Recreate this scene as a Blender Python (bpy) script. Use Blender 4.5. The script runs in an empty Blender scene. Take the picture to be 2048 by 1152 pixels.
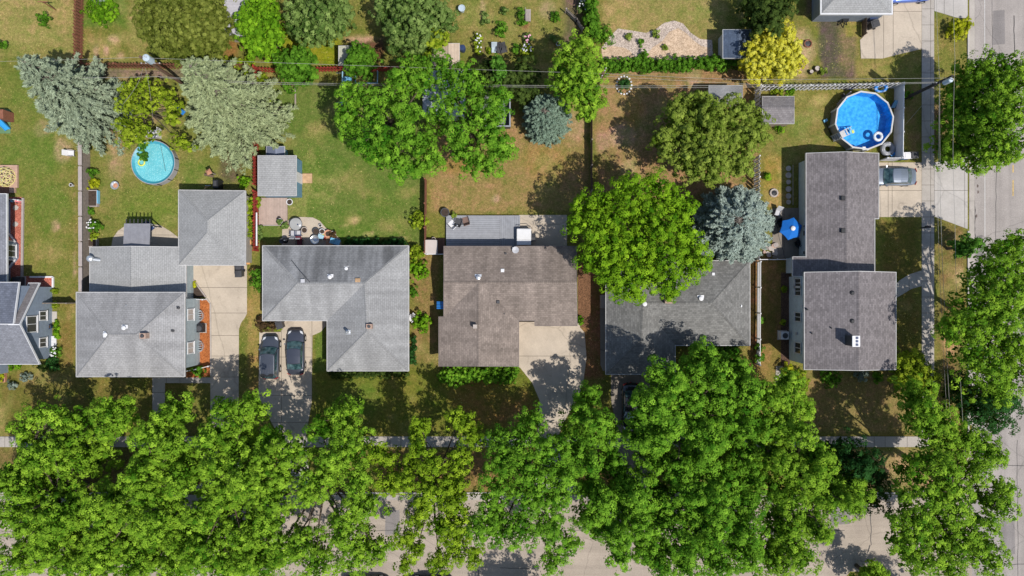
SUN_E, SKY_S, EXPO = 4.6, 0.13, 0.06
import bpy, math, random
import numpy as np
from mathutils import Vector, Matrix
random.seed(7)
RNG = np.random.default_rng(11)
SC = bpy.context.scene
COL = SC.collection
HC, PXM = 70.0, 20.0          # flight height of the camera, plan pixels per metre on the ground


def P(px, py, z=0.0):
    """plan position (photo pixel) of a point that stands z metres above the ground"""
    k = (HC - z) / HC / PXM
    return ((px - 1024.0) * k, (576.0 - py) * k, z)


def PR(r, z=0.0):
    return r / PXM * (HC - z) / HC


def lin(c):
    c = c / 255.0
    return c / 12.92 if c <= 0.04045 else ((c + 0.055) / 1.055) ** 2.4


def alb(r, g, b, k=0.8):
    """albedo that reads as this 8-bit colour in full sun"""
    return (lin(r) * k, lin(g) * k, lin(b) * k, 1.0)


# ---------------------------------------------------------------- tagging
def tag(o, label=None, cat=None, group=None, kind=None):
    if label: o['label'] = label
    if cat: o['category'] = cat
    if group: o['group'] = group
    if kind: o['kind'] = kind
    return o


def thing(name, label, cat, loc=(0, 0, 0), group=None):
    o = bpy.data.objects.new(name, None)
    o.empty_display_size = 0.3
    COL.objects.link(o)
    o.location = loc
    return tag(o, label, cat, group)


def origin(o):
    v = Vector((0, 0, 0))
    while o is not None:
        v += o.location
        o = o.parent
    return v


def copy_thing(src, loc, rz=None, label=None):
    def rec(o, parent):
        c = o.copy(); COL.objects.link(c); c.parent = parent
        for ch in [x for x in list(o.children)]:
            rec(ch, c)
        return c
    r = rec(src, None)
    r.location = loc
    if rz is not None: r.rotation_euler.z = rz
    if label: r['label'] = label
    return r


# ---------------------------------------------------------------- mesh builder
class MB:
    def __init__(s): s.v, s.f, s.uv = [], [], {}

    def face(s, pts, uv=None):
        b = len(s.v); s.v += [tuple(p) for p in pts]
        s.f.append(tuple(range(b, b + len(pts))))
        if uv: s.uv[len(s.f) - 1] = uv
        return s

    def hexa(s, p):
        b = len(s.v); s.v += [tuple(q) for q in p]
        for q in ((3, 2, 1, 0), (4, 5, 6, 7), (0, 1, 5, 4), (1, 2, 6, 5), (2, 3, 7, 6), (3, 0, 4, 7)):
            s.f.append(tuple(b + i for i in q))
        return s

    def box(s, cx, cy, z0, sx, sy, h, rot=0.0, taper=1.0):
        c, n = math.cos(rot), math.sin(rot)
        def q(x, y, z): return (cx + x * c - y * n, cy + x * n + y * c, z)
        a, b = sx / 2, sy / 2
        return s.hexa([q(-a, -b, z0), q(a, -b, z0), q(a, b, z0), q(-a, b, z0)] +
                      [q(-a * taper, -b * taper, z0 + h), q(a * taper, -b * taper, z0 + h), q(a * taper, b * taper, z0 + h), q(-a * taper, b * taper, z0 + h)])

    def prism(s, pts, z0, z1):
        n = len(pts); b = len(s.v)
        a = sum(pts[i][0] * pts[(i + 1) % n][1] - pts[(i + 1) % n][0] * pts[i][1] for i in range(n))
        if a < 0: pts = pts[::-1]
        s.v += [(p[0], p[1], z0) for p in pts] + [(p[0], p[1], z1) for p in pts]
        s.f.append(tuple(b + i for i in range(n))[::-1]); s.f.append(tuple(b + n + i for i in range(n)))
        for i in range(n):
            j = (i + 1) % n
            s.f.append((b + i, b + j, b + n + j, b + n + i))
        return s

    def bar(s, p, q, w, h=None):
        """rectangular bar between two points"""
        h = h or w
        p, q = Vector(p), Vector(q); d = (q - p).normalized()
        u = d.cross(Vector((0, 0, 1)))
        if u.length < 1e-4: u = Vector((1, 0, 0))
        u.normalize(); n = u.cross(d)
        u *= w / 2; n *= h / 2
        return s.hexa([p - u - n, p + u - n, q + u - n, q - u - n, p - u + n, p + u + n, q + u + n, q - u + n])

    def tube(s, pts, r, n=6, cap=True):
        pts = [Vector(p) for p in pts]; m = len(pts)
        rs = r if isinstance(r, (list, tuple)) else [r] * m
        b = len(s.v)
        for i, p in enumerate(pts):
            d = (pts[min(i + 1, m - 1)] - pts[max(i - 1, 0)]).normalized()
            u = d.cross(Vector((0, 0, 1)))
            if u.length < 1e-3: u = Vector((1, 0, 0))
            u.normalize(); w = d.cross(u)
            for k in range(n):
                a = 2 * math.pi * k / n
                s.v.append(tuple(p + (u * math.cos(a) + w * math.sin(a)) * rs[i]))
        for i in range(m - 1):
            for k in range(n):
                k2 = (k + 1) % n
                s.f.append((b + i * n + k, b + i * n + k2, b + (i + 1) * n + k2, b + (i + 1) * n + k))
        if cap:
            s.f.append(tuple(b + k for k in range(n))[::-1]); s.f.append(tuple(b + (m - 1) * n + k for k in range(n)))
        return s

    def lathe(s, cx, cy, prof, n=20):
        b = len(s.v); m = len(prof)
        for r, z in prof:
            for k in range(n):
                a = 2 * math.pi * k / n
                s.v.append((cx + r * math.cos(a), cy + r * math.sin(a), z))
        for i in range(m - 1):
            for k in range(n):
                k2 = (k + 1) % n
                s.f.append((b + i * n + k, b + i * n + k2, b + (i + 1) * n + k2, b + (i + 1) * n + k))
        s.f.append(tuple(b + k for k in range(n))[::-1]); s.f.append(tuple(b + (m - 1) * n + k for k in range(n)))
        return s

    def torus(s, cx, cy, cz, R, r, n=24, m=8, sc=(1, 1), rot=0):
        b = len(s.v)
        for i in range(n):
            a = 2 * math.pi * i / n
            for j in range(m):
                t = 2 * math.pi * j / m
                x, y = (R + r * math.cos(t)) * math.cos(a) * sc[0], (R + r * math.cos(t)) * math.sin(a) * sc[1]
                s.v.append((cx + x * math.cos(rot) - y * math.sin(rot), cy + x * math.sin(rot) + y * math.cos(rot), cz + r * math.sin(t)))
        for i in range(n):
            for j in range(m):
                i2, j2 = (i + 1) % n, (j + 1) % m
                s.f.append((b + i * m + j, b + i2 * m + j, b + i2 * m + j2, b + i * m + j2))
        return s

    def build(s, name, mat, parent=None, smooth=False, bevel=0.0, subsurf=0):
        me = bpy.data.meshes.new(name)
        o = bpy.data.objects.new(name, me)
        COL.objects.link(o)
        off = Vector((0, 0, 0))
        if parent is not None:
            o.parent = parent; off = origin(parent)
        me.from_pydata([(x - off.x, y - off.y, z - off.z) for x, y, z in s.v], [], s.f)
        if s.uv:
            l = me.uv_layers.new(name='UVMap')
            for fi, uv in s.uv.items():
                for li, c in zip(me.polygons[fi].loop_indices, uv): l.data[li].uv = c
        me.materials.append(mat)
        if smooth: me.polygons.foreach_set('use_smooth', [True] * len(me.polygons))
        if bevel:
            m = o.modifiers.new('soft_edges', 'BEVEL'); m.width = bevel; m.segments = 2; m.limit_method = 'ANGLE'
        if subsurf:
            m = o.modifiers.new('smooth', 'SUBSURF'); m.levels = m.render_levels = subsurf
        me.update()
        return o


def offset_poly(poly, d):
    """move every edge of a counter-clockwise polygon inwards by d"""
    n = len(poly)
    a = sum(poly[i][0] * poly[(i + 1) % n][1] - poly[(i + 1) % n][0] * poly[i][1] for i in range(n))
    if a < 0: poly = poly[::-1]
    out = []
    for i in range(n):
        p0, p1, p2 = Vector(poly[i - 1][:2]), Vector(poly[i][:2]), Vector(poly[(i + 1) % n][:2])
        d1, d2 = (p1 - p0).normalized(), (p2 - p1).normalized()
        n1, n2 = Vector((-d1.y, d1.x)), Vector((-d2.y, d2.x))
        k = 1 + n1.dot(n2)
        m = (n1 + n2) / (k if k > 0.05 else 0.05)
        out.append(tuple(p1 + m * d))
    return out


def clip_half(poly, axis, lim, keep_less):
    out = []
    n = len(poly)
    def ins(p): return p[axis] <= lim if keep_less else p[axis] >= lim
    for i in range(n):
        a, b = poly[i], poly[(i + 1) % n]
        if ins(a): out.append(a)
        if ins(a) != ins(b):
            t = (lim - a[axis]) / (b[axis] - a[axis])
            out.append((a[0] + (b[0] - a[0]) * t, a[1] + (b[1] - a[1]) * t))
    return out


# ---------------------------------------------------------------- materials
class NT:
    def __init__(s, name):
        s.m = bpy.data.materials.new(name); s.m.use_nodes = True
        s.t = s.m.node_tree; s.n = s.t.nodes; s.bsdf = s.n['Principled BSDF']
        s.out = s.n['Material Output']

    def new(s, kind, **kw):
        n = s.n.new(kind)
        for k, v in kw.items():
            if k.startswith('i_'):
                key = k[2:].replace('_', ' ')
                n.inputs[key].default_value = v
            else: setattr(n, k, v)
        return n

    def link(s, a, b): s.t.links.new(a, b)

    def pos(s, scale=(1, 1, 1)):
        g = s.new('ShaderNodeNewGeometry')
        mp = s.new('ShaderNodeMapping'); mp.inputs['Scale'].default_value = scale
        s.link(g.outputs['Position'], mp.inputs['Vector'])
        return mp.outputs['Vector']

    def noise(s, vec, scale, detail=3.0, rough=0.55, dist=0.0):
        n = s.new('ShaderNodeTexNoise'); n.inputs['Scale'].default_value = scale
        n.inputs['Detail'].default_value = detail; n.inputs['Roughness'].default_value = rough
        n.inputs['Distortion'].default_value = dist
        s.link(vec, n.inputs['Vector'])
        return n.outputs['Fac']

    def ramp(s, fac, stops):
        r = s.new('ShaderNodeValToRGB'); e = r.color_ramp.elements
        while len(e) < len(stops): e.new(0.5)
        for el, (p, c) in zip(e, stops):
            el.position = p; el.color = c if len(c) == 4 else (*c, 1)
        s.link(fac, r.inputs['Fac'])
        return r.outputs['Color']

    def mix(s, a, b, fac, mode='MIX'):
        m = s.new('ShaderNodeMix', data_type='RGBA', blend_type=mode)
        for sock, v in ((m.inputs[6], a), (m.inputs[7], b)):
            if isinstance(v, tuple): sock.default_value = v if len(v) == 4 else (*v, 1)
            else: s.link(v, sock)
        if isinstance(fac, (int, float)): m.inputs[0].default_value = fac
        else: s.link(fac, m.inputs[0])
        return m.outputs[2]

    def bump(s, h, strength=0.3, dist=0.05):
        b = s.new('ShaderNodeBump'); b.inputs['Strength'].default_value = strength; b.inputs['Distance'].default_value = dist
        s.link(h, b.inputs['Height']); s.link(b.outputs['Normal'], s.bsdf.inputs['Normal'])

    def done(s, col=None, rough=0.7, spec=0.3, metal=0.0):
        if col is not None:
            if isinstance(col, tuple): s.bsdf.inputs['Base Color'].default_value = col if len(col) == 4 else (*col, 1)
            else: s.link(col, s.bsdf.inputs['Base Color'])
        s.bsdf.inputs['Roughness'].default_value = rough
        s.bsdf.inputs['Specular IOR Level'].default_value = spec
        s.bsdf.inputs['Metallic'].default_value = metal
        return s.m


def g3(v): return (v, v, v, 1)


_M = {}
def simple(name, col, rough=0.7, var=0.18, scale=1.5, metal=0.0, spec=0.3, bump=0.0, coat=0.0):
    if name in _M: return _M[name]
    t = NT(name)
    v = t.pos()
    f = t.noise(v, scale, 5.0, 0.6)
    f2 = t.noise(v, scale * 9, 2.0)
    c = t.mix(tuple(x * (1 - var) for x in col[:3]), tuple(min(1, x * (1 + var)) for x in col[:3]), t.ramp(f, [(0.3, g3(0)), (0.7, g3(1))]))
    c = t.mix(c, t.ramp(f2, [(0.3, g3(1 - var * 0.6)), (0.7, g3(1))]), 1.0, 'MULTIPLY')
    if bump: t.bump(f2, bump, 0.03)
    _M[name] = t.done(c, rough, spec, metal)
    if coat: t.bsdf.inputs['Coat Weight'].default_value = coat; t.bsdf.inputs['Coat Roughness'].default_value = 0.05
    return _M[name]


def shingles(name, col, streak=0.25, light=0.12, tab=0.32):
    t = NT(name)
    uv = t.new('ShaderNodeUVMap').outputs['UV']
    br = t.new('ShaderNodeTexBrick')
    br.inputs['Scale'].default_value = 1.0
    br.inputs['Brick Width'].default_value = tab; br.inputs['Row Height'].default_value = 0.19
    br.inputs['Mortar Size'].default_value = 0.012; br.inputs['Mortar Smooth'].default_value = 0.3
    br.offset = 0.5
    k = light
    br.inputs['Color1'].default_value = tuple(x * (1 - k) for x in col[:3]) + (1,)
    br.inputs['Color2'].default_value = tuple(x * (1 + k) for x in col[:3]) + (1,)
    br.inputs['Mortar'].default_value = tuple(x * 0.62 for x in col[:3]) + (1,)
    t.link(uv, br.inputs['Vector'])
    c = br.outputs['Color']
    # granule speckle, patches left by weather, wash streaks that run down the slope
    pv = t.pos()
    c = t.mix(c, t.ramp(t.noise(pv, 6.0, 4.0, 0.7), [(0.25, g3(0.78)), (0.75, g3(1.15))]), 1.0, 'MULTIPLY')
    c = t.mix(c, t.ramp(t.noise(pv, 0.35, 4.0, 0.6), [(0.3, g3(1 - streak * 0.7)), (0.7, g3(1 + streak * 0.35))]), 1.0, 'MULTIPLY')
    mp = t.new('ShaderNodeMapping'); mp.inputs['Scale'].default_value = (0.9, 0.08, 1)
    t.link(uv, mp.inputs['Vector'])
    c = t.mix(c, t.ramp(t.noise(mp.outputs['Vector'], 1.0, 3.0, 0.55), [(0.35, g3(1 - streak)), (0.68, g3(1 + streak * 0.5))]), 1.0, 'MULTIPLY')
    t.bump(br.outputs['Fac'], -0.35, 0.02)
    return t.done(c, 0.9, 0.15)


def boards(name, col, width=0.14, axis=2, var=0.25, gap=0.1, rough=0.8):
    """boards or lap siding: thin dark lines every WIDTH metres along an axis, each board its own tone"""
    t = NT(name)
    g = t.new('ShaderNodeNewGeometry')
    sp = t.new('ShaderNodeSeparateXYZ'); t.link(g.outputs['Position'], sp.inputs[0])
    d = t.new('ShaderNodeMath', operation='DIVIDE'); t.link(sp.outputs[axis], d.inputs[0]); d.inputs[1].default_value = width
    fr = t.new('ShaderNodeMath', operation='FRACT'); t.link(d.outputs[0], fr.inputs[0])
    fl = t.new('ShaderNodeMath', operation='FLOOR'); t.link(d.outputs[0], fl.inputs[0])
    wn = t.new('ShaderNodeTexWhiteNoise', noise_dimensions='1D'); t.link(fl.outputs[0], wn.inputs['W'])
    c = t.mix(tuple(x * (1 - var) for x in col[:3]), tuple(x * (1 + var) for x in col[:3]), wn.outputs['Value'])
    c = t.mix(c, t.ramp(t.noise(t.pos(), 2.5, 5.0, 0.65), [(0.3, g3(0.85)), (0.7, g3(1.08))]), 1.0, 'MULTIPLY')
    c = t.mix(c, t.ramp(fr.outputs[0], [(0.0, g3(0.45)), (gap, g3(1.0)), (1.0, g3(1.0))]), 1.0, 'MULTIPLY')
    t.bump(fr.outputs[0], 0.3, 0.03)
    return t.done(c, rough, 0.2)


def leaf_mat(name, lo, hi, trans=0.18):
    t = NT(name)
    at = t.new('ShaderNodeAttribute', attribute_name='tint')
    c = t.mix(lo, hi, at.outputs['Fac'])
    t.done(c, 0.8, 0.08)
    tr = t.new('ShaderNodeBsdfTranslucent')
    t.link(t.mix(c, (0.58, 0.7, 0.04), 0.3), tr.inputs['Color'])
    mx = t.new('ShaderNodeMixShader'); mx.inputs[0].default_value = trans
    t.link(t.bsdf.outputs[0], mx.inputs[1]); t.link(tr.outputs[0], mx.inputs[2]); t.link(mx.outputs[0], t.out.inputs['Surface'])
    return t.m


def concrete(name, col, crack=0.5, stain=0.18):
    t = NT(name)
    v = t.pos()
    c = t.mix(tuple(x * (1 - stain) for x in col[:3]), tuple(x * (1 + stain * 0.5) for x in col[:3]), t.ramp(t.noise(v, 0.45, 6.0, 0.65), [(0.3, g3(0)), (0.7, g3(1))]))
    c = t.mix(c, t.ramp(t.noise(v, 7.0, 4.0, 0.7), [(0.25, g3(0.86)), (0.75, g3(1.06))]), 1.0, 'MULTIPLY')
    c = t.mix(c, t.ramp(t.noise(v, 0.9, 2.0, 0.5, 1.0), [(0.22, g3(0.74)), (0.36, g3(1))]), 1.0, 'MULTIPLY')
    if crack:
        vo = t.new('ShaderNodeTexVoronoi', feature='DISTANCE_TO_EDGE'); vo.inputs['Scale'].default_value = 0.1
        n = t.new('ShaderNodeTexNoise'); n.inputs['Scale'].default_value = 0.6; n.inputs['Detail'].default_value = 5
        t.link(v, n.inputs['Vector'])
        t.link(t.mix(v, n.outputs['Color'], 0.75, 'ADD'), vo.inputs['Vector'])
        c = t.mix(c, t.ramp(vo.outputs['Distance'], [(0.0, g3(1 - crack)), (0.007, g3(1.0))]), 1.0, 'MULTIPLY')
    t.bump(t.noise(v, 25.0, 3.0), 0.1, 0.01)
    return t.done(c, 0.85, 0.2)


def glass_dark(name, col, rough=0.06):
    t = NT(name)
    v = t.pos()
    c = t.mix(tuple(x * 0.6 for x in col), tuple(x * 1.4 for x in col), t.noise(v, 1.2, 2.0))
    return t.done(c, rough, 0.6)


M = {}
M['white'] = simple('white_paint', (0.62, 0.62, 0.63), 0.5, 0.06)
M['trim'] = simple('gutter_white', (0.50, 0.49, 0.48), 0.5, 0.15)
M['trim_dark'] = simple('gutter_dark', (0.16, 0.13, 0.12), 0.5, 0.1)
M['metal'] = simple('galvanised_metal', (0.62, 0.64, 0.66), 0.35, 0.15, metal=0.7)
M['black'] = simple('black_plastic', (0.018, 0.019, 0.022), 0.45, 0.2)
M['dark'] = simple('dark_grey', (0.06, 0.06, 0.065), 0.5, 0.2)
M['rubber'] = simple('tyre_rubber', (0.02, 0.02, 0.02), 0.8, 0.2)
M['blue'] = simple('blue_plastic', (0.03, 0.20, 0.55), 0.4, 0.15)
M['skyblue'] = simple('pale_blue_plastic', (0.18, 0.45, 0.65), 0.4, 0.15)
M['navy'] = simple('navy_plastic', (0.03, 0.05, 0.12), 0.4, 0.15)
M['bark'] = simple('bark', (0.11, 0.085, 0.06), 0.95, 0.4, 4.0, bump=0.5)
M['bark_grey'] = simple('grey_bark', (0.20, 0.17, 0.14), 0.95, 0.35, 4.0, bump=0.5)
M['pole'] = simple('creosoted_pole', (0.14, 0.085, 0.055), 0.9, 0.3, 4.0)
M['pole_dark'] = simple('dark_pole', (0.05, 0.042, 0.038), 0.9, 0.3, 4.0)
M['wood'] = simple('weathered_wood', (0.30, 0.25, 0.21), 0.85, 0.25, 3.0)
M['wood_tan'] = simple('tan_wood', (0.46, 0.30, 0.17), 0.8, 0.25, 3.0)
M['wood_orange'] = simple('orange_wood', (0.55, 0.29, 0.10), 0.8, 0.2, 3.0)
M['terracotta'] = simple('terracotta', (0.45, 0.22, 0.13), 0.8, 0.15)
M['soil'] = simple('potting_soil', (0.06, 0.042, 0.032), 0.95, 0.35, 5.0, bump=0.5)
M['stone'] = simple('pale_stone', (0.42, 0.37, 0.33), 0.9, 0.2, 4.0, bump=0.3)
M['brick'] = simple('chimney_brick', (0.40, 0.28, 0.22), 0.9, 0.25, 8.0)
M['red'] = simple('red_paint', (0.42, 0.03, 0.03), 0.5, 0.15)
M['pink'] = simple('pink_plastic', (0.65, 0.22, 0.24), 0.5, 0.1)
M['yellow'] = simple('yellow_vinyl', (0.60, 0.62, 0.12), 0.4, 0.1)
M['grey_vinyl'] = simple('grey_vinyl', (0.45, 0.45, 0.47), 0.5, 0.1)
M['wire'] = simple('power_cable', (0.30, 0.29, 0.26), 0.6, 0.1)
M['window_glass'] = glass_dark('window_glass', (0.05, 0.055, 0.06))
M['blind'] = simple('window_blind', (0.42, 0.38, 0.34), 0.3, 0.12, 3.0)
# ================================================================ GROUND
def value_noise(X, Y, cell, seed):
    r = np.random.default_rng(seed); g = r.random((256, 256))
    x, y = X / cell + 1000.0, Y / cell + 1000.0
    xi, yi = np.floor(x).astype(int), np.floor(y).astype(int)
    fx, fy = x - xi, y - yi
    fx, fy = fx * fx * (3 - 2 * fx), fy * fy * (3 - 2 * fy)
    a, b = g[yi % 256, xi % 256], g[yi % 256, (xi + 1) % 256]
    c, d = g[(yi + 1) % 256, xi % 256], g[(yi + 1) % 256, (xi + 1) % 256]
    return (a * (1 - fx) + b * fx) * (1 - fy) + (c * (1 - fx) + d * fx) * fy


def build_ground():
    st = 0.25
    xs = np.concatenate([[-900.0, -120.0], np.arange(-60, 60.01, st), [120.0, 900.0]])
    ys = np.concatenate([[-900.0, -90.0], np.arange(-36, 36.01, st), [90.0, 900.0]])
    X, Y = np.meshgrid(xs, ys)
    px, py = X * PXM + 1024, 576 - Y * PXM
    nz = value_noise(X, Y, 2.2, 1) * 0.55 + value_noise(X, Y, 0.8, 2) * 0.3 + value_noise(X, Y, 0.35, 3) * 0.15
    nz2 = value_noise(X, Y, 3.0, 5) * 0.6 + value_noise(X, Y, 1.0, 6) * 0.4
    L = lambda r, g, b: np.array(alb(r, g, b)[:3])
    lawn, lush, dry, tan, dirt = L(128, 122, 60), L(102, 124, 50), L(162, 146, 88), L(192, 156, 124), L(104, 86, 72)
    brown, mulch, olive, lime, rust = L(136, 112, 62), L(120, 82, 60), L(132, 124, 66), L(142, 142, 34), L(176, 92, 56)
    C = np.tile(lawn, X.shape + (1,)).reshape(X.shape + (3,))

    def rect(x0, y0, x1, y1, col, s=1.0, soft=14, amp=16):
        nonlocal C
        d = np.minimum(np.minimum(px - x0, x1 - px), np.minimum(py - y0, y1 - py)) + (nz - 0.5) * amp * 2
        w = (np.clip(d / soft, 0, 1) * s)[..., None]
        C = C * (1 - w) + col * w

    def blob(x, y, rx, ry, col, s=1.0, soft=0.45, amp=0.7):
        nonlocal C
        d = 1.0 - np.sqrt(((px - x) / rx) ** 2 + ((py - y) / ry) ** 2) + (nz - 0.5) * amp
        w = (np.clip(d / soft, 0, 1) * s)[..., None]
        C = C * (1 - w) + col * w
    # yards
    rect(-200, -60, 155, 128, dry, 0.85); blob(60, 110, 90, 30, lawn, 0.5)
    rect(-200, 128, 152, 620, L(126, 126, 62), 0.75); blob(70, 300, 70, 60, lush, 0.6); blob(110, 420, 50, 60, lush, 0.5); blob(60, 200, 60, 40, lush, .4)
    blob(85, 258, 22, 18, tan, 0.35); blob(125, 300, 20, 30, tan, 0.7); blob(112, 452, 12, 16, tan, .6); blob(100, 500, 40, 30, dry, .5)
    rect(118, 600, 152, 740, brown, .8); rect(146, 380, 153, 560, tan, .6, 6, 6)
    rect(158, -20, 258, 64, lush, 0.9); rect(160, 62, 250, 128, dry, 0.8); rect(252, -20, 300, 125, dry, .6)
    for x, y, rx, ry in ((192, 100, 7, 16), (212, 100, 6, 16), (226, 78, 16, 12), (240, 112, 8, 10)): blob(x, y, rx, ry, tan, .8)
    rect(440, 70, 480, 125, brown, 0.9, 8, 8); blob(462, 92, 22, 26, L(150, 108, 60), .8)
    rect(162, 135, 505, 160, L(136, 118, 100), 0.9, 4, 5)
    rect(160, 160, 508, 490, L(130, 128, 66), 0.8); blob(230, 300, 24, 80, tan, 0.45); blob(390, 350, 40, 60, lush, .55); blob(320, 420, 90, 50, L(120, 132, 56), .7)
    blob(460, 330, 40, 48, dirt, .95, .35, .9); blob(420, 360, 30, 22, dry, .6); blob(492, 300, 20, 30, tan, .5); blob(310, 212, 40, 40, tan, .45); blob(215, 245, 26, 30, dirt, .7)
    rect(536, 40, 692, 134, lime, .95); rect(545, 165, 592, 214, L(150, 152, 110), .8, 6, 6); rect(690, 72, 770, 130, dirt, .9); blob(720, 78, 40, 10, tan, .8)
    blob(745, 105, 30, 30, L(112, 70, 50), .8)
    rect(515, 165, 850, 488, L(106, 122, 56), .95); blob(620, 360, 34, 90, lush, .7); blob(700, 460, 80, 40, lush, .65); blob(790, 410, 60, 40, lush, .4)
    for x, y, rx, ry in ((640, 260, 30, 30), (700, 360, 60, 34), (780, 450, 40, 20), (705, 440, 22, 14), (760, 400, 30, 20), (810, 385, 34, 14), (560, 285, 30, 16), (740, 385, 34, 18)): blob(x, y, rx, ry, dry, .5, .6, 1.1)
    for x, y, rx, ry in ((708, 440, 16, 10), (738, 468, 14, 7), (690, 452, 8, 5), (800, 478, 20, 6)): blob(x, y, rx, ry, L(176, 160, 104), .7)
    rect(856, 230, 1182, 432, L(160, 132, 86), .9); blob(1000, 340, 60, 40, lawn, .35); blob(930, 330, 60, 22, L(160, 122, 66), .6); blob(1090, 330, 60, 50, L(154, 128, 66), .5); blob(992, 398, 10, 9, tan, .9); blob(1150, 250, 30, 40, tan, .5); blob(1050, 372, 60, 26, lawn, .3)
    rect(850, -20, 930, 130, olive, .6); rect(915, -20, 1160, 118, L(138, 130, 70), .8); blob(1000, 30, 60, 30, lawn, .5); blob(965, 20, 6, 24, tan, .8, .3, .3); blob(958, 100, 16, 40, L(132, 108, 84), .7); blob(1050, 50, 12, 12, L(150, 104, 76), .8); blob(1095, 20, 24, 26, L(170, 150, 110), .6); rect(1118, -20, 1172, 110, L(112, 92, 80), .85)
    rect(1198, -20, 1460, 85, L(152, 138, 82), .95); blob(1240, 30, 40, 40, L(170, 146, 92), .6); blob(1380, 40, 40, 30, lawn, .25)
    rect(1186, 118, 1520, 420, L(164, 130, 90), .9); blob(1245, 272, 34, 26, tan, 1.0); blob(1205, 285, 18, 26, L(172, 138, 108), .9); blob(1258, 335, 22, 22, tan, .8); blob(1388, 160, 16, 20, L(196, 160, 124), 1.0); blob(1280, 175, 30, 30, lawn, .3); blob(1270, 220, 22, 40, L(176, 140, 76), .7); rect(1240, 138, 1400, 150, tan, .6, 6, 8)
    rect(1525, 185, 1665, 310, olive, .8); blob(1600, 250, 30, 40, lush, .6); blob(1640, 200, 22, 14, L(176, 160, 96), .8); rect(1524, 310, 1572, 400, L(158, 132, 66), .8); blob(1550, 395, 26, 24, L(190, 150, 100), .9); rect(1668, 172, 1790, 306, lawn, .7)
    blob(1600, 110, 34, 60, L(190, 160, 122), .95); rect(1636, 30, 1716, 160, L(100, 86, 78), 1.0, 8, 12); blob(1700, 90, 26, 70, L(160, 136, 90), .5, .5, 1.2); rect(1690, 28, 1722, 75, L(150, 140, 66), .8, 6, 8)
    rect(1705, 112, 1843, 162, L(160, 142, 84), .8); blob(1800, 130, 40, 26, lawn, .8); rect(1606, -20, 1640, 32, L(120, 100, 76), .8)
    rect(1810, 160, 1843, 320, L(140, 118, 76), .8); rect(1868, 30, 1936, 322, L(128, 122, 60), .8); blob(1880, 70, 16, 30, lawn, .7); blob(1880, 240, 20, 60, L(122, 96, 70), .8); rect(1868, 440, 1934, 880, L(124, 104, 62), .85); blob(1920, 555, 12, 24, L(196, 160, 120), .9); blob(1900, 690, 22, 26, L(190, 150, 106), .9)
    rect(1757, 433, 1843, 880, L(116, 104, 50), .85); blob(1800, 490, 30, 40, L(128, 112, 54), .5); rect(1615, 740, 1843, 872, L(148, 126, 80), .9); rect(1640, 895, 1935, 985, L(170, 140, 100), .9)
    rect(1500, 505, 1580, 760, L(150, 118, 72), .85); rect(1520, 545, 1560, 740, L(120, 98, 58), .6); rect(1495, 510, 1520, 740, L(146, 100, 70), .8, 6, 6)
    rect(1480, 690, 1560, 780, L(150, 126, 70), .7)
    rect(1156, 500, 1212, 760, L(146, 102, 72), .95, 8, 8); rect(820, 495, 888, 770, L(142, 118, 72), .9); blob(850, 750, 26, 30, lawn, .6); blob(848, 640, 8, 40, lawn, .35)
    rect(626, 735, 1082, 880, L(118, 118, 46), .9); blob(720, 800, 60, 50, lush, .5); blob(960, 800, 60, 60, L(146, 114, 60), .8); blob(1040, 830, 60, 60, L(150, 112, 66), .8); rect(740, 893, 1300, 985, L(150, 112, 74), .8)
    rect(626, 640, 655, 745, lush, .8, 6, 6)
    rect(494, 530, 524, 860, L(168, 138, 82), .9, 6, 8); blob(505, 760, 16, 60, L(150, 124, 66), .5); rect(0, 740, 372, 880, L(118, 106, 52), .85); blob(260, 765, 60, 16, L(160, 140, 70), .4, .4, 1.4); rect(-100, 893, 520, 985, L(130, 106, 68), .8)
    rect(-400, 985, 2500, 1600, lawn, .6)
    # weeds and bare specks over every lawn
    sp = np.clip((nz2 - 0.66) * 6, 0, 1)[..., None] * 0.35
    C = C * (1 - sp) + L(176, 158, 100) * sp
    sp = np.clip((0.36 - nz2) * 6, 0, 1)[..., None] * 0.25
    C = C * (1 - sp) + L(92, 112, 40) * sp
    ny, nx = X.shape
    Z = (value_noise(X, Y, 1.3, 9) - 1.0) * 0.03
    Z[(np.abs(X) > 60.1) | (np.abs(Y) > 36.1)] = -0.03
    verts = np.stack([X, Y, Z], -1).reshape(-1, 3)
    i = np.arange(nx - 1)[None, :] + np.arange(ny - 1)[:, None] * nx
    quads = np.stack([i, i + 1, i + 1 + nx, i + nx], -1).reshape(-1, 4)
    me = bpy.data.meshes.new('ground')
    me.vertices.add(len(verts)); me.vertices.foreach_set('co', verts.ravel())
    me.loops.add(quads.size); me.loops.foreach_set('vertex_index', quads.ravel().astype(np.int32))
    me.polygons.add(len(quads)); me.polygons.foreach_set('loop_start', (np.arange(len(quads)) * 4).astype(np.int32))
    me.update(calc_edges=True)
    me.polygons.foreach_set('use_smooth', np.ones(len(quads), bool))
    a = me.attributes.new('turf', 'FLOAT_COLOR', 'POINT')
    a.data.foreach_set('color', np.concatenate([C.reshape(-1, 3), np.ones((len(verts), 1))], 1).ravel().astype(np.float32))
    o = bpy.data.objects.new('ground', me); COL.objects.link(o); tag(o, kind='structure')
    t = NT('turf_and_soil')
    at = t.new('ShaderNodeAttribute', attribute_name='turf')
    v = t.pos()
    n0, n1, n2, n3 = t.noise(v, 0.35, 5, 0.6, .6), t.noise(v, 1.1, 8, 0.72), t.noise(v, 4.0, 6, 0.75), t.noise(v, 14.0, 3, 0.75)
    ac = at.outputs['Color']
    c = t.mix(ac, t.mix(ac, (0.76, 0.96, 0.72, 1), 1.0, 'MULTIPLY'), t.ramp(n0, [(0.42, g3(0)), (0.60, g3(0.7))]))
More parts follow.
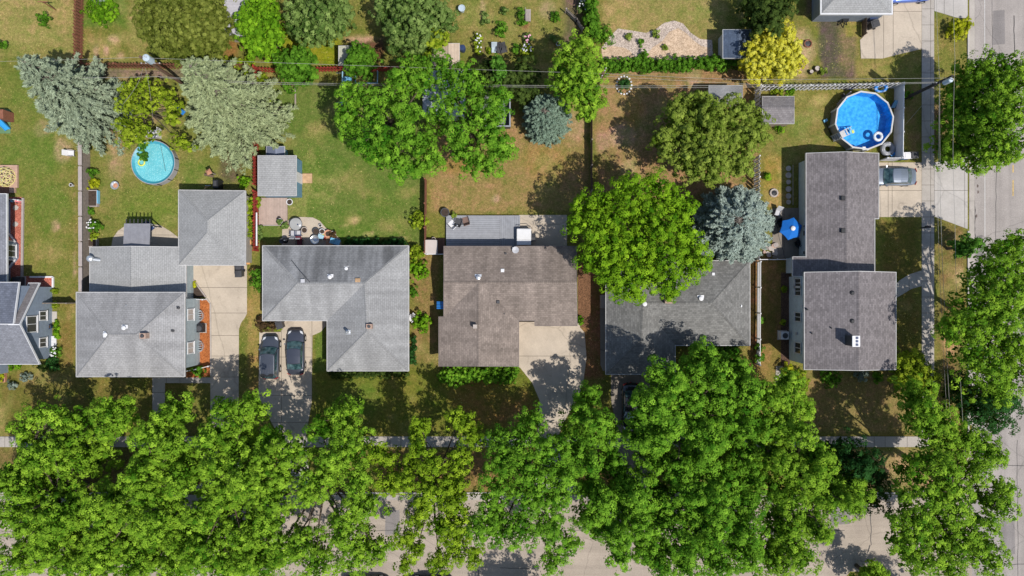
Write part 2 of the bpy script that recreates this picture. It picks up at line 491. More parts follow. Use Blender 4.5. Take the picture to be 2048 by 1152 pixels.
    c = t.mix(c, t.mix(c, (1.32, 1.10, 1.45, 1), 1.0, 'MULTIPLY'), t.ramp(n1, [(0.50, g3(0)), (0.64, g3(0.9))]))
    c = t.mix(c, t.mix(c, (0.66, 0.86, 0.62, 1), 1.0, 'MULTIPLY'), t.ramp(n1, [(0.36, g3(0.9)), (0.48, g3(0.0))]))
    c = t.mix(c, t.mix(c, (1.4, 1.22, 1.5, 1), 1.0, 'MULTIPLY'), t.ramp(n2, [(0.54, g3(0)), (0.70, g3(1))]))
    c = t.mix(c, t.ramp(n2, [(0.30, g3(0.62)), (0.55, g3(1.02))]), 1.0, 'MULTIPLY')
    c = t.mix(c, t.ramp(n3, [(0.3, g3(0.5)), (0.7, g3(1.45))]), 1.0, 'MULTIPLY')
    t.bump(n3, 0.6, 0.06)
    me.materials.append(t.done(c, 0.95, 0.1))


build_ground()

M['concrete'] = concrete('concrete_drive', alb(196, 182, 164, .85), .25)
M['concrete_cool'] = concrete('concrete_apron', alb(186, 180, 174, .85), .2)
M['concrete_walk'] = concrete('concrete_walk', alb(182, 174, 165, .82), .15)
M['concrete_dark'] = concrete('concrete_old', alb(150, 140, 128, .8), .4)
M['joint'] = simple('joint_dirt', (0.07, 0.06, 0.045), 0.95, 0.3)


def asphalt(name, col, axis):
    t = NT(name); v = t.pos()
    st = t.pos((1.2, 0.03, 1) if axis == 1 else (0.03, 1.2, 1))
    c = t.mix(tuple(x * 0.86 for x in col[:3]), tuple(x * 1.1 for x in col[:3]), t.ramp(t.noise(st, 1.0, 4, .6), [(.3, g3(0)), (.7, g3(1))]))
    c = t.mix(c, t.ramp(t.noise(v, 0.4, 5, .65), [(.3, g3(.84)), (.7, g3(1.08))]), 1.0, 'MULTIPLY')
    c = t.mix(c, t.ramp(t.noise(v, 9.0, 4, .75), [(.3, g3(.8)), (.7, g3(1.15))]), 1.0, 'MULTIPLY')
    vo = t.new('ShaderNodeTexVoronoi', feature='DISTANCE_TO_EDGE'); vo.inputs['Scale'].default_value = 0.11
    n = t.new('ShaderNodeTexNoise'); n.inputs['Scale'].default_value = 0.7; n.inputs['Detail'].default_value = 6
    t.link(v, n.inputs['Vector']); t.link(t.mix(v, n.outputs['Color'], 0.8, 'ADD'), vo.inputs['Vector'])
    c = t.mix(c, t.ramp(vo.outputs['Distance'], [(0.0, g3(.72)), (0.005, g3(1.0))]), 1.0, 'MULTIPLY')
    t.bump(t.noise(v, 30, 3), .2, .01)
    return t.done(c, .9, .15)


M['asphalt_side'] = asphalt('asphalt_side_street', alb(166, 158, 152, .82), 1)
M['asphalt_front'] = asphalt('asphalt_front_street', alb(174, 161, 147, .84), 0)


def sheet(name, pts_px, z, mat, kind='structure'):
    pts = [P(x, y)[:2] for x, y in pts_px]
    a = sum(pts[i][0] * pts[(i + 1) % len(pts)][1] - pts[(i + 1) % len(pts)][0] * pts[i][1] for i in range(len(pts)))
    if a < 0: pts = pts[::-1]
    o = MB().face([(x, y, z) for x, y in pts]).build(name, mat)
    return tag(o, kind=kind)


def paving(name, pts_px, mat, xj=(), yj=(), h=0.03, gap=0.035, parent=None):
    """poured slabs: a polygon cut along its joints, each slab a thin block with a real groove around it"""
    pts = [P(x, y)[:2] for x, y in pts_px]
    wx = sorted(P(x, 0)[0] for x in xj); wy = sorted(P(0, y)[1] for y in yj)
    polys = [pts]
    for lim_list, ax in ((wx, 0), (wy, 1)):
        for lim in lim_list:
            nxt = []
            for q in polys:
                for less in (True, False):
                    c = clip_half(q, ax, lim - gap / 2 if less else lim + gap / 2, less)
                    if len(c) > 2: nxt.append(c)
            polys = nxt
    mb = MB()
    for q in polys: mb.prism(q, -0.06, h)
    o = mb.build(name, mat)
    tag(o, kind='structure')
    sheet('joint_bed', pts_px, h - 0.014, M['joint'])
    return o


# ---------------------------------------------------------------- streets, kerbs, pavements
front = [(-900, 992), (395, 992), (1800, 992), (1850, 988), (1890, 975), (1920, 950), (1938, 910), (1942, 870), (1942, 850)]
sheet('front_street', [(-900, 992), (1800, 992), (1850, 988), (1890, 975), (1920, 950), (1938, 910), (1944, 870), (1944, 1160), (1790, 1160), (1775, 1143), (1700, 1143), (1685, 1162), (-900, 1162)], 0.006, M['asphalt_front'])
sheet('side_street', [(1944, -700), (2150, -700), (2150, 1900), (1944, 1900)], 0.006, M['asphalt_side'])
kb = MB()


def kerb(pts_px, w=0.16, h=0.1):
    for (x0, y0), (x1, y1) in zip(pts_px[:-1], pts_px[1:]):
        a, b = P(x0, y0, 0), P(x1, y1, 0)
        kb.bar((a[0], a[1], h / 2 - .02), (b[0], b[1], h / 2 - .02), w, h + .04)


kerb([(-900, 986), (370, 986)]); kerb([(495, 986), (535, 986)]); kerb([(645, 986), (1060, 986)]); kerb([(1180, 986), (1230, 986)]); kerb([(1320, 986), (1800, 986)])
kerb([(1800, 986), (1846, 982), (1884, 969), (1913, 946), (1930, 909), (1936, 870), (1936, 462)]); kerb([(1936, 318), (1936, 42)])
tag(kb.build('kerb', M['concrete_cool']), kind='structure')
for seg in ([(-900, 989.6), (1798, 989.6), (1798, 1000), (-900, 1000)],): paving('gutter', seg, M['concrete_walk'], range(-900, 1800, 60), h=0.012, gap=.012)
paving('gutter', [(1938.5, -600), (1949, -600), (1949, 850), (1938.5, 850)], M['concrete_walk'], (), range(-600, 850, 60), h=0.012, gap=.012)
paving('sidewalk', [(-900, 873), (1842, 873), (1842, 894), (-900, 894)], M['concrete_walk'], range(-892, 1842, 22))
paving('sidewalk', [(1843.5, -600), (1868, -600), (1868, 894), (1843.5, 894)], M['concrete_walk'], (1861,), range(-590, 894, 32))
# road seams: poured tar and the pale longitudinal joint
mk = MB()


def strip(pts_px, w, z=0.011, jit=0.0):
    for (x0, y0), (x1, y1) in zip(pts_px[:-1], pts_px[1:]):
        a, b = Vector(P(x0, y0)), Vector(P(x1, y1)); d = (b - a).normalized(); n = Vector((-d.y, d.x, 0)) * w / 2
        mk.face([(a.x - n.x, a.y - n.y, z), (b.x - n.x, b.y - n.y, z), (b.x + n.x, b.y + n.y, z), (a.x + n.x, a.y + n.y, z)])


def wob(x0, y0, x1, y1, n, j):
    r = random.Random(int(x0 * 7 + y0)); return [(x0 + (x1 - x0) * i / n + r.uniform(-j, j), y0 + (y1 - y0) * i / n + r.uniform(-j, j)) for i in range(n + 1)]


strip([(1969, -500), (1970, 870)], 0.045)
tag(mk.build('road_joint_line', simple('road_line_white', (0.6, 0.59, 0.57), .7, .2, 4)), kind='structure')
mk = MB()
strip(wob(1993, 200, 1991, 560, 24, .6), .05); strip(wob(2028, 30, 2029, 110, 8, 1), .09); strip(wob(1984, 0, 1985, 120, 10, .6), .04); strip(wob(2034, 880, 2036, 1152, 16, .8), .05); strip(wob(1990, 930, 2048, 932, 8, .6), .06); strip(wob(1990, 1130, 2060, 1128, 8, .8), .06)
strip(wob(1741, 1000, 1742, 1090, 10, 1.0), .07); strip(wob(1741, 1090, 1735, 1105, 5, 1.0), .12); strip(wob(1720, 1122, 1740, 1122, 3, .5), .05); strip(wob(0, 1062, 1690, 1060, 90, 1.2), .05); strip(wob(957, 1100, 957, 1160, 6, .5), .06); strip(wob(1000, 1136, 1060, 1137, 6, .5), .05); strip(wob(755, 1085, 800, 1083, 6, .6), .05)
strip(wob(1948, 330, 1950, 480, 20, 1.2), .10)
tag(mk.build('tar_seam', simple('tar', (0.07, 0.065, 0.062), .8, .3)), kind='structure')
mk = MB()
for x0, y0, x1, y1 in ((1952, 470, 1966, 640), (1985, 20, 2010, 90), (1530, 1060, 1600, 1085), (1660, 1010, 1700, 1050), (2000, 1040, 2030, 1110), (770, 1020, 800, 1070)):
    a, b = P(x0, y1), P(x1, y0); mk.face([(a[0], a[1], .0085), (b[0], a[1] + .1, .0085), (b[0] - .05, b[1], .0085), (a[0] + .06, b[1] - .08, .0085)])
tag(mk.build('asphalt_patch', asphalt('asphalt_patch', alb(142, 136, 133, .82), 1)), kind='structure')
mk = MB(); strip([(2026, 360), (2026, 392)], .09); strip([(2026, 330), (2026, 345)], .09); tag(mk.build('road_marking', simple('road_yellow', (.55, .36, .08), .8, .3, 5)), kind='structure')
mk = MB()
for x, y, r in ((1953, 356, 3), (1955, 372, 4), (1956, 384, 4), (1953, 432, 4), (1950, 440, 2)):
    c = P(x, y); mk.face([(c[0] + PR(r) * .5 * math.cos(a * 1.05) * (1 + .3 * math.sin(3 * a + x)), c[1] + PR(r) * math.sin(a * 1.05) * (1 + .25 * math.cos(2 * a)), .012) for a in range(6)])
tag(mk.build('oil_stain', simple('oil_stain', (.13, .10, .085), .8, .3)), kind='structure')

# ---------------------------------------------------------------- driveways, walks, patios
paving('driveway', [(358, 525), (494, 525), (494, 627), (490, 635), (482, 646), (478, 658), (477, 873), (421, 873), (421, 606), (408, 588), (390, 566), (371, 556), (358, 556)], M['concrete'], (), (575, 626, 671, 712, 754, 800, 845))
paving('driveway_apron', [(421, 894), (477, 894), (484, 960), (492, 984), (376, 984), (412, 960)], M['concrete_cool'], (448,), ())
paving('driveway', [(519, 664), (562, 664), (562, 637), (652, 637), (652, 652), (641, 664), (625, 671), (624, 800), (612, 873), (558, 873), (517, 795)], M['concrete'], (563, 624), (714, 791, 845))
paving('driveway_apron', [(558, 894), (612, 894), (620, 960), (642, 984), (538, 984), (550, 960)], M['concrete_cool'], (588,), ())
paving('driveway', [(1036, 638), (1160, 638), (1160, 655), (1169, 665), (1173, 715), (1166, 770), (1150, 805), (1130, 840), (1116, 873), (1075, 873), (1079, 800), (1064, 765), (1040, 735), (1036, 735)], M['concrete'], (), (712, 845))
paving('driveway_apron', [(1075, 894), (1116, 894), (1135, 960), (1176, 984), (1064, 984), (1072, 960)], M['concrete_cool'], (), ())
paving('driveway', [(1222, 742), (1352, 742), (1352, 790), (1310, 873), (1236, 873), (1222, 800)], M['concrete_dark'], (1280,), (790, 845))
paving('driveway_apron', [(1236, 894), (1310, 894), (1318, 984), (1232, 984)], M['concrete_dark'], (1278,), ())
paving('driveway', [(1748, 325), (1843, 325), (1843, 434), (1748, 434)], M['concrete'], (1776, 1784), (381,))
paving('driveway_apron', [(1868.6, 325), (1935, 312), (1935, 458), (1868.6, 433)], M['concrete_cool'], (1929,), (381,))
paving('driveway', [(1775, -120), (1843, -120), (1843, 98), (1800, 108), (1765, 117), (1722, 117), (1720, 80), (1728, 72), (1728, 18), (1775, 18)], M['concrete'], (1767, 1786), (23,))
paving('driveway_apron', [(1868.6, -90), (1935, -110), (1935, 36), (1915, 36), (1868.6, 22)], M['concrete_cool'], (1888,), ())
paving('front_walk', [(305, 766), (330, 766), (330, 873), (305, 873)], M['concrete_walk'], (), (785, 820, 850))
paving('front_walk', [(305, 755), (421, 755), (421, 766), (305, 766)], M['concrete_walk'], (333, 360, 390), ())
paving('front_walk', [(1785, 574), (1800, 560), (1818, 549), (1843, 541), (1843, 572), (1822, 578), (1806, 588), (1785, 600)], M['concrete_walk'], (1818,), ())
paving('garden_path', [(1552, 732), (1566, 732), (1562, 790), (1550, 790)], M['concrete_walk'])
paving('side_path', [(1200, 618), (1214, 618), (1214, 740), (1206, 742), (1201, 730)], M['concrete_dark'])
paving('patio', [(222, 500), (226, 476), (236, 462), (250, 452), (270, 446), (320, 450), (340, 462), (356, 474), (356, 500)], M['concrete'], (290,), (470,))
paving('patio', [(563, 500), (565, 452), (580, 438), (600, 434), (626, 435), (640, 442), (652, 456), (668, 466), (682, 480), (683, 500)], M['concrete'])
paving('patio', [(1038, 430), (1134, 430), (1134, 500), (1038, 500)], M['concrete'])
paving('patio', [(1545, 416), (1606, 416), (1606, 516), (1545, 516)], M['concrete_dark'], (1568,), (465,))
paving('garage_path', [(489, 392), (495, 392), (495, 530), (489, 530)], M['concrete_walk'])
paving('step_slab', [(104, 623), (114, 623), (114, 644), (104, 644)], M['concrete_cool'])

# gravel and mulch beds
def speck(name, a, b, scale=14.0):
    t = NT(name); v = t.pos()
    vo = t.new('ShaderNodeTexVoronoi'); vo.inputs['Scale'].default_value = scale; t.link(v, vo.inputs['Vector'])
    sp = t.new('ShaderNodeSeparateColor'); t.link(vo.outputs['Color'], sp.inputs[0])
    c = t.mix(a, b, sp.outputs[0])
    c = t.mix(c, t.ramp(t.noise(v, 1.2, 4, .6), [(.3, g3(.82)), (.7, g3(1.1))]), 1.0, 'MULTIPLY')
    t.bump(vo.outputs['Distance'], .6, .03)
    return t.done(c, .95, .1)


sheet('gravel', [(1203, 96), (1218, 75), (1236, 57), (1262, 61), (1292, 66), (1312, 58), (1328, 46), (1348, 41), (1366, 47), (1382, 66), (1400, 78), (1424, 80), (1426, 110), (1385, 122), (1330, 121), (1280, 119), (1203, 119)], .012, speck('grey_gravel', alb(150, 135, 125)[:3], alb(222, 205, 190)[:3]), 'stuff')
sheet('wood_chips', [(1203, 97), (1225, 92), (1250, 96), (1262, 104), (1272, 119), (1203, 119)], .018, speck('tan_chips', alb(172, 146, 120)[:3], alb(224, 198, 170)[:3]), 'stuff')
sheet('wood_chips', [(1292, 112), (1305, 95), (1325, 82), (1338, 64), (1356, 56), (1372, 66), (1386, 80), (1402, 92), (1420, 96), (1420, 110), (1385, 121), (1330, 120), (1296, 119)], .018, speck('tan_chips_b', alb(176, 150, 124)[:3], alb(228, 202, 174)[:3]), 'stuff')
M['mulch_orange'] = speck('orange_mulch', alb(138, 76, 40)[:3], alb(206, 128, 76)[:3], 20)
M['mulch_red'] = speck('red_mulch', alb(150, 75, 60)[:3], alb(220, 140, 120)[:3], 18)
M['mulch_brown'] = speck('brown_mulch', alb(84, 62, 46)[:3], alb(146, 108, 80)[:3], 18)
sheet('mulch', [(394, 597), (420, 600), (420, 752), (372, 757), (372, 745), (394, 742)], .014, M['mulch_orange'], 'stuff')
sheet('mulch', [(8, 394), (44, 394), (44, 556), (8, 556)], .014, M['mulch_red'], 'stuff')
sheet('mulch', [(36, 552), (106, 552), (106, 574), (36, 574)], .014, M['mulch_red'], 'stuff')
sheet('mulch', [(1156, 520), (1182, 520), (1182, 640), (1170, 655), (1156, 655)], .014, M['mulch_brown'], 'stuff')
sheet('mulch', [(1562, 545), (1580, 545), (1580, 735), (1562, 735)], .014, speck('dark_mulch', alb(70, 55, 48)[:3], alb(120, 95, 80)[:3], 18), 'stuff')
sheet('soil_bed', [(380, 557), (390, 568), (412, 594), (372, 597), (372, 557)], .014, M['soil'], 'stuff')
# ================================================================ BUILDINGS
def roof_uv(pts):
    ps = [Vector(p) for p in pts]
    n = Vector((0, 0, 0))
    for i in range(len(ps)):
        a, b = ps[i], ps[(i + 1) % len(ps)]
        n += Vector(((a.y - b.y) * (a.z + b.z), (a.z - b.z) * (a.x + b.x), (a.x - b.x) * (a.y + b.y)))
    if n.z < 0: ps = ps[::-1]; n = -n
    n.normalize()
    d = Vector((n.x, n.y, 0))
    d = Vector((0, 1, 0)) if d.length < 1e-3 else d.normalized()
    d = (d - n * d.dot(n)).normalized()
    u = n.cross(d)
    return ps, [(p.dot(u), p.dot(d)) for p in ps]


def roof(house, faces_px, mat, trim, name='roof', thick=0.16, trim_w=0.05, caps=(), alt=None):
    """roof slopes (lists of plan pixel + height), soffit below, fascia and gutter along the open edges, ridge caps"""
    mb, cnt = MB(), {}
    key = lambda p: (round(p.x, 2), round(p.y, 2), round(p.z, 2))
    for f in faces_px:
        ps, uv = roof_uv([P(*p) for p in f])
        mb.face(ps, uv); mb.face([(p.x, p.y, p.z - thick) for p in ps[::-1]], [(0, 0)] * len(ps))
        for i in range(len(ps)):
            a, b = ps[i], ps[(i + 1) % len(ps)]
            k = tuple(sorted((key(a), key(b))))
            cnt.setdefault(k, []).append((a, b))
    r = mb.build(name, mat, house)
    if alt:
        r.data.materials.append(alt[1])
        for i in alt[0]: r.data.polygons[2 * i].material_index = 1
    tb = MB(); flip = 0
    for k, es in cnt.items():
        if len(es) != 1: continue
        a, b = es[0]
        d = (b - a); d2 = Vector((d.x, d.y, 0))
        if d2.length < .05: continue
        d2.normalize(); o = Vector((d2.y, -d2.x, 0)) * trim_w
        flip = 1 - flip
        e = d2 * trim_w; up = Vector((0, 0, 0.018 + 0.003 * flip)); dn = Vector((0, 0, -thick - .06))
        tb.hexa([a + dn, b + e + dn, b + e + o + dn, a + o + dn, a + up, b + e + up, b + e + o + up, a + o + up])
    tb.build('gutter', trim, r)
    if caps:
        cb = MB()
        for p, q in caps:
            a, b = Vector(P(*p)), Vector(P(*q)); d = (b - a).normalized(); n = Vector((-d.y, d.x, 0)).normalized() * .15
            up = Vector((0, 0, .03)); lo = Vector((0, 0, -.045))
            uv = [(0, 0), (0, (b - a).length), (.2, (b - a).length), (.2, 0)]
            cb.face([a - n + lo, b - n + lo, b + up, a + up], uv); cb.face([a + up, b + up, b + n + lo, a + n + lo], uv)
        cb.build('ridge_cap', mat, r)
    return r


def walls(house, outline_px, z, inset, mat, gables=(), z0=-.05, ze=None):
    """wall ring below a roof outline given as photo pixels of the eave at height z; gables: (a, b, apex) triples"""
    pts = offset_poly([P(x, y, ze or z)[:2] for x, y in outline_px], inset)
    mb = MB(); n = len(pts)
    for i in range(n):
        a, b = pts[i], pts[(i + 1) % n]
        mb.face([(a[0], a[1], z0), (b[0], b[1], z0), (b[0], b[1], z), (a[0], a[1], z)])
    for a, b, c in gables: mb.face([a, b, c])
    return mb.build('wall', mat, house)


def window(house, x, y, nx, ny, w, h, zc, mats='window_glass', sill=True, bars=1, label=None, parent=None):
    """window in a wall: x, y wall point, n outward normal"""
    d = Vector((-ny, nx, 0)); n = Vector((nx, ny, 0)); c = Vector((x, y, zc)) + n * .03
    fr = MB(); t = .09
    def bar(u0, u1, v0, v1, dep=.06):
        p = lambda u, v, k: c + d * u + Vector((0, 0, v)) + n * k
        fr.hexa([p(u0, v0, 0), p(u1, v0, 0), p(u1, v0, dep), p(u0, v0, dep), p(u0, v1, 0), p(u1, v1, 0), p(u1, v1, dep), p(u0, v1, dep)])
    bar(-w / 2, -w / 2 + t, -h / 2, h / 2); bar(w / 2 - t, w / 2, -h / 2, h / 2)
    bar(-w / 2 + t, w / 2 - t, h / 2 - t, h / 2); bar(-w / 2 + t, w / 2 - t, -h / 2, -h / 2 + t)
    for k in range(bars):
        u = -w / 2 + w * (k + 1) / (bars + 1); bar(u - .03, u + .03, -h / 2 + t, h / 2 - t, .05)
    f = fr.build('window', M['white'], parent or house)
    if label: f['label'] = label
    pm = MB(); p = lambda u, v, k: c + d * u + Vector((0, 0, v)) + n * k
    a, b = w / 2 - t, h / 2 - t
    pm.face([p(-a, -b, .015), p(a, -b, .015), p(a, b, .015), p(-a, b, .015)]); pm.build('pane', M[mats], f)
    if sill:
        sm = MB(); sm.hexa([p(-w / 2 - .05, -h / 2 - .06, 0), p(w / 2 + .05, -h / 2 - .06, 0), p(w / 2 + .05, -h / 2 - .06, .1), p(-w / 2 - .05, -h / 2 - .06, .1), p(-w / 2 - .05, -h / 2 - .003, 0), p(w / 2 + .05, -h / 2 - .003, 0), p(w / 2 + .05, -h / 2 - .003, .1), p(-w / 2 - .05, -h / 2 - .003, .1)])
        sm.build('sill', M['white'], f)
    return f


def vent_round(r, px, py, z, d=.34, h=.3, mat='metal'):
    x, y, _ = P(px, py, z + h)
    mb = MB(); mb.lathe(x, y, [(d * .3, z - .3), (d * .3, z + h * .6), (d * .55, z + h * .62), (d * .5, z + h * .85), (d * .2, z + h)], 14)
    mb.box(x, y, z - .02, d * 1.5, d * 1.5, .03)
    return mb.build('roof_vent', M[mat], r, smooth=False)


def vent_box(r, px, py, z, s=.34, h=.2, mat='dark', rot=0):
    x, y, _ = P(px, py, z + h)
    return MB().box(x, y, z - .2, s * .8, s * .8, .2 + h * .6, rot).box(x, y, z + h * .6, s, s, h * .4, rot, .85).build('roof_vent', M[mat], r)


def pipe(r, px, py, z, d=.1, h=.45, mat='dark'):
    x, y, _ = P(px, py, z + h)
    return MB().lathe(x, y, [(d * 1.6, z - .1), (d * 1.2, z + .05), (d * .5, z + .08), (d * .5, z + h)], 10).build('vent_pipe', M[mat], r)


def chimney(r, px, py, z, sx, sy, h, mat='brick', flues=1, cap='stone'):
    x, y, _ = P(px, py, z + h)
    c = MB().box(x, y, z - 1.0, sx, sy, 1.0 + h).build('chimney', M[mat], r)
    return c, x, y, z + h


house_wall = lambda p, z: p
RM = {}
RM['h1'] = shingles('shingle_light_grey', alb(166, 165, 165), .18, .07)
RM['g1'] = shingles('shingle_pale_grey', alb(168, 168, 167), .08, .06)
RM['h2'] = shingles('shingle_streaked_grey', alb(166, 166, 166), .20, .07)
RM['h3'] = shingles('shingle_brown', alb(152, 139, 130), .26, .16)
RM['h4'] = shingles('shingle_charcoal', alb(132, 131, 128), .14, .2)
RM['h5'] = shingles('shingle_taupe', alb(132, 126, 127), .10, .2)
RM['h0'] = shingles('shingle_blue_grey', alb(138, 140, 148), .10, .12)
RM['shed_dark'] = shingles('shingle_shed_dark', alb(142, 137, 138), .14, .15)
RM['shed_blue'] = shingles('shingle_shed_slate', alb(98, 112, 134), .15, .12)
SD = {}
SD['pale_blue'] = boards('siding_pale_blue', alb(216, 232, 242), .16, 2, .03, .08)
SD['blue_grey'] = boards('siding_blue_grey', alb(152, 166, 184), .16, 2, .03, .10)
SD['h1'] = boards('siding_grey_green', alb(176, 190, 194), .22, 2, .05, .12)
SD['cream'] = boards('siding_cream', alb(190, 184, 172), .18, 2, .04, .1)
SD['tan'] = boards('siding_tan', alb(168, 150, 135), .18, 2, .04, .1)
SD['sky'] = boards('siding_sky_blue', alb(120, 160, 185), .2, 2, .05, .1)
SD['white'] = boards('siding_white', alb(196, 196, 196), .2, 2, .03, .1)

# ---------------------------------------------------------------- pale grey split-level house with garage
def house_split():
    b = P(262, 640)
    h = thing('house', 'pale grey hip-roofed split-level house joined to a lower gabled wing', 'house', b)
    z, zr = 4.7, 6.05
    NW, NE, SE, SW = (153, 585, z), (368.5, 585, z), (368.5, 753, z), (153, 753, z)
    A, B = (219, 669, zr), (273, 669, zr)
    r = roof(h, [[NW, NE, B, A], [NE, SE, B], [SE, SW, A, B], [SW, NW, A]], RM['h1'], M['trim'], caps=[(A, B), (NW, A), (SW, A), (NE, B), (SE, B)])
    r['label'] = 'tall hip roof'
    o = [(153, 585), (368.5, 585), (368.5, 753), (153, 753)]
    walls(h, o, z - .02, .62, SD['h1'])
    for x, y, zz in ((209, 669, 5.9), (246, 656, 5.85)): vent_round(r, x, y, zz, .38, .28, 'white')
    c, cx, cy, cz = chimney(r, 285, 672, 5.6, .55, .5, .8, 'brick')
    MB().lathe(cx, cy, [(.16, cz - .1), (.16, cz + .15), (.1, cz + .16)], 12).build('flue', M['dark'], c)
    pipe(r, 342, 662, 5.1, .09, .3); pipe(r, 353, 616, 5.0, .09, .3); pipe(r, 252, 611, 4.9, .09, .3, 'metal')
    # east wall: two white windows
    E = offset_poly([P(x, y, z)[:2] for x, y in o], .62); xe = max(p[0] for p in E)
    for py in (629.5, 696.5): window(h, xe, P(0, py, 2.6)[1], 1, 0, 1.15, 1.35, 2.15, 'blind')
    # lower gabled wing
    ze, zg = 2.5, 3.45
    r2 = roof(h, [[(180, 494.5, ze), (262, 493, zg), (262, 612, zg), (180, 612, ze)], [(262, 493, zg), (371, 494.5, ze), (371, 612, ze), (262, 612, zg)]], RM['g1'], M['trim'], 'wing_roof', caps=[((262, 493, zg), (262, 612, zg))])
    r2['label'] = 'low gable roof of the wing'
    w = [(180, 494.5), (371, 494.5), (371, 610), (180, 610)]
    q = offset_poly([P(x, y, ze)[:2] for x, y in w], .35)
    x0, x1, y1 = min(p[0] for p in q), max(p[0] for p in q), max(p[1] for p in q)
    xm = P(262, 0, zg)[0]
    walls(h, w, ze - .02, .35, SD['h1'], [((x1, y1, ze - .03), (x0, y1, ze - .03), (xm, y1, zg - .17))])
    fl = MB(); a = P(200, 520, 2.9); c2 = P(177.5, 518.5, 3.0)
    fl.tube([(a[0], a[1], 2.75), (c2[0] + .35, c2[1], 2.95)], .17, 12); fl.lathe(c2[0] + .2, c2[1] + .05, [(.2, 2.2), (.2, 3.1), (.32, 3.12), (.28, 3.3), (.1, 3.42)], 14)
    fl.build('metal_flue', M['metal'], h, smooth=False)
    # window wells at the foot of the east wall
    for py in (631, 692):
        x, y, _ = P(398.5, py)
        mb = MB()
        arc = [(x - .05 + .55 * math.cos(t), y + .6 * math.sin(t)) for t in [math.pi * (i / 10 - .5) for i in range(11)]]
        for (ax, ay), (bx, by) in zip(arc[:-1], arc[1:]): mb.bar((ax, ay, .16), (bx, by, .16), .05, .36)
        for k in range(5): mb.box(x + .12, y - .44 + k * .22, .30, .5, .09, .03)
        mb.build('window_well', M['metal'], h)
    return h


house_split()


def garage_one():
    h = thing('garage', 'detached garage with square pale grey hip roof beside the pale driveway', 'garage', P(424, 455))
    z = 2.6
    NW, NE, SE, SW = (357.5, 380.5, z), (490, 382, z), (490, 530, z), (357.5, 530, z)
    A, B = (415, 441.5, 4.05), (415, 464.5, 4.05)
    roof(h, [[NW, NE, A], [NE, SE, B, A], [SE, SW, B], [SW, NW, A, B]], RM['g1'], M['trim'], caps=[(A, B), (NW, A), (NE, A), (SE, B), (SW, B)])
    w = walls(h, [(357.5, 380.5), (490, 382), (490, 530), (357.5, 530)], z - .02, .3, SD['cream'])
    q = offset_poly([P(x, y, z)[:2] for x, y in [(357.5, 380.5), (490, 382), (490, 530), (357.5, 530)]], .3)
    ys = min(p[1] for p in q)
    MB().box(P(440, 0)[0], ys - .03, 0, 4.6, .05, 2.1).build('garage_door', SD['white'], h)


garage_one()


def house_streaked():
    h = thing('house', 'pale grey L-shaped hip roof streaked by wash marks, two dark cars parked in front', 'house', P(690, 600))
    z, zr = 2.6, 4.15
    L, A, B = (595, 566.5, zr), (729, 567, zr), (734, 662, zr)
    c = dict(a=(525.5, 492, z), b=(817, 492, z), c=(817, 741.5, z), d=(654.5, 741.5, z), e=(654.5, 641, z), f=(525.5, 641, z))
    r = roof(h, [[c['a'], c['b'], A, L], [c['a'], L, c['f']], [c['f'], c['e'], A, L], [c['e'], c['d'], B, A], [c['d'], c['c'], B], [c['c'], c['b'], A, B]], RM['h2'], M['trim'],
             caps=[(L, A), (A, B), (c['a'], L), (c['f'], L), (c['b'], A), (c['c'], B), (c['d'], B)], alt=((0,), shingles('shingle_washed_grey', alb(148, 149, 151), .42, .08)))
    walls(h, [(525.5, 492), (817, 492), (817, 741.5), (654.5, 741.5), (654.5, 641), (525.5, 641)], z - .02, .42, SD['tan'])
    vent_round(r, 659, 554, 3.9, .38, .3, 'white'); vent_round(r, 693, 665, 3.6, .3, .7, 'metal'); vent_round(r, 692, 537, 3.45, .32, .2, 'white')
    ch, x, y, zt = chimney(r, 738, 653, 3.9, .55, .45, .55, 'brick')
    MB().lathe(x, y, [(.15, zt - .1), (.15, zt + .1)], 10).build('flue', M['dark'], ch)
    vent_box(r, 715, 561.5, 4.0, .5, .12, 'wood_tan'); vent_box(r, 605, 562, 4.05, .4, .1, 'grey_vinyl')
    a, b = P(583, 520, 3.2), P(620, 565, 4.2)
    an = MB(); an.tube([(b[0], b[1], 4.15), ((a[0] + b[0]) / 2, (a[1] + b[1]) / 2, 4.0), (a[0], a[1], 3.3)], .025, 5)
    an.build('roof_cable', M['dark'], r)


house_streaked()


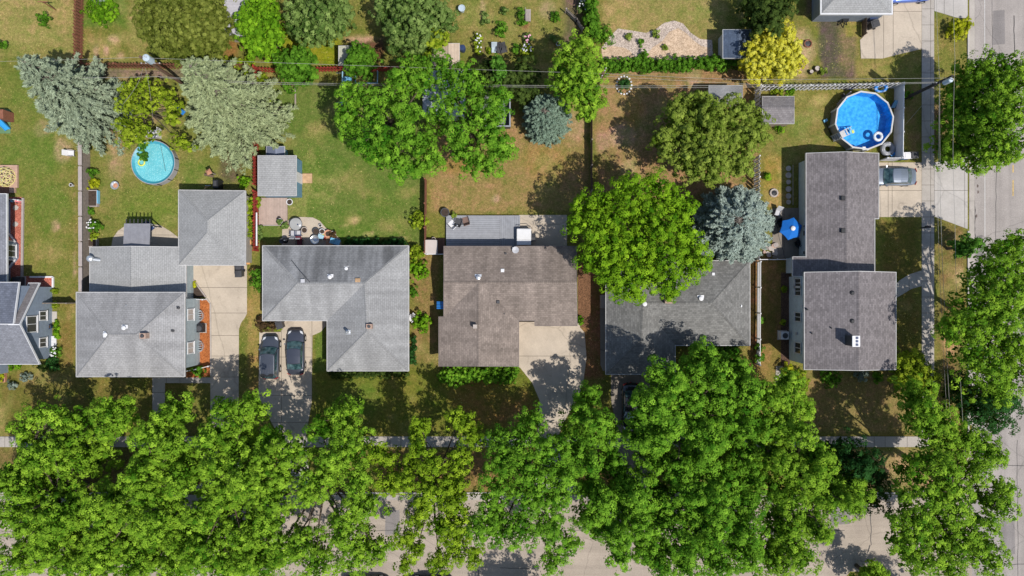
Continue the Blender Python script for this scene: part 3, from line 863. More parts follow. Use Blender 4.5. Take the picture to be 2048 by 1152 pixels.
def house_brown():
    h = thing('house', 'house with brown shingled cross-gable roof, clipped round hedge in front', 'house', P(1005, 600))
    z, zr = 2.6, 3.8
    A = (957, 565, zr)
    k = lambda y: zr - (zr - z) * (y - 565) / (651 - 565)
    rz = lambda x: zr - (zr - z) * (abs(x - 957)) / 79.0
    f = [[(888, 493, z), (1153, 493, z), (1153, 565, zr), A, (888, 565, zr)],
         [A, (1153, 565, zr), (1154, 651, z), (1070, 651, z), (1070, 641, k(641)), (1037, 641, k(641))],
         [A, (1037, 641, k(641)), (1037, 732, rz(1036)), (957, 732, zr)],
         [A, (957, 732, zr), (878, 732, z), (878, 634, z), (888, 634, rz(888))],
         [(888, 565, zr), A, (888, 634, rz(888))]]
    r = roof(h, f, RM['h3'], M['trim_dark'], caps=[((888, 565, zr), (1153, 565, zr)), (A, (957, 732, zr))])
    o = [(888, 493), (1153, 493), (1153, 651), (1037, 651), (1037, 732), (878, 732), (878, 634), (888, 634)]
    q = offset_poly([P(x, y, z)[:2] for x, y in o], .35)
    yr = P(0, 565, zr)[1]
    xs = [p[0] for p in q]; xe = max(xs); ys = [p[1] for p in q]; y1 = max(ys)
    xw = P(888, 0, z)[0] + .35
    south_main = P(0, 651, z)[1] + .35
    xm = P(957, 0, zr)[0]; ysouth = min(ys)
    g = [((xe, south_main, z - .03), (xe, y1, z - .03), (xe, yr, zr - .17)), ((xw, y1, z - .03), (xw, south_main, z - .03), (xw, yr, zr - .17)),
         ((P(878, 0, z)[0] + .35, ysouth, z - .03), (P(1037, 0, z)[0] - .35, ysouth, z - .03), (xm, ysouth, zr - .17))]
    walls(h, o, z - .02, .35, SD['tan'], g)
    vent_round(r, 956, 555, 3.6, .42, .3, 'metal'); vent_box(r, 1005, 541, 3.3, .36, .16, 'white'); vent_box(r, 950, 653, 3.8, .42, .5, 'stone')
    vent_box(r, 996, 604, 3.35, .3, .14, 'dark'); pipe(r, 1009, 628, 3.0, .1, .28); pipe(r, 1011, 507, 2.8, .1, .3)
    d = MB(); x, y, _ = P(1031, 500, 2.9); d.lathe(x, y, [(.05, 2.75), (.28, 2.82), (.33, 2.95), (.02, 2.86)], 14); d.bar((x, y, 2.8), (x - .3, y + .25, 3.0), .04)
    d.build('satellite_dish', M['grey_vinyl'], r)
    # blue awning on the west wall
    aw = MB(); x, y, _ = P(881.5, 610, 2.2)
    for i in range(5): aw.hexa([(x - .42, y - .38 + i * .15, 1.9), (x + .3, y - .38 + i * .15, 2.25), (x + .3, y - .27 + i * .15, 2.25), (x - .42, y - .27 + i * .15, 1.9), (x - .42, y - .38 + i * .15, 1.95), (x + .3, y - .38 + i * .15, 2.3), (x + .3, y - .27 + i * .15, 2.3), (x - .42, y - .27 + i * .15, 1.95)])
    aw.build('awning', M['blue'], h)


house_brown()


def house_charcoal():
    h = thing('house', 'house with charcoal hip roof, half covered by a big round maple', 'house', P(1330, 620))
    z, zr = 2.6, 4.15
    A, R, B = (1287, 606, zr), (1424, 606, zr), (1283, 676, zr)
    p = dict(a=(1212, 521.5, z), b=(1499.5, 521.5, z), c=(1499.5, 690.5, z), d=(1350, 690.5, z), e=(1350, 748, z), f=(1212, 748, z))
    r = roof(h, [[p['a'], p['b'], R, A], [p['b'], p['c'], R], [p['c'], p['d'], A, R], [p['d'], p['e'], B, A], [p['e'], p['f'], B], [p['f'], p['a'], A, B]], RM['h4'], M['trim'],
             caps=[(A, R), (p['b'], R), (p['c'], R), (A, B), (p['e'], B), (p['f'], B), (p['a'], A)])
    walls(h, [(1212, 521.5), (1499.5, 521.5), (1499.5, 690.5), (1350, 690.5), (1350, 748), (1212, 748)], z - .02, .4, SD['cream'])
    vent_round(r, 1403, 597, 3.95, .42, .3, 'white'); vent_round(r, 1290, 608, 3.95, .42, .3, 'white'); vent_box(r, 1427, 548, 3.0, .3, .15, 'white'); pipe(r, 1483, 612, 2.9, .12, .25, 'white')
    ch, x, y, zt = chimney(r, 1338, 601, 4.0, .7, .55, .7, 'brick')
    MB().box(x, y, zt, .3, .25, .12).build('flue', M['dark'], ch)


house_charcoal()


def house_corner():
    h = thing('house', 'two-storey corner house with taupe gable roof and pale blue siding', 'house', P(1690, 640))
    z, zr = 5.2, 6.6
    a, b = (1609, 545, z), (1609, 738.5, z)
    c, d = (1791.5, 738.5, z), (1791.5, 545, z)
    N, S = (1717, 543, zr), (1717, 740.5, zr)
    r = roof(h, [[a, N, S, b], [N, d, c, S]], RM['h5'], M['trim'], caps=[(N, S)])
    o = [(1609, 545), (1609, 738.5), (1791.5, 738.5), (1791.5, 545)]
    q = offset_poly([P(x, y, z)[:2] for x, y in o], .62)
    x0, x1 = min(p[0] for p in q), max(p[0] for p in q); y0, y1 = min(p[1] for p in q) - .3, max(p[1] for p in q) + .3
    xm = P(1717, 0, zr)[0]
    mb = MB()
    for (ax, ay), (bx, by) in (((x0, y1), (x0, y0)), ((x0, y0), (x1, y0)), ((x1, y0), (x1, y1)), ((x1, y1), (x0, y1))):
        mb.face([(ax, ay, -.05), (bx, by, -.05), (bx, by, z + .02), (ax, ay, z + .02)])
    mb.face([(x0, y0, z + .02), (x1, y0, z + .02), (xm, y0, zr - .18)]); mb.face([(x1, y1, z + .02), (x0, y1, z + .02), (xm, y1, zr - .18)])
    mb.build('wall', SD['pale_blue'], h)
    for py, w in ((566, .95), (582, .95), (634, .95), (696, 1.15)): window(h, x0, P(0, py, 2.4)[1], -1, 0, w, 1.5, 2.3)
    MB().box(x0 - .06, P(0, 667, 2)[1], 1.9, .12, .25, .3).build('dryer_vent', M['grey_vinyl'], h)
    MB().box(x0 - .05, P(0, 612, 2)[1], 3.1, .1, .3, .25).build('wall_lamp', M['white'], h)
    vent_round(r, 1706, 585.5, 6.2, .42, .32, 'black'); vent_round(r, 1706, 642, 6.2, .42, .32, 'black')
    pipe(r, 1617, 619, 5.2, .14, .4); pipe(r, 1665, 656.5, 5.8, .12, .35); pipe(r, 1626, 667, 5.25, .14, .4)
    ch, x, y, zt = chimney(r, 1711.5, 682.5, 6.3, .62, .9, 1.3, 'dark')
    MB().box(x, y, zt, .68, .98, .1).build('cap_slab', M['white'], ch)
    for k in (-.3, 0, .3): MB().box(x + .06, y + k, zt + .1, .2, .2, .06).build('flue', M['navy'], ch)
    # lower garage wing to the north
    ze, zg = 2.8, 4.0
    X0, XR, X1, X2 = 1612.5, 1693, 1757, 1749
    xl = lambda x: ze + (zg - ze) * (x - X0) / (XR - X0)
    xr = lambda x: zg - (zg - ze) * (x - XR) / (X1 - XR)
    r2 = roof(h, [[(X0, 307, ze), (XR, 304, zg), (XR, 552, zg), (1586, 552, xl(1586)), (1586, 514, xl(1586)), (X0, 514, ze)],
                  [(XR, 304, zg), (X1, 307, ze), (X1, 437, ze), (X2, 437, xr(X2)), (X2, 552, xr(X2)), (XR, 552, zg)]], RM['h5'], M['trim'], 'garage_roof', caps=[((XR, 304, zg), (XR, 552, zg))])
    r2['label'] = 'lower roof over the garage wing'
    for y in (396, 461): vent_box(r2, 1687, y, 3.85, .42, .2, 'black')
    w = [(X0, 307), (X0, 548), (X2, 548), (X2, 437), (X1, 437), (X1, 307)]
    qq = offset_poly([P(x, y, ze)[:2] for x, y in w], .42)
    gx0, gx1 = min(p[0] for p in qq), max(p[0] for p in qq); gy = max(p[1] for p in qq)
    walls(h, w, ze - .02, .42, SD['pale_blue'], [((gx1, gy, ze - .03), (gx0, gy, ze - .03), (P(XR, 0, zg)[0], gy, zg - .17))])
    e = P(1589, 0, 2.4)[0] + .12
    MB().box(e + .5, P(0, 530, 2.3)[1], -.05, 1.0, 1.5, 2.35).build('porch_wall', SD['pale_blue'], h)
    MB().box(gx1 + .03, P(0, 372, 1)[1], 0, .06, 4.8, 2.2).build('garage_door', SD['white'], h)
    for py, ww in ((452, .25), (466, .9), (505, .5)): MB().box(gx0 - .04, P(0, py, 1.5)[1], 1.3, .08, ww * .5, .8).build('wall_panel', M['dark'], h)


house_corner()


def house_gabled():
    h = thing('house', 'blue-grey sided house with steep gable and shed dormer, cut by the photo edge', 'house', P(20, 640))
    z, zr = 2.6, 5.3
    A, W = (38, 649, zr), (-260, 649, zr)
    SEp, NEp = (78, 728, z), (78, 566.5, z)
    r = roof(h, [[(-260, 728, z), SEp, A, W]], RM['h0'], M['white'])
    r['label'] = 'plain grey south slope'
    # north slope: narrow strip beside the dormer
    dx = -46.28
    kx = lambda x, zz: 1024 + x * PXM * HC / (HC - zz)
    r2 = roof(h, [[A, NEp, (kx(dx - .25, z), 566.5, z), (kx(dx - .25, zr), 649, zr)]], RM['shed_dark'], M['white'], 'roof_strip')
    zd = 4.6
    r3 = roof(h, [[(kx(dx + .18, zr + .04), 647.5, zr + .06), (-260, 647.5, zr + .06), (-260, 565, zd), (kx(dx + .18, zd), 565, zd)]], shingles('shingle_dormer', alb(112, 117, 130), .12, .15), M['white'], 'dormer_roof')
    r3['label'] = 'blue-grey shingled dormer roof'
    y0, y1, yr = P(0, 728, z)[1] + .35, P(0, 566.5, z)[1] - .35, P(0, 649, zr)[1]
    xw = -45.98
    mb = MB()
    mb.face([(xw, y0, -.05), (xw, y1, -.05), (xw, y1, z - .03), (xw, yr, zr - .2), (xw, y0, z - .03)])
    mb.face([(-62, y0, -.05), (xw, y0, -.05), (xw, y0, z - .03), (-62, y0, z - .03)]); mb.face([(xw, y1, -.05), (-62, y1, -.05), (-62, y1, z - .03), (xw, y1, z - .03)])
    mb.face([(dx, yr, zr - .1), (dx, y1 + .1, z - .1), (dx, y1 + .1, zd - .16), (dx, yr, zr - .1 + .02)])
    mb.face([(dx, y1 + .1, z - .1), (-62, y1 + .1, z - .1), (-62, y1 + .1, zd - .16), (dx, y1 + .1, zd - .16)])
    mb.build('wall', SD['blue_grey'], h)
    window(h, xw, P(0, 648.5, 3.2)[1], 1, 0, 1.6, 1.5, 3.05, bars=1)
    window(h, xw, P(0, 631.5, 1.5)[1], 1, 0, .95, 1.1, 1.45); window(h, xw, P(0, 685, 1.5)[1], 1, 0, .95, 1.1, 1.45)
    MB().box(xw + .06, P(0, 649, 4.5)[1], 4.35, .1, .35, .35).build('gable_vent', M['white'], h)
    MB().box(-56.0, y0 - .75, -.05, 11.2, 1.5, 2.2).build('porch', SD['blue_grey'], h)
    # north wing with a bay window
    ze = 2.6
    r4 = roof(h, [[(12.5, 388, ze), (12.5, 566, ze), (-260, 566, 5.0), (-260, 388, 5.0)]], RM['h0'], M['white'], 'wing_roof')
    r4['label'] = 'north wing roof over the bay window'
    xe = -50.15; ya, yb = P(0, 388, ze)[1] - .3, P(0, 566, ze)[1]
    m2 = MB(); m2.face([(xe, yb, -.05), (xe, ya, -.05), (xe, ya, ze - .05), (xe, yb, ze - .05)]); m2.face([(xe, ya, -.05), (-62, ya, -.05), (-62, ya, ze + .3), (xe, ya, ze - .05)])
    m2.build('wing_wall', SD['blue_grey'], h)
    by0, by1, ym = P(0, 538, 0)[1], P(0, 466, 0)[1], P(0, 503, 0)[1]
    bay = MB().prism([(xe, by0), (-49.3, by0 + 1.1), (-49.3, by1 - 1.1), (xe, by1)], -.05, 2.3).build('bay', SD['blue_grey'], h)
    window(h, -49.3, ym, 1, 0, 1.25, 1.5, 1.25, bars=1, parent=bay)
    s = math.hypot(xe + 49.3, 1.1)
    for sgn, yy in ((1, by1 - .55), (-1, by0 + .55)): window(h, (xe - 49.3) / 2, yy, 1.1 / s, sgn * (.85) / s, 1.0, 1.5, 1.25, bars=0, parent=bay)
    return h


house_gabled()


def garage_top():
    h = thing('garage', 'white-guttered garage with grey hip roof at the top edge, blue car beside it', 'garage', P(1710, -50))
    z, zr = 2.7, 4.1
    A, B = (1713, -50, zr), (1713, -62, zr)
    c = [(1643, 26.5, z), (1783, 26.5, z), (1783, -140, z), (1643, -140, z)]
    roof(h, [[c[0], c[1], A], [c[1], c[2], B, A], [c[2], c[3], B], [c[3], c[0], A, B]], RM['g1'], M['white'], trim_w=.12, caps=[(c[0], A), (c[1], A)])
    walls(h, [p[:2] for p in c], z - .02, .22, boards('siding_steel', alb(140, 148, 160), .2, 2, .05, .1))


garage_top()


def shed(label, x0, y0, x1, y1, z, zr, roofm, wallm, axis='x', inset=.15, trim='trim', extra=None, offs=0, shape='gable'):
    """small garden shed; axis is the direction of its ridge"""
    h = thing('garden_shed', label, 'shed', P((x0 + x1) / 2, (y0 + y1) / 2))
    if shape == 'flat':
        f = [[(x0, y0, zr), (x1, y0, zr), (x1, y1, z), (x0, y1, z)]]; caps = []
    elif axis == 'x':
        m = (y0 + y1) / 2 + offs; f = [[(x0, y0, z), (x1, y0, z), (x1, m, zr), (x0, m, zr)], [(x0, m, zr), (x1, m, zr), (x1, y1, z), (x0, y1, z)]]; caps = [((x0, m, zr), (x1, m, zr))]
    else:
        m = (x0 + x1) / 2 + offs; f = [[(x0, y0, z), (m, y0, zr), (m, y1, zr), (x0, y1, z)], [(m, y0, zr), (x1, y0, z), (x1, y1, z), (m, y1, zr)]]; caps = [((m, y0, zr), (m, y1, zr))]
    r = roof(h, f, roofm, M[trim], thick=.08, trim_w=.03, caps=caps)
    q = offset_poly([P(x, y, z)[:2] for x, y in ((x0, y0), (x1, y0), (x1, y1), (x0, y1))], inset)
    xa, xb = min(p[0] for p in q), max(p[0] for p in q); ya, yb = min(p[1] for p in q), max(p[1] for p in q)
    g = []
    if shape != 'flat':
        if axis == 'x':
            ym = P(0, m, zr)[1]; g = [((xb, ya, z - .03), (xb, yb, z - .03), (xb, ym, zr - .1)), ((xa, yb, z - .03), (xa, ya, z - .03), (xa, ym, zr - .1))]
        else:
            xm = P(m, 0, zr)[0]; g = [((xa, ya, z - .03), (xb, ya, z - .03), (xm, ya, zr - .1)), ((xb, yb, z - .03), (xa, yb, z - .03), (xm, yb, zr - .1))]
    walls(h, [(x0, y0), (x1, y0), (x1, y1), (x0, y1)], z - .02, inset, wallm, g)
    if extra: extra(h, r, xa, xb, ya, yb)
    return h


def blue_shed_extra(h, r, xa, xb, ya, yb):
    MB().box(xb + .04, P(0, 356, 1)[1], .1, .06, 1.0, 1.95).build('door', M['white'], h)
    MB().box(xb + .55, P(0, 357)[1], 0, .95, .95, .14).build('doorstep', M['wood_tan'], h)


shed('blue-walled garden shed with square grey roof behind a plank deck', 516, 311.5, 592.5, 391.5, 2.3, 2.9, RM['g1'], SD['sky'], shape='flat', inset=.12, extra=blue_shed_extra)
shed('tiny slate-blue playhouse roof behind the blue-walled shed', 533, 293, 569, 311, 1.5, 2.0, simple('slate_metal_roof', alb(120, 128, 148), .5, .1), SD['sky'], 'y')
shed('dark grey gabled shed standing between the white fence and the pool', 1525, 193, 1588, 247, 2.1, 2.8, RM['shed_dark'], SD['tan'], 'x', offs=-5)
shed('light grey gabled shed half hidden under the broad olive tree', 1418, 171, 1485, 206, 2.1, 2.8, RM['h1'], SD['cream'], 'x', offs=4)
shed('white shed with slate-blue gable roof at the end of the gravel bed', 1446, 59.5, 1501, 116, 2.1, 2.8, RM['shed_blue'], SD['white'], 'y', offs=4, trim='white')
shed('tan metal-roofed shed beside the blue barrel', 863, 87, 919, 131, 2.1, 2.6, boards('tan_metal_roof', alb(200, 180, 160), .28, 0, .07, .12, .6), SD['tan'], 'y', offs=6)
shed('pale lean-to with bleached board roof half under a small round tree', 677.5, 92, 712, 130, 2.0, 2.2, boards('bleached_boards', alb(186, 186, 168), .2, 0, .06, .12), SD['tan'], shape='flat', inset=.08)
shed('long pale grey flat roof between the olive conifer and the bright green tree', 449, -60, 489, 71, 2.3, 2.8, boards('grey_sheet_roof', alb(186, 184, 190), .3, 1, .04, .06, .6), SD['cream'], shape='flat')
shed('white-roofed pavilion glimpsed through the two garden maples', 846, 141, 930, 232, 2.5, 3.2, boards('white_sheet_roof', alb(204, 208, 220), .45, 0, .03, .05, .5), SD['white'], 'y')

# grey metal awning behind the split-level house
aw = thing('pergola', 'grey corrugated pergola roof on posts behind the split-level house', 'pergola', P(274, 475))
corr = boards('corrugated_grey', alb(150, 150, 156), .12, 0, .03, .25, .5)
a, b = P(248, 447, 2.5), P(300.5, 498, 2.5)
MB().hexa([(a[0], b[1], 2.6), (b[0], b[1], 2.6), (b[0], a[1], 2.42), (a[0], a[1], 2.42), (a[0], b[1], 2.66), (b[0], b[1], 2.66), (b[0], a[1], 2.48), (a[0], a[1], 2.48)]).build('canopy', corr, aw)
rf = MB()
for i in range(7):
    x = a[0] + .12 + i * (b[0] - a[0] - .24) / 6
    rf.bar((x, a[1] - .2, 2.34), (x, a[1] + .45, 2.31), .06, .12)
rf.bar((a[0], a[1] - .15, 2.26), (b[0], a[1] - .15, 2.26), .08, .12)
rf.build('rafter_frame', M['dark'], aw)
for x in (a[0] + .15, b[0] - .15): MB().box(x, a[1] - .15, 0, .1, .1, 2.2).build('post', M['dark'], aw)
# ================================================================ VEGETATION
def unit(v): return v / np.maximum(np.linalg.norm(v, axis=-1, keepdims=True), 1e-9)


def leaf_mesh(name, C, N, size, tint, mat, parent, aspect=0.6, along=None):
    """one rhombic leaf (spray) per row: centre, normal, half length, tint"""
    n = len(C)
    off = np.array(origin(parent)) if parent is not None else np.zeros(3)
    N = unit(N)
    ref = RNG.normal(size=(n, 3)) if along is None else along
    T = unit(ref - N * np.sum(ref * N, 1, keepdims=True)); B = np.cross(N, T)
    s = size[:, None]
    V = np.stack([C + T * s, C + B * s * aspect + N * s * .12, C - T * s, C - B * s * aspect + N * s * .12], 1) - off
    me = bpy.data.meshes.new(name)
    me.vertices.add(4 * n); me.vertices.foreach_set('co', V.ravel().astype(np.float32))
    me.loops.add(4 * n); me.loops.foreach_set('vertex_index', np.arange(4 * n, dtype=np.int32))
    me.polygons.add(n); me.polygons.foreach_set('loop_start', (np.arange(n) * 4).astype(np.int32))
    me.update(calc_edges=True)
    a = me.attributes.new('tint', 'FLOAT', 'FACE'); a.data.foreach_set('value', np.clip(tint, 0, 1).astype(np.float32))
    me.materials.append(mat)
    o = bpy.data.objects.new(name, me); COL.objects.link(o)
    if parent is not None: o.parent = parent
    return o


def lobe_leaves(c, r, rz, puff=.34, leaf=.15, dens=1.0, fill=.35, tone=0.0, low=-.3, up=.55):
    """leaf sprays gathered in puffs over an uneven dome, plus a thinner filling inside"""
    n = max(6, int(dens * 2.5 * r * (r + rz) * .5 / puff ** 2))
    d = unit(RNG.normal(size=(n * 2, 3))); d = d[d[:, 2] > low][:n]
    ph = RNG.random(6) * 6.28
    wob = 1 + .16 * np.sin(3 * d[:, 0] + ph[0] + 2 * d[:, 2]) + .14 * np.sin(5 * d[:, 1] + ph[1]) + .10 * np.sin(9 * d[:, 0] * d[:, 1] + ph[2])
    rad = (RNG.random(len(d)) ** .6 * .34 + .70) * wob
    pc = c + d * rad[:, None] * np.array([r, r, rz])
    m = 32
    k = len(pc)
    e = unit(RNG.normal(size=(k, m, 3)) * .62 + d[:, None, :] * .55 + np.array([0, 0, up]))
    pr = puff * (.7 + .5 * RNG.random((k, 1, 1))) * (.78 + .3 * RNG.random((k, m, 1)))
    lc = (pc[:, None, :] + e * pr * np.array([1, 1, .75])).reshape(-1, 3)
    ln = unit(e * 1.2 + d[:, None, :] * .2 + np.array([0, 0, .12]) + RNG.normal(size=e.shape) * .2).reshape(-1, 3)
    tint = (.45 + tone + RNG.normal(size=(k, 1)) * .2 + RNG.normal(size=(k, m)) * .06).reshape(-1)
    sz = leaf * (.7 + .6 * RNG.random(k * m))
    q = int(k * m * fill * .3)
    di = unit(RNG.normal(size=(q, 3))) * (RNG.random((q, 1)) ** .5) * .72
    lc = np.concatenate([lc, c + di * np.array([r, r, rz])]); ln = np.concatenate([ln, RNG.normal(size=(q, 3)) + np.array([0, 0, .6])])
    tint = np.concatenate([tint, .2 + RNG.normal(size=q) * .1 + tone]); sz = np.concatenate([sz, leaf * 1.9 * np.ones(q)])  # filling leaves tinted darker than the outer ones: inner shade put into their colour
    return lc, ln, sz, tint


def limbs(mb, base, tips, r0, zf=.45):
    base = Vector(base)
    ctr = Vector((sum(t[0] for t in tips) / len(tips), sum(t[1] for t in tips) / len(tips), max(t[2] for t in tips)))
    fork = base.lerp(Vector((base.x * .6 + ctr.x * .4, base.y * .6 + ctr.y * .4, ctr.z)), zf)
    mb.tube([base - Vector((0, 0, .2)), base.lerp(fork, .5), fork], [r0 * 1.25, r0, r0 * .85], 8)
    mb.tube([fork, fork.lerp(ctr, .6), ctr], [r0 * .8, r0 * .45, r0 * .15], 6)
    for t in tips:
        t = Vector(t); s = fork.lerp(ctr, random.uniform(0, .45)); m = s.lerp(t, .5) + Vector((0, 0, -.04 * (t - s).length)) + Vector((random.uniform(-.3, .3), random.uniform(-.3, .3), 0))
        mb.tube([s, m, t], [r0 * .42, r0 * .26, r0 * .08], 5)
        for _ in range(3):
            p = m.lerp(t, random.random()); q = p + Vector((random.uniform(-1, 1), random.uniform(-1, 1), random.uniform(.1, .7))) * .9
            mb.tube([p, q], [r0 * .12, r0 * .03], 4)


LF = {}
def G(r, g, b, k=.78): return alb(r, g, b, k)
LF['maple'] = leaf_mat('leaf_street_maple', G(66, 116, 18), G(172, 212, 64))
LF['maple_lime'] = leaf_mat('leaf_lime_maple', G(76, 114, 12), G(176, 206, 54))
LF['maple_deep'] = leaf_mat('leaf_deep_maple', G(56, 110, 18), G(152, 202, 60))
LF['round_maple'] = leaf_mat('leaf_round_maple', G(64, 114, 10), G(162, 204, 44))
LF['ash'] = leaf_mat('leaf_ash', G(48, 96, 24), G(124, 178, 66))
LF['olive'] = leaf_mat('leaf_olive', G(84, 110, 26), G(170, 188, 82))
LF['olive_dk'] = leaf_mat('leaf_olive_conifer', G(78, 92, 26), G(152, 160, 74))
LF['mix'] = leaf_mat('leaf_mixed_green', G(66, 98, 36), G(152, 176, 96))
LF['dark'] = leaf_mat('leaf_dark', G(38, 58, 22), G(98, 120, 52))
LF['deepgreen'] = leaf_mat('leaf_deep_green', G(24, 62, 24), G(70, 122, 56))
LF['bright'] = leaf_mat('leaf_bright', G(66, 116, 12), G(152, 200, 44))
LF['gold'] = leaf_mat('leaf_gold', G(212, 204, 36), G(255, 252, 120), .35)
LF['goldlime'] = leaf_mat('leaf_golden_lime', G(150, 164, 16), G(226, 224, 60), .3)
LF['brown'] = leaf_mat('leaf_bronze', G(62, 48, 34), G(130, 104, 72))
LF['grey'] = leaf_mat('leaf_silver', G(96, 112, 100), G(176, 190, 176))
LF['spruce'] = leaf_mat('needle_blue_spruce', G(80, 98, 80), G(176, 190, 160), .1)
LF['spruce_pale'] = leaf_mat('needle_pale_spruce', G(88, 104, 70), G(182, 194, 146), .1)
LF['spruce_teal'] = leaf_mat('needle_teal_spruce', G(70, 94, 80), G(154, 178, 156), .1)
LF['spruce_silver'] = leaf_mat('needle_silver_spruce', G(84, 106, 100), G(190, 206, 194), .1)
LF['hedge'] = leaf_mat('leaf_hedge', G(48, 92, 14), G(120, 172, 50))
LF['vine'] = leaf_mat('leaf_yellow_green', G(94, 122, 16), G(182, 200, 58))


ROW = 'maples in the verge along the front street'


def tree(name, label, lobes, zt, leaf, group=None, drop=.28, base=None, bark='bark', puff=.36, lsize=.085, dens=1.0, fill=.7, cat='tree', r0=None, flat=.95, up=.55, under=.5, tilt=0.0):
    """lobes: (photo px, px, radius px[, tone]) of the crown as it stands at height zt; outer lobes hang lower"""
    mx, my = sum(l[0] for l in lobes) / len(lobes), sum(l[1] for l in lobes) / len(lobes)
    dm = max(max(math.hypot(l[0] - mx, l[1] - my) for l in lobes), 30.0)
    L = []
    for l in lobes:
        d = math.hypot(l[0] - mx, l[1] - my) / dm
        z = zt * (1 - drop * d * d) * (random.uniform(.78, 1.06) if under >= 1 else random.uniform(.9, 1.04))
        if tilt:
            cl = math.hypot(1024 - mx, 576 - my)
            z *= 1 - tilt * ((l[0] - mx) * (1024 - mx) + (l[1] - my) * (576 - my)) / cl / dm
        r = PR(l[2], z); z = max(z - r * flat * .8, r * .8)
        x, y, _ = P(l[0], l[1], z)
        L.append((x, y, z, r, l[3] if len(l) > 3 else 0.0))
    bx, by = (sum(l[0] for l in L) / len(L), sum(l[1] for l in L) / len(L))
    if base: bx, by = P(base[0], base[1])[:2]
    t = thing(name, label, cat, (bx, by, 0), group)
    mb = MB(); limbs(mb, (bx, by, 0), [l[:3] for l in L], r0 or min(.32, .05 + zt * .022))
    mb.build('trunk', M[bark], t)
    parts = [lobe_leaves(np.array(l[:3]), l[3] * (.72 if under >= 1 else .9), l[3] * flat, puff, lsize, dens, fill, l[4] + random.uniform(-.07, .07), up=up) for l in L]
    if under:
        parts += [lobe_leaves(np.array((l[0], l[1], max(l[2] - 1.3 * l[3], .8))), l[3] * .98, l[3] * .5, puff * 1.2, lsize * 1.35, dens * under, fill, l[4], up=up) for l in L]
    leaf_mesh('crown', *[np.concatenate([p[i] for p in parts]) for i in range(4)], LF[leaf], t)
    return t


def spruce(label, base, R, apex, zt, leaf, skip=.14, needle=.22, dens=1.45, boughs=3.6, tiers=2.6, dome=False):
    """conical blue spruce: whorls of drooping boughs carrying needle tufts"""
    bx, by, _ = P(*base); ax, ay, _ = P(apex[0], apex[1], zt)
    t = thing('spruce_tree', label, 'tree', (bx, by, 0))
    mb = MB(); mb.tube([(bx, by, -.2), ((bx + ax) / 2, (by + ay) / 2, zt * .5), (ax, ay, zt)], [.26, .16, .03], 8)
    Cs, Ns, Al, Sz, Ti = [], [], [], [], []
    nl = int(zt * tiers)
    for i in range(nl):
        f = (i + .5) / nl; z = .5 + (zt - .6) * f
        rad = R * (1 - f) ** .68 * (1.0 if f > .12 else .86) * random.uniform(.86, 1.06) + .2
        if dome: rad = R * math.sqrt(max(0, 1 - (f * .97) ** 2.2)) * random.uniform(.93, 1.04)
        nb = max(6, int(5 + rad * boughs))
        cx, cy = bx + (ax - bx) * f, by + (ay - by) * f
        ph = random.random() * 6.28
        for b in range(nb):
            a = ph + 6.283 * b / nb + random.uniform(-.3, .3)
            if random.random() < skip: continue
            ln = rad * random.uniform(.76, 1.08) if dome else rad * random.choice((random.uniform(.55, .9), random.uniform(.85, 1.22)))
            dx, dy = math.cos(a), math.sin(a)
            tip = (cx + dx * ln, cy + dy * ln, z - ln * .18 + .12)
            mb.tube([(cx, cy, z), tip], [.035, .012], 3, False)
            m = max(5, int(ln * 9 * dens))
            u = .30 + .74 * RNG.random(m) ** .7
            lat = RNG.normal(size=m) * .26 * (1.15 - u) * max(.6, ln * .55)
            p = np.stack([cx + dx * ln * u - dy * lat, cy + dy * ln * u + dx * lat, z + (-ln * .18 + .12) * u + RNG.normal(size=m) * .06], 1)
            k = 6
            al = unit(np.array([dx, dy, .3]) + np.stack([-dy * lat, dx * lat, 0 * lat], 1)[:, None, :] * .9 + RNG.normal(size=(m, k, 3)) * .55)
            c = p[:, None, :] + al * needle * .45
            nn = np.array([0, 0, 1.0]) + RNG.normal(size=(m, k, 3)) * .5
            Cs.append(c.reshape(-1, 3)); Ns.append(nn.reshape(-1, 3)); Al.append(al.reshape(-1, 3))
            Sz.append(needle * (.6 + .5 * RNG.random(m * k)))
            Ti.append((.25 + .5 * u[:, None] + RNG.normal(size=(m, k)) * .14 + RNG.normal(size=(m, 1)) * .17).reshape(-1))
    mb.build('trunk', M['bark_grey'], t)
    leaf_mesh('crown', np.concatenate(Cs), np.concatenate(Ns), np.concatenate(Sz), np.concatenate(Ti), LF[leaf], t, aspect=.22, along=np.concatenate(Al))
    return t


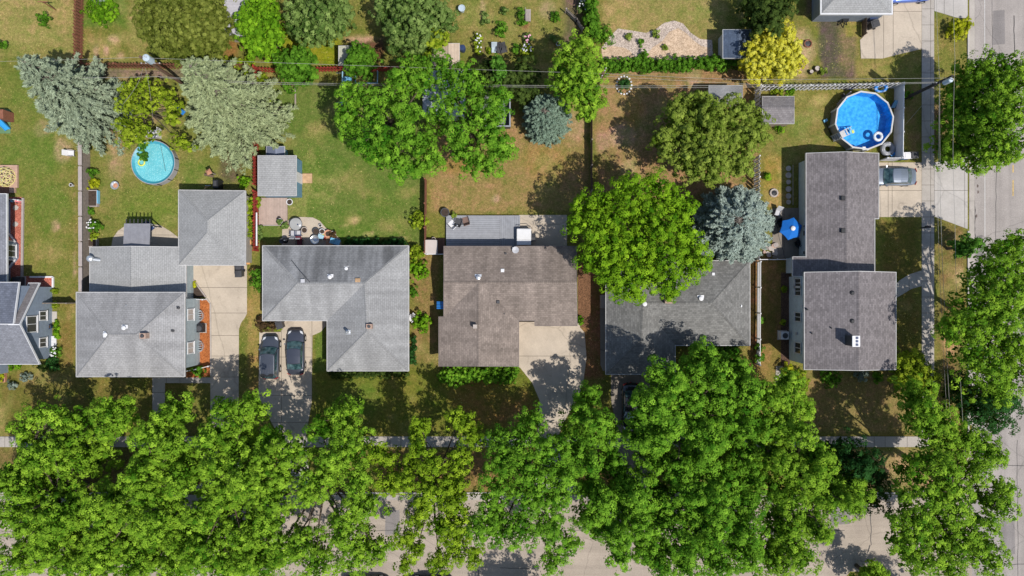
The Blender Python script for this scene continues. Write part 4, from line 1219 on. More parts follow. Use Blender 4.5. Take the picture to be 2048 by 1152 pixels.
def shrub(label, x, y, rx, ry, h, leaf, name='shrub', cat='shrub', flowers=None, group=None, puff=.2, lsize=.07, dens=1.0, nfl=14, z0=0.0):
    zc = z0 + h * .5
    c = np.array(P(x, y, zc)); rX, rY = PR(rx, zc), PR(ry, zc)
    t = thing(name, label, cat, (c[0], c[1], z0), group)
    n = max(1, int(max(rX, rY) / min(rX, rY) + .4))
    parts = []
    for i in range(n):
        o = (i - (n - 1) / 2) / max(n, 1) * 2
        cc = c + np.array([o * rX if rX > rY else 0, o * rY if rY > rX else 0, 0]); r = min(rX, rY)
        parts.append(lobe_leaves(cc, r, h * .5, puff, lsize, dens, .6, low=-.7, up=.5))
    leaf_mesh('foliage', *[np.concatenate([p[i] for p in parts]) for i in range(4)], LF[leaf], t)
    st = MB()
    for k in range(5):
        a = k * 1.256; st.tube([(c[0], c[1], z0 - .05), (c[0] + math.cos(a) * rX * .5, c[1] + math.sin(a) * rY * .5, z0 + h * .7)], [.03, .012], 4)
    st.build('stem', M['bark'], t)
    if flowers:
        fb = MB()
        for k in range(nfl):
            a, q = random.random() * 6.28, random.random() ** .5 * .9
            fx, fy = c[0] + math.cos(a) * rX * q, c[1] + math.sin(a) * rY * q
            fz = zc + h * .55 * math.sqrt(max(0, 1 - q * q)) + .06
            fb.lathe(fx, fy, [(.02, fz - .06), (.085, fz - .02), (.075, fz + .02), (.02, fz + .05)], 7)
        fb.build('blossom', flowers, t)
    return t


def hedge(label, pts, w, h, leaf, name='hedge', group=None, puff=.2, lsize=.07, dens=1.0, cat='hedge', bumpy=.25):
    """clipped hedge along a photo polyline; w in pixels"""
    c0 = P(*pts[0]); t = thing(name, label, cat, (c0[0], c0[1], 0), group)
    parts = []; st = MB()
    for (x0, y0), (x1, y1) in zip(pts[:-1], pts[1:]):
        L = math.hypot(x1 - x0, y1 - y0) / PXM; n = max(1, int(L / (w / PXM * .55)))
        for i in range(n):
            f = (i + .5) / n; r = w / 2 / PXM * random.uniform(1 - bumpy * .6, 1 + bumpy); zc = h * .5
            x, y, _ = P(x0 + (x1 - x0) * f, y0 + (y1 - y0) * f, zc)
            parts.append(lobe_leaves(np.array((x, y, zc)), r, h * .5 * random.uniform(.9, 1.1), puff, lsize, dens, .6, random.uniform(-.06, .06), low=-.8))
            st.tube([(x, y, -.05), (x + .05, y, h * .7)], [.03, .015], 4)
    leaf_mesh('foliage', *[np.concatenate([p[i] for p in parts]) for i in range(4)], LF[leaf], t)
    st.build('stem', M['bark'], t)
    return t


YARD = 'garden trees of the back yards'
tree('maple_tree', 'maple filling the bottom corner of the verge in front of the blue-grey gabled house', [(67, 918, 40), (150, 922, 50), (105, 900, 30), (50, 975, 58), (115, 1035, 55), (18, 1035, 48), (100, 1085, 52), (33, 1120, 55), (135, 1132, 45), (2, 965, 35), (60, 1045, 40)], 11.5, 'maple', ROW, under=1.7, dens=1.15)
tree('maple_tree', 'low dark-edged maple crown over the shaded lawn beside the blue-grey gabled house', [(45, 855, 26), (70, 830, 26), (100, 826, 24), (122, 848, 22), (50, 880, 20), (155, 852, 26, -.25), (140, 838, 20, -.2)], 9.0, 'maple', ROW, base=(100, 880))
tree('maple_tree', 'single round crown standing alone below the split-level house roof', [(220, 828, 40), (205, 815, 24), (240, 818, 24), (212, 855, 26), (236, 850, 22)], 10.5, 'maple', ROW, base=(235, 860))
tree('maple_tree', 'widest street maple, below the split-level house and its front walk', [(337, 828, 32), (322, 848, 24), (293, 875, 42), (340, 895, 28), (273, 948, 36), (360, 955, 48), (287, 985, 44), (330, 920, 30), (207, 1010, 42), (200, 1045, 46), (300, 1050, 55), (245, 1020, 36), (207, 1095, 50), (283, 1095, 48), (183, 1135, 46), (267, 1140, 45)], 12, 'maple', ROW, under=1.7, dens=1.15)
tree('maple_tree', 'street maple over the foot of the long pale driveway', [(413, 880, 34), (467, 901, 46), (493, 818, 28), (443, 822, 25, -.15), (478, 850, 26), (443, 995, 44), (405, 1035, 46), (400, 1108, 52), (483, 968, 42), (483, 1072, 50), (360, 1085, 40), (495, 1130, 45), (425, 940, 30), (345, 1135, 42), (445, 1140, 40)], 12, 'maple', ROW, under=1.7, dens=1.15)
tree('maple_tree', 'street maple over the foot of the driveway with two dark cars', [(692, 821, 28), (670, 835, 22), (692, 868, 38), (699, 908, 40), (642, 858, 28, -.3), (579, 908, 38), (555, 955, 40), (532, 920, 34), (535, 880, 28, -.25), (642, 961, 40), (612, 992, 30), (712, 961, 32), (542, 1001, 36), (532, 1051, 40), (725, 1015, 38), (685, 1058, 42), (608, 1084, 32), (575, 1104, 40), (632, 1128, 40), (712, 1108, 44), (752, 1105, 28), (532, 1122, 40), (655, 920, 24)], 11.5, 'maple', ROW, drop=.2, under=.7, dens=1.1)
tree('maple_tree', 'sparse yellow-green street maple with bare twigs above the street', [(769, 921, 24), (752, 905, 16), (842, 850, 22), (832, 872, 18), (838, 900, 20), (822, 930, 24), (779, 968, 28), (812, 968, 26), (862, 930, 28), (859, 985, 34), (918, 840, 22), (935, 858, 22), (945, 880, 22), (919, 918, 28), (905, 968, 34), (905, 1008, 34), (832, 1045, 26), (848, 1015, 22), (812, 1081, 24), (832, 1101, 20), (909, 1051, 36), (912, 1095, 36), (879, 1130, 26), (945, 1118, 20), (880, 1055, 22, -.25), (808, 1135, 18)], 11, 'maple_lime', ROW, drop=.2, dens=1.15)
tree('maple_tree', 'street maple over the foot of the curved driveway beside the clipped hedge', [(995, 878, 26), (1005, 921, 36), (995, 975, 40), (985, 1028, 40), (955, 1061, 30), (998, 1066, 38), (1064, 845, 30), (1044, 880, 36), (1095, 905, 42), (1157, 908, 42), (1057, 955, 44), (1124, 950, 44), (1061, 1008, 40), (1107, 998, 42), (1044, 1061, 38), (1101, 1061, 42), (1101, 1128, 26), (1137, 1098, 28), (1025, 920, 30), (1181, 930, 26)], 12, 'maple_deep', ROW, drop=.22)
tree('maple_tree', 'narrow maple between the curved driveway and the charcoal-roofed house', [(1174, 800, 32), (1160, 830, 26), (1191, 848, 28), (1140, 862, 28), (1205, 880, 24), (1178, 875, 26), (1228, 868, 24), (1210, 845, 20)], 9.5, 'maple_deep', ROW, base=(1195, 850))
tree('maple_tree', 'street maple below the dark car in the shaded driveway', [(1251, 981, 40), (1207, 1008, 38), (1277, 1001, 40), (1211, 1055, 38), (1241, 1078, 32), (1277, 1051, 40), (1324, 1001, 38), (1331, 1051, 40), (1241, 1118, 26), (1297, 1101, 36), (1324, 1130, 36), (1231, 930, 28, -.2), (1180, 985, 28), (1180, 1045, 28)], 11, 'maple_deep', ROW, drop=.2, under=1.5, dens=1.1)
tree('maple_tree', 'tall maple overlapping the front wing of the charcoal-roofed house', [(1317, 748, 24), (1350, 765, 30), (1314, 811, 40), (1344, 783, 32), (1414, 722, 38), (1390, 745, 28), (1434, 795, 42), (1474, 737, 32), (1317, 878, 38), (1341, 848, 34), (1391, 858, 42), (1311, 925, 36), (1357, 941, 42), (1407, 925, 42), (1424, 882, 42), (1457, 835, 42), (1497, 790, 44), (1507, 851, 42), (1440, 760, 30), (1385, 800, 34), (1286, 842, 24), (1292, 800, 20), (1280, 880, 26)], 12.5, 'maple_deep', ROW, drop=.18, under=1.5, dens=1.1)
tree('maple_tree', 'broad street maple in the middle of the unbroken canopy right of the dark car', [(1491, 905, 46), (1451, 955, 46), (1384, 995, 42), (1434, 1005, 44), (1507, 955, 44), (1391, 1041, 40), (1431, 1045, 38), (1497, 1008, 46), (1384, 1101, 38), (1424, 1088, 38), (1491, 1061, 44), (1441, 1130, 40), (1497, 1112, 46), (1370, 1135, 30)], 12, 'maple_deep', ROW, drop=.2, under=1.5, dens=1.1)
tree('maple_tree', 'street maple whose shadow falls on the open front street', [(1569, 801, 36), (1590, 770, 28), (1602, 820, 36), (1556, 861, 44), (1606, 868, 34), (1626, 955, 44), (1569, 928, 46), (1686, 978, 44), (1652, 1008, 42), (1579, 1001, 48), (1702, 1012, 34), (1629, 1058, 34), (1576, 1061, 46), (1649, 1070, 22), (1603, 1112, 40), (1555, 1128, 42), (1719, 985, 32), (1650, 925, 34), (1540, 800, 30)], 12, 'maple', ROW, drop=.2, under=1.5, dens=1.1)
tree('linden_tree', 'dark green round tree between the pale front walk and the open street', [(1669, 908, 34, -.2), (1700, 900, 30, -.25), (1736, 928, 38, -.25), (1755, 962, 30, -.2), (1746, 1000, 30, -.2), (1712, 945, 36, -.2)], 9, 'deepgreen', ROW, lsize=.085)
tree('maple_tree', 'open branching maple on the street corner between both streets', [(1852, 821, 36), (1836, 790, 36), (1856, 855, 34), (1886, 845, 34), (1889, 885, 36), (1936, 881, 36), (1969, 895, 34), (1992, 912, 24), (1856, 918, 28), (1829, 948, 28, -.25), (1896, 935, 36), (1949, 941, 38), (1863, 988, 34), (1909, 981, 36), (1903, 1021, 38), (1813, 995, 14), (1836, 1038, 34), (1799, 1045, 17), (1803, 1088, 24), (1836, 1078, 34), (1869, 1061, 36), (1913, 1061, 34), (1889, 1098, 34), (1926, 1101, 32), (1849, 1128, 32), (1903, 1138, 28), (1969, 1085, 32), (1979, 1121, 34), (1983, 1001, 30), (2015, 978, 22), (2003, 1015, 28), (1976, 1048, 22), (1820, 1112, 20)], 12, 'maple', ROW, drop=.2, dens=1.15, base=(1850, 940))
tree('maple_tree', 'maple tip rising from the kerb island at the bottom edge', [(1755, 1152, 18), (1772, 1170, 24), (1740, 1175, 22)], 6, 'maple', ROW, under=1.7, dens=1.15)
tree('maple_tree', 'full bright maple on the side street verge below the small sapling', [(2016, 500, 32, -.25), (2040, 480, 24, -.2), (1986, 541, 36, -.15), (2029, 535, 38), (1969, 584, 38), (2019, 584, 44), (1956, 624, 40), (1912, 651, 26), (1953, 667, 40), (2003, 631, 46), (1905, 672, 20), (2019, 690, 46), (1955, 704, 36, -.2), (1979, 737, 42), (2026, 744, 44), (2050, 620, 40), (2055, 700, 40), (2050, 560, 34), (1995, 780, 36)], 12, 'maple', drop=.2, base=(1935, 640))
tree('linden_tree', 'dark green tree under the cables where the side street meets the corner', [(1980, 812, 42, -.15), (1945, 815, 38, -.2), (2010, 805, 36, -.1), (1925, 775, 30, -.2), (1990, 845, 30, -.1)], 8, 'deepgreen', lsize=.085, base=(1925, 770))
tree('ash_tree', 'big two-toned tree at the top of the side street, opposite the blue pool', [(1969, 140, 40), (2013, 133, 38), (1950, 175, 42, -.2), (2008, 180, 46), (1935, 230, 42, -.15), (1986, 233, 48), (1925, 283, 40, -.1), (1975, 288, 46), (2030, 225, 46), (1966, 322, 20), (2003, 315, 26), (2032, 285, 34), (1916, 312, 16), (2046, 160, 36), (1915, 200, 24, -.25)], 9.0, 'maple', drop=.2, tilt=.42, under=.9, base=(1915, 270))
tree('ash_sapling', 'small green sapling leaning over the side street kerb under the cables', [(1939, 491, 18), (1922, 490, 14), (1955, 488, 13), (1930, 505, 10)], 4, 'ash', puff=.25, lsize=.085)
tree('viburnum_tree', 'yellow-green bushy tree at the street corner of the taupe-roofed house', [(1829, 738, 34), (1812, 755, 26), (1849, 757, 26), (1825, 715, 18, .1), (1855, 775, 22), (1806, 730, 16), (1835, 790, 18)], 4.5, 'vine', puff=.3)
tree('maple_tree', 'maple south of the front street known by its shadow beside the cracked pavement', [(1905, 1335, 60), (1950, 1350, 60), (1930, 1290, 50), (1980, 1300, 50), (1890, 1290, 44)], 10, 'maple', base=(1805, 1230))
tree('maple_tree', 'maple south of the front street known by its shadow below the curved driveway', [(1065, 1285, 56), (1120, 1290, 56), (1090, 1255, 50), (1035, 1265, 44)], 9.5, 'maple', base=(1120, 1200))
# --- back yards
tree('maple_tree', 'broad dark-leaved garden maple shading the yard swing frame', [(832, 133, 32), (812, 157, 32), (850, 160, 30), (695, 187, 25), (729, 190, 24), (692, 222, 28), (742, 215, 26), (705, 257, 30), (752, 250, 26), (782, 193, 30), (790, 160, 22), (819, 227, 30), (812, 267, 30), (779, 303, 32), (795, 330, 28), (832, 335, 28), (862, 318, 32), (845, 283, 32), (725, 288, 26, -.25), (752, 305, 20, -.25), (770, 275, 24, -.15)], 11, 'maple_deep', YARD, base=(800, 270))
tree('maple_tree', 'garden maple with drooping limbs over the white pavilion and dark trailer', [(882, 232, 34), (895, 150, 26), (929, 145, 27), (945, 175, 32), (909, 190, 22), (952, 230, 38), (989, 227, 34), (999, 193, 22), (979, 260, 34), (999, 295, 32), (972, 328, 30), (942, 323, 26), (922, 295, 28, -.1), (912, 262, 28), (880, 120, 18), (1010, 300, 20)], 10.5, 'maple_deep', YARD, base=(945, 285))
tree('maple_tree', 'huge round bright green maple over the charcoal roof', [(1171, 417, 36), (1151, 451, 26), (1211, 404, 36), (1257, 382, 40), (1311, 373, 34), (1344, 404, 40), (1371, 417, 26), (1291, 424, 42), (1237, 441, 42), (1197, 457, 36), (1324, 457, 42), (1364, 464, 32), (1224, 494, 42), (1184, 517, 34), (1274, 491, 42), (1324, 511, 44), (1377, 497, 38), (1405, 531, 18), (1377, 535, 30), (1224, 544, 40), (1264, 555, 42), (1307, 551, 38), (1344, 562, 32), (1275, 588, 18), (1237, 577, 24), (1345, 588, 14)], 10.5, 'round_maple', YARD, drop=.2, puff=.37)
tree('locust_tree', 'broad olive-green tree between the bare yard and the pool garden', [(1391, 212, 38), (1357, 240, 34), (1324, 275, 26), (1424, 236, 38), (1474, 222, 38), (1505, 245, 32), (1384, 273, 42, -.08), (1441, 273, 42), (1484, 283, 38), (1334, 307, 20, .25), (1374, 317, 32), (1424, 317, 40), (1474, 325, 36), (1424, 348, 24), (1520, 272, 24), (1360, 205, 22), (1390, 345, 18)], 9, 'olive', YARD, puff=.3, lsize=.085)
tree('maple_tree', 'tall narrow yellow-tipped tree beside the middle utility pole', [(1161, 80, 22, .2), (1134, 112, 28), (1171, 110, 30, .15), (1121, 142, 22), (1157, 147, 34), (1185, 147, 26, .1), (1141, 182, 28), (1172, 187, 34), (1194, 200, 20), (1174, 225, 17), (1120, 165, 18)], 9, 'maple', YARD, puff=.32, base=(1165, 190))
tree('yew_tree', 'dense smooth olive conifer beside the long grey shed roof', [(300, 20, 36), (350, 15, 40), (400, 20, 40), (435, 30, 28), (310, 60, 36), (360, 55, 42), (410, 60, 38), (435, 70, 24), (335, 90, 32), (385, 95, 32), (420, 90, 24), (360, 112, 20, -.3), (290, 45, 22), (340, -25, 40), (400, -25, 40)], 8, 'olive_dk', YARD, puff=.24, lsize=.08, drop=.15, dens=.8)
tree('ash_tree', 'bright spring-green tree hard against the long grey shed roof', [(520, 25, 36), (495, 40, 26), (540, 45, 28), (505, 72, 30), (530, 85, 22), (508, 100, 20), (520, -15, 34), (548, 70, 16)], 7, 'bright', YARD, puff=.28)
tree('apple_tree', 'round green tree standing over the red back fence', [(588, 128, 32), (568, 120, 24), (608, 138, 24), (580, 148, 24), (605, 112, 20)], 5.5, 'hedge', YARD, puff=.26)
tree('apple_tree', 'mottled bronze-green tree at the head of the yellow-green lawn', [(600, 25, 36), (640, 30, 38), (675, 20, 30), (618, 60, 28), (655, 62, 24, .1), (630, -15, 40), (590, 55, 18, -.2), (678, 50, 16)], 6.5, 'mix', YARD, puff=.28)
tree('apple_tree', 'small round tree growing beside the bleached lean-to roof', [(718, 118, 28), (705, 128, 20), (734, 112, 20), (728, 138, 16), (712, 102, 16)], 5, 'hedge', YARD, puff=.22, lsize=.075)
tree('willow_tree', 'tangled grey-green tree above the tan shed roof', [(775, 25, 34), (810, 15, 34), (800, 60, 32), (840, 55, 36, .1), (880, 30, 30), (825, 88, 22), (895, 45, 18), (790, 90, 16, -.1), (850, 10, 34)], 7.5, 'mix', YARD, puff=.26, lsize=.08)
tree('cherry_tree', 'small yellowish tree touching the tan shed roof', [(862, 85, 18), (850, 100, 14), (878, 72, 16), (868, 62, 14)], 4.5, 'vine', YARD, puff=.22)
tree('locust_tree', 'loose yellow-green tree leaning over the bubble-covered pool', [(262, 180, 24), (290, 175, 22), (255, 212, 24), (288, 212, 24), (325, 188, 24, .05), (342, 212, 20), (250, 245, 20), (252, 270, 22), (285, 262, 24), (360, 285, 20), (338, 235, 14)], 6, 'vine', YARD, puff=.24, lsize=.075, dens=.5, under=.1, drop=.2, base=(320, 235))
tree('elm_tree', 'dark green tree at the top edge behind the slate-blue shed', [(1515, 25, 26, -.1), (1545, 30, 30), (1570, 15, 26), (1520, 50, 20), (1548, 60, 20), (1540, -10, 34), (1500, 5, 18)], 6.5, 'dark', YARD, puff=.28)
tree('golden_locust', 'golden yellow tree beside the slate-blue shed', [(1530, 75, 28), (1560, 65, 26), (1508, 105, 26), (1545, 110, 34), (1585, 95, 22), (1570, 130, 28), (1520, 140, 24), (1595, 125, 18), (1500, 135, 14)], 5.5, 'gold', YARD, puff=.24, lsize=.08)
tree('cedar_tree', 'dark feathery cedar with upright sprays under the cables', [(1045, 140, 24), (1060, 165, 22), (1020, 165, 22), (1045, 190, 18), (1000, 185, 18), (985, 160, 18), (1068, 190, 14), (965, 140, 18), (985, 130, 16)], 4.5, 'dark', YARD, puff=.22, lsize=.085)
tree('ash_sapling', 'bright green sapling rising out of the dark cedar', [(998, 130, 15), (1000, 150, 14), (990, 118, 9)], 5.5, 'ash', YARD, puff=.25)
spruce('large pale blue spruce leaning out over the far yard with the blue slide', (206, 232), 4.2, (44, 122), 11.8, 'spruce')
spruce('large grey-green spruce between the bubble-covered pool and the red fence', (490, 246), 4.7, (378, 130), 10.8, 'spruce_pale')
spruce('small teal spruce near the dark trailer', (1094, 246), 2.35, (1089, 222), 5.2, 'spruce_teal', .03, .17, 1.5, 4.6, 4.2, True)
spruce('silver spruce between the big round maple and the patio umbrella', (1462, 455), 3.75, (1478, 440), 8.0, 'spruce_silver', .03, .18, 1.5, 4.4, 3.8, True)
# --- hedges and shrubs
hedge('long clipped green hedge between the gravel bed and the bare yard', [(1205, 132), (1290, 130), (1340, 130), (1400, 127), (1478, 124)], 24, 1.5, 'hedge')
hedge('tall narrow arborvitae hedge at the top edge beside the dry lawn', [(1183, -40), (1182, 20), (1184, 70)], 26, 2.6, 'hedge')
hedge('rounded clipped hedge under the brown-roofed front wing', [(882, 750), (960, 750), (1034, 748)], 36, 1.4, 'maple_deep', bumpy=.15, puff=.18)
hedge('dark planting strip behind the streaked grey roof', [(690, 487), (760, 486), (812, 486)], 16, .9, 'deepgreen')
hedge('low shaded shrubs under the streaked grey front wing', [(660, 746), (720, 746), (812, 744)], 20, .9, 'dark')
hedge('climbing plants between the garage wall and the red fence', [(500, 395), (498, 440), (497, 478)], 12, 1.3, 'vine')
hedge('yellow-green vine over the red back fence', [(522, 150), (530, 170), (535, 195), (528, 215)], 20, 1.2, 'vine')
hedge('vine along the fence above the grey-green spruce', [(450, 122), (480, 128), (505, 120)], 18, 1.2, 'vine')
hedge('yellow-green vine against the fence below the bright spring-green tree', [(470, 150), (500, 150)], 20, 1.3, 'vine')
shrub('bright green vegetable bed at the top edge beside the brown fence', 205, 20, 40, 34, .9, 'bright', 'vegetable_patch', 'plants', puff=.22)
shrub('pale green netted bed at the very top edge', 198, -8, 14, 14, 1.0, 'grey', 'vegetable_patch', 'plants')
shrub('small round bush alone on the dry top lawn', 87, 38, 13, 13, 1.0, 'hedge')
shrub('small bush at the photo edge on the dry top lawn', 3, 88, 9, 12, 1.0, 'hedge')
shrub('big leafy shrub at the corner of the gravel bed', 1207, 72, 21, 21, 1.6, 'maple_deep', puff=.26)
shrub('low lime-green bush on the verge by the top driveway', 1912, 60, 20, 20, 1.3, 'goldlime'); shrub('lime-green bush tip overhanging the side street gutter', 1935, 48, 9, 14, .9, 'goldlime')
shrub('green weed patch behind the white fence corner and utility pole', 1814, 190, 10, 14, .8, 'hedge')
shrub('bush climbing the end of the white rail fence', 1518, 706, 8, 18, 1.3, 'hedge'); shrub('weed at the foot of the white rail fence', 1522, 640, 5, 7, .5, 'hedge')
for (x, y, rx, ry, h, lf, lab, fl) in [
    (838, 440, 17, 20, 1.7, 'vine', 'yellow-green bush against the brown yard fence', None),
    (832, 508, 18, 16, 1.7, 'vine', 'large lime bush at the rear corner of the streaked grey roof', None), (838, 540, 20, 20, 1.6, 'bright', 'bright spreading bush beside the streaked grey roof', None),
    (826, 583, 10, 12, .9, 'hedge', 'small green bush midway along the streaked roof', None), (842, 645, 20, 22, 1.3, 'bright', 'loose bright shrub beside the white garden chair', None),
    (826, 700, 7, 28, .9, 'deepgreen', 'dark narrow shrubs along the streaked front wing wall', None),
    (516, 560, 12, 20, 1.5, 'hedge', 'green bush between the garage bins and the streaked roof', None), (524, 545, 7, 10, 1.0, 'dark', 'dark sprig beside the streaked roof corner', None),
    (537, 652, 20, 10, 1.2, 'brown', 'bronze shrub above the parked cars', None), (556, 655, 6, 6, .7, 'vine', 'lime plant at the end of the bronze shrub', None), (519, 642, 6, 10, .9, 'brown', 'small bronze shrub at the house corner', None),
    (1159, 640, 8, 11, 1.0, 'bright', 'small bush at the corner of the brown roof', None),
    (397, 741, 12, 11, 1.2, 'hedge', 'dark green bush at the end of the orange mulch bed', None),
    (188, 452, 13, 15, 1.0, 'hedge', 'peony bush with white blooms beside the trellises', 'w'), (188, 473, 9, 8, .6, 'vine', 'light green plant below the white peony', None),
    (186, 368, 11, 12, .9, 'goldlime', 'lime bush by the grey fence boards', None), (186, 345, 9, 11, 1.0, 'hedge', 'reddish green shrub behind the lime bush', None),
    (182, 420, 8, 8, .4, 'hedge', 'low green patch above the white peony', None),
    (110, 583, 6, 5, .4, 'vine', 'lime hosta above the dark shadow strip by the blue wall', None), (111, 609, 6, 5, .4, 'vine', 'lime hosta below the dark shadow strip by the blue wall', None),
    (111, 703, 9, 12, .9, 'hedge', 'white-flowered bush at the foot of the blue gable wall', 'w'), (108, 728, 12, 14, 1.1, 'deepgreen', 'blue-green shrub at the corner of the blue gable wall', None), (88, 735, 14, 8, .9, 'dark', 'dark green shrubs under the plain grey slope', None),
    (50, 752, 11, 10, .7, 'grey', 'silver-grey bush in front of the blue-grey house', None), (26, 770, 9, 10, .7, 'grey', 'smaller silver bush by the front planter', None), (28, 733, 12, 6, .5, 'bright', 'bright strip of plants under the plain grey slope', None), (114, 660, 5, 18, .3, 'bright', 'bright green ground cover along the blue gable wall', None),
    (1577, 742, 16, 14, 1.5, 'goldlime', 'yellow-tinged bush at the corner of the pale blue wall', None), (1598, 760, 22, 20, 1.5, 'vine', 'large yellow-green bush in front of the taupe roof', None), (1660, 757, 22, 18, 1.4, 'hedge', 'green round bush under the middle of the taupe roof edge', None), (1722, 752, 14, 12, 1.0, 'grey', 'grey-leaved bush under the taupe roof edge', None), (1757, 756, 12, 10, .9, 'hedge', 'small bush near the corner of the taupe roof', None),
    (1454, 697, 26, 8, 1.1, 'hedge', 'green shrubs in the nook of the charcoal roof', None), (1462, 706, 18, 10, 1.0, 'maple_deep', 'low shrub in front of the charcoal roof nook', None),
    (1003, 60, 16, 13, 1.0, 'hedge', 'round green bush in the middle of the flower garden', None), (1043, 35, 8, 17, .9, 'hedge', 'tall green bush beside the garden bench', None), (1007, 23, 8, 8, .6, 'mix', 'small grey-green mound in the flower garden', None), (971, 36, 6, 14, .7, 'mix', 'straggly plants in the flower garden border', None),
    (957, 88, 8, 22, 1.0, 'vine', 'long bush with white blooms beside the garden path', 'w'), (1054, 78, 11, 10, .9, 'mix', 'pink rose bush in the flower garden', 'p'), (1053, 102, 12, 14, 1.0, 'vine', 'white-flowered bush below the pink roses', 'w'), (1032, 98, 9, 10, .8, 'hedge', 'leafy plant beside the white-flowered bush', None), (978, 103, 6, 7, .5, 'vine', 'yellow-green clump by the garden furniture', None), (1165, 14, 10, 15, 1.2, 'mix', 'flowering shrub beside the arborvitae hedge', 'w'),
    (1112, 33, 10, 10, .8, 'hedge', 'wispy garden plant beside the leaning wooden gate', None), (1108, 78, 8, 12, .7, 'mix', 'grey-green weeds in the shaded garden corner', None),
    (1259, 73, 8, 7, .6, 'olive', 'ornamental grass tuft in the gravel, nearest the big leafy shrub', None), (1282, 84, 7, 7, .5, 'hedge', 'round green tuft in the middle of the grey gravel', None), (1310, 68, 8, 8, .6, 'olive', 'ornamental grass tuft at the lawn edge of the gravel', None), (1330, 94, 4, 4, .4, 'olive', 'tiny grass tuft among the tan chips', None), (1287, 112, 12, 9, .9, 'hedge', 'bush pushing out of the long hedge into the gravel', None),
    (1248, 169, 13, 14, .9, 'deepgreen', 'dark round bush ringed with white stones', None),
    (1555, 184, 14, 6, .6, 'vine', 'leafy row along the white picket fence', None), (1582, 184, 8, 9, .8, 'bright', 'broad-leaved plant behind the dark grey shed', None), (1560, 257, 9, 9, .7, 'bright', 'green plants below the dark grey shed', None),
    (1535, 350, 8, 12, .7, 'bright', 'weeds inside the white picket fence beside the olive tree', None), (1645, 143, 7, 9, .6, 'olive', 'weeds at the edge of the dark mulch yard', None),
    (1568, 579, 5, 5, .4, 'vine', 'round pale hosta beside the two paired windows', None), (1568, 643, 4, 4, .35, 'vine', 'round pale hosta nearer the air conditioner', None),
    (488, 362, 11, 13, 1.1, 'bright', 'green bush at the corner of the garage and the red fence', None),
    (390, 571, 4, 4, .35, 'goldlime', 'yellow plant in the soil bed beside the garage drive', None), (3, 752, 9, 9, .5, 'goldlime', 'lime plants filling the square front planter', None),
    (515, 405, 4, 10, .5, 'vine', 'yellow-green weeds between the red fence and the plank deck', None), (519, 465, 4, 14, .6, 'mix', 'straggling plants along the red fence below the deck', None),
    (1530, 20, 1, 1, .1, 'dark', '', None)]:
    if lab: shrub(lab, x, y, rx, ry, h, lf, flowers={'w': M['white'], 'p': simple('pink_petal', (.7, .35, .45), .6, .1)}.get(fl))

# ---------------------------------------------------------------- weeds and leaf litter in the turf (uncountable)
def litter():
    n = 60000
    px, py = RNG.uniform(-40, 1934, n), RNG.uniform(-40, 984, n)
    X, Y = (px - 1024) / PXM, (576 - py) / PXM
    keep = (value_noise(X, Y, 2.6, 21) * .6 + value_noise(X, Y, .9, 22) * .4) > .5
    X, Y = X[keep], Y[keep]; n = len(X)
    C = np.stack([X, Y, np.full(n, -.006)], 1); N = np.array([0, 0, 1.0]) + RNG.normal(size=(n, 3)) * .25
    o = leaf_mesh('weeds', C, N, .025 + .06 * RNG.random(n) ** 2.5, RNG.random(n), leaf_mat('weed_leaf', G(92, 116, 36), G(206, 186, 122), .05), None, .55)
    tag(o, kind='stuff')


litter()
# ================================================================ FENCES
def fence(label, pts, h, mat, post_mat=None, style='shadow', cat='fence', group=None, picket=.14, gap=.02, cap=None, post_gap=2.4, name='fence'):
    """pts: photo pixels of the foot of the fence"""
    c0 = P(*pts[0]); t = thing(name, label, cat, (c0[0], c0[1], 0), group)
    pan, capm = MB(), MB()
    for (x0, y0), (x1, y1) in zip(pts[:-1], pts[1:]):
        a, b = Vector(P(x0, y0)), Vector(P(x1, y1)); L = (b - a).length; d = (b - a) / L; n = Vector((-d.y, d.x, 0)); rot = math.atan2(d.y, d.x)
        for zz in (.35, h - .3):
            if style != 'solid': pan.bar((a.x, a.y, zz), (b.x, b.y, zz), .04, .09)
        step = picket + gap; k = int(L / step)
        if style == 'rail':
            for zz in (.25, .55, .85, h - .06): pan.bar((a.x, a.y, zz), (b.x, b.y, zz), .05, .13)
        elif style == 'solid':
            pan.bar((a.x, a.y, h / 2), (b.x, b.y, h / 2), .05, h)
            for i in range(int(L / .3)): p = a + d * (i + .5) * .3; pan.box(p.x, p.y, .05, .02, .058, h - .12, rot)
        else:
            for i in range(k):
                s = (.045 if i % 2 else -.045) if style == 'shadow' else .03
                p = a + d * (i + .5) * L / k + n * s; hh = h * random.uniform(.97, 1.02)
                pan.box(p.x, p.y, .04, picket, .022, hh - .1, rot)
                q = picket / 2; u = d * q; m = n * .011; z0, z1 = hh - .06, hh
                pan.hexa([p - u - m + Vector((0, 0, z0)), p + u - m + Vector((0, 0, z0)), p + u + m + Vector((0, 0, z0)), p - u + m + Vector((0, 0, z0)), p - u * .4 - m + Vector((0, 0, z1)), p + u * .4 - m + Vector((0, 0, z1)), p + u * .4 + m + Vector((0, 0, z1)), p - u * .4 + m + Vector((0, 0, z1))])
        np_ = max(1, round(L / post_gap))
        for i in range(np_ + 1):
            p = a + d * L * i / np_
            MB().box(p.x, p.y, -.1, .1, .1, h + .16).box(p.x, p.y, h + .06, .14, .14, .04, 0, .4).build('post', post_mat or mat, t)
        if cap:
            for i in range(np_):
                p, q = a + d * L * (i / np_) + d * .06, a + d * L * ((i + 1) / np_) - d * .06
                capm.bar((p.x, p.y, h + .035), (q.x, q.y, h + .035), cap, .05)
    pan.build('panel', mat, t)
    if cap: capm.build('cap_rail', M['wood_grey'], t)
    return t


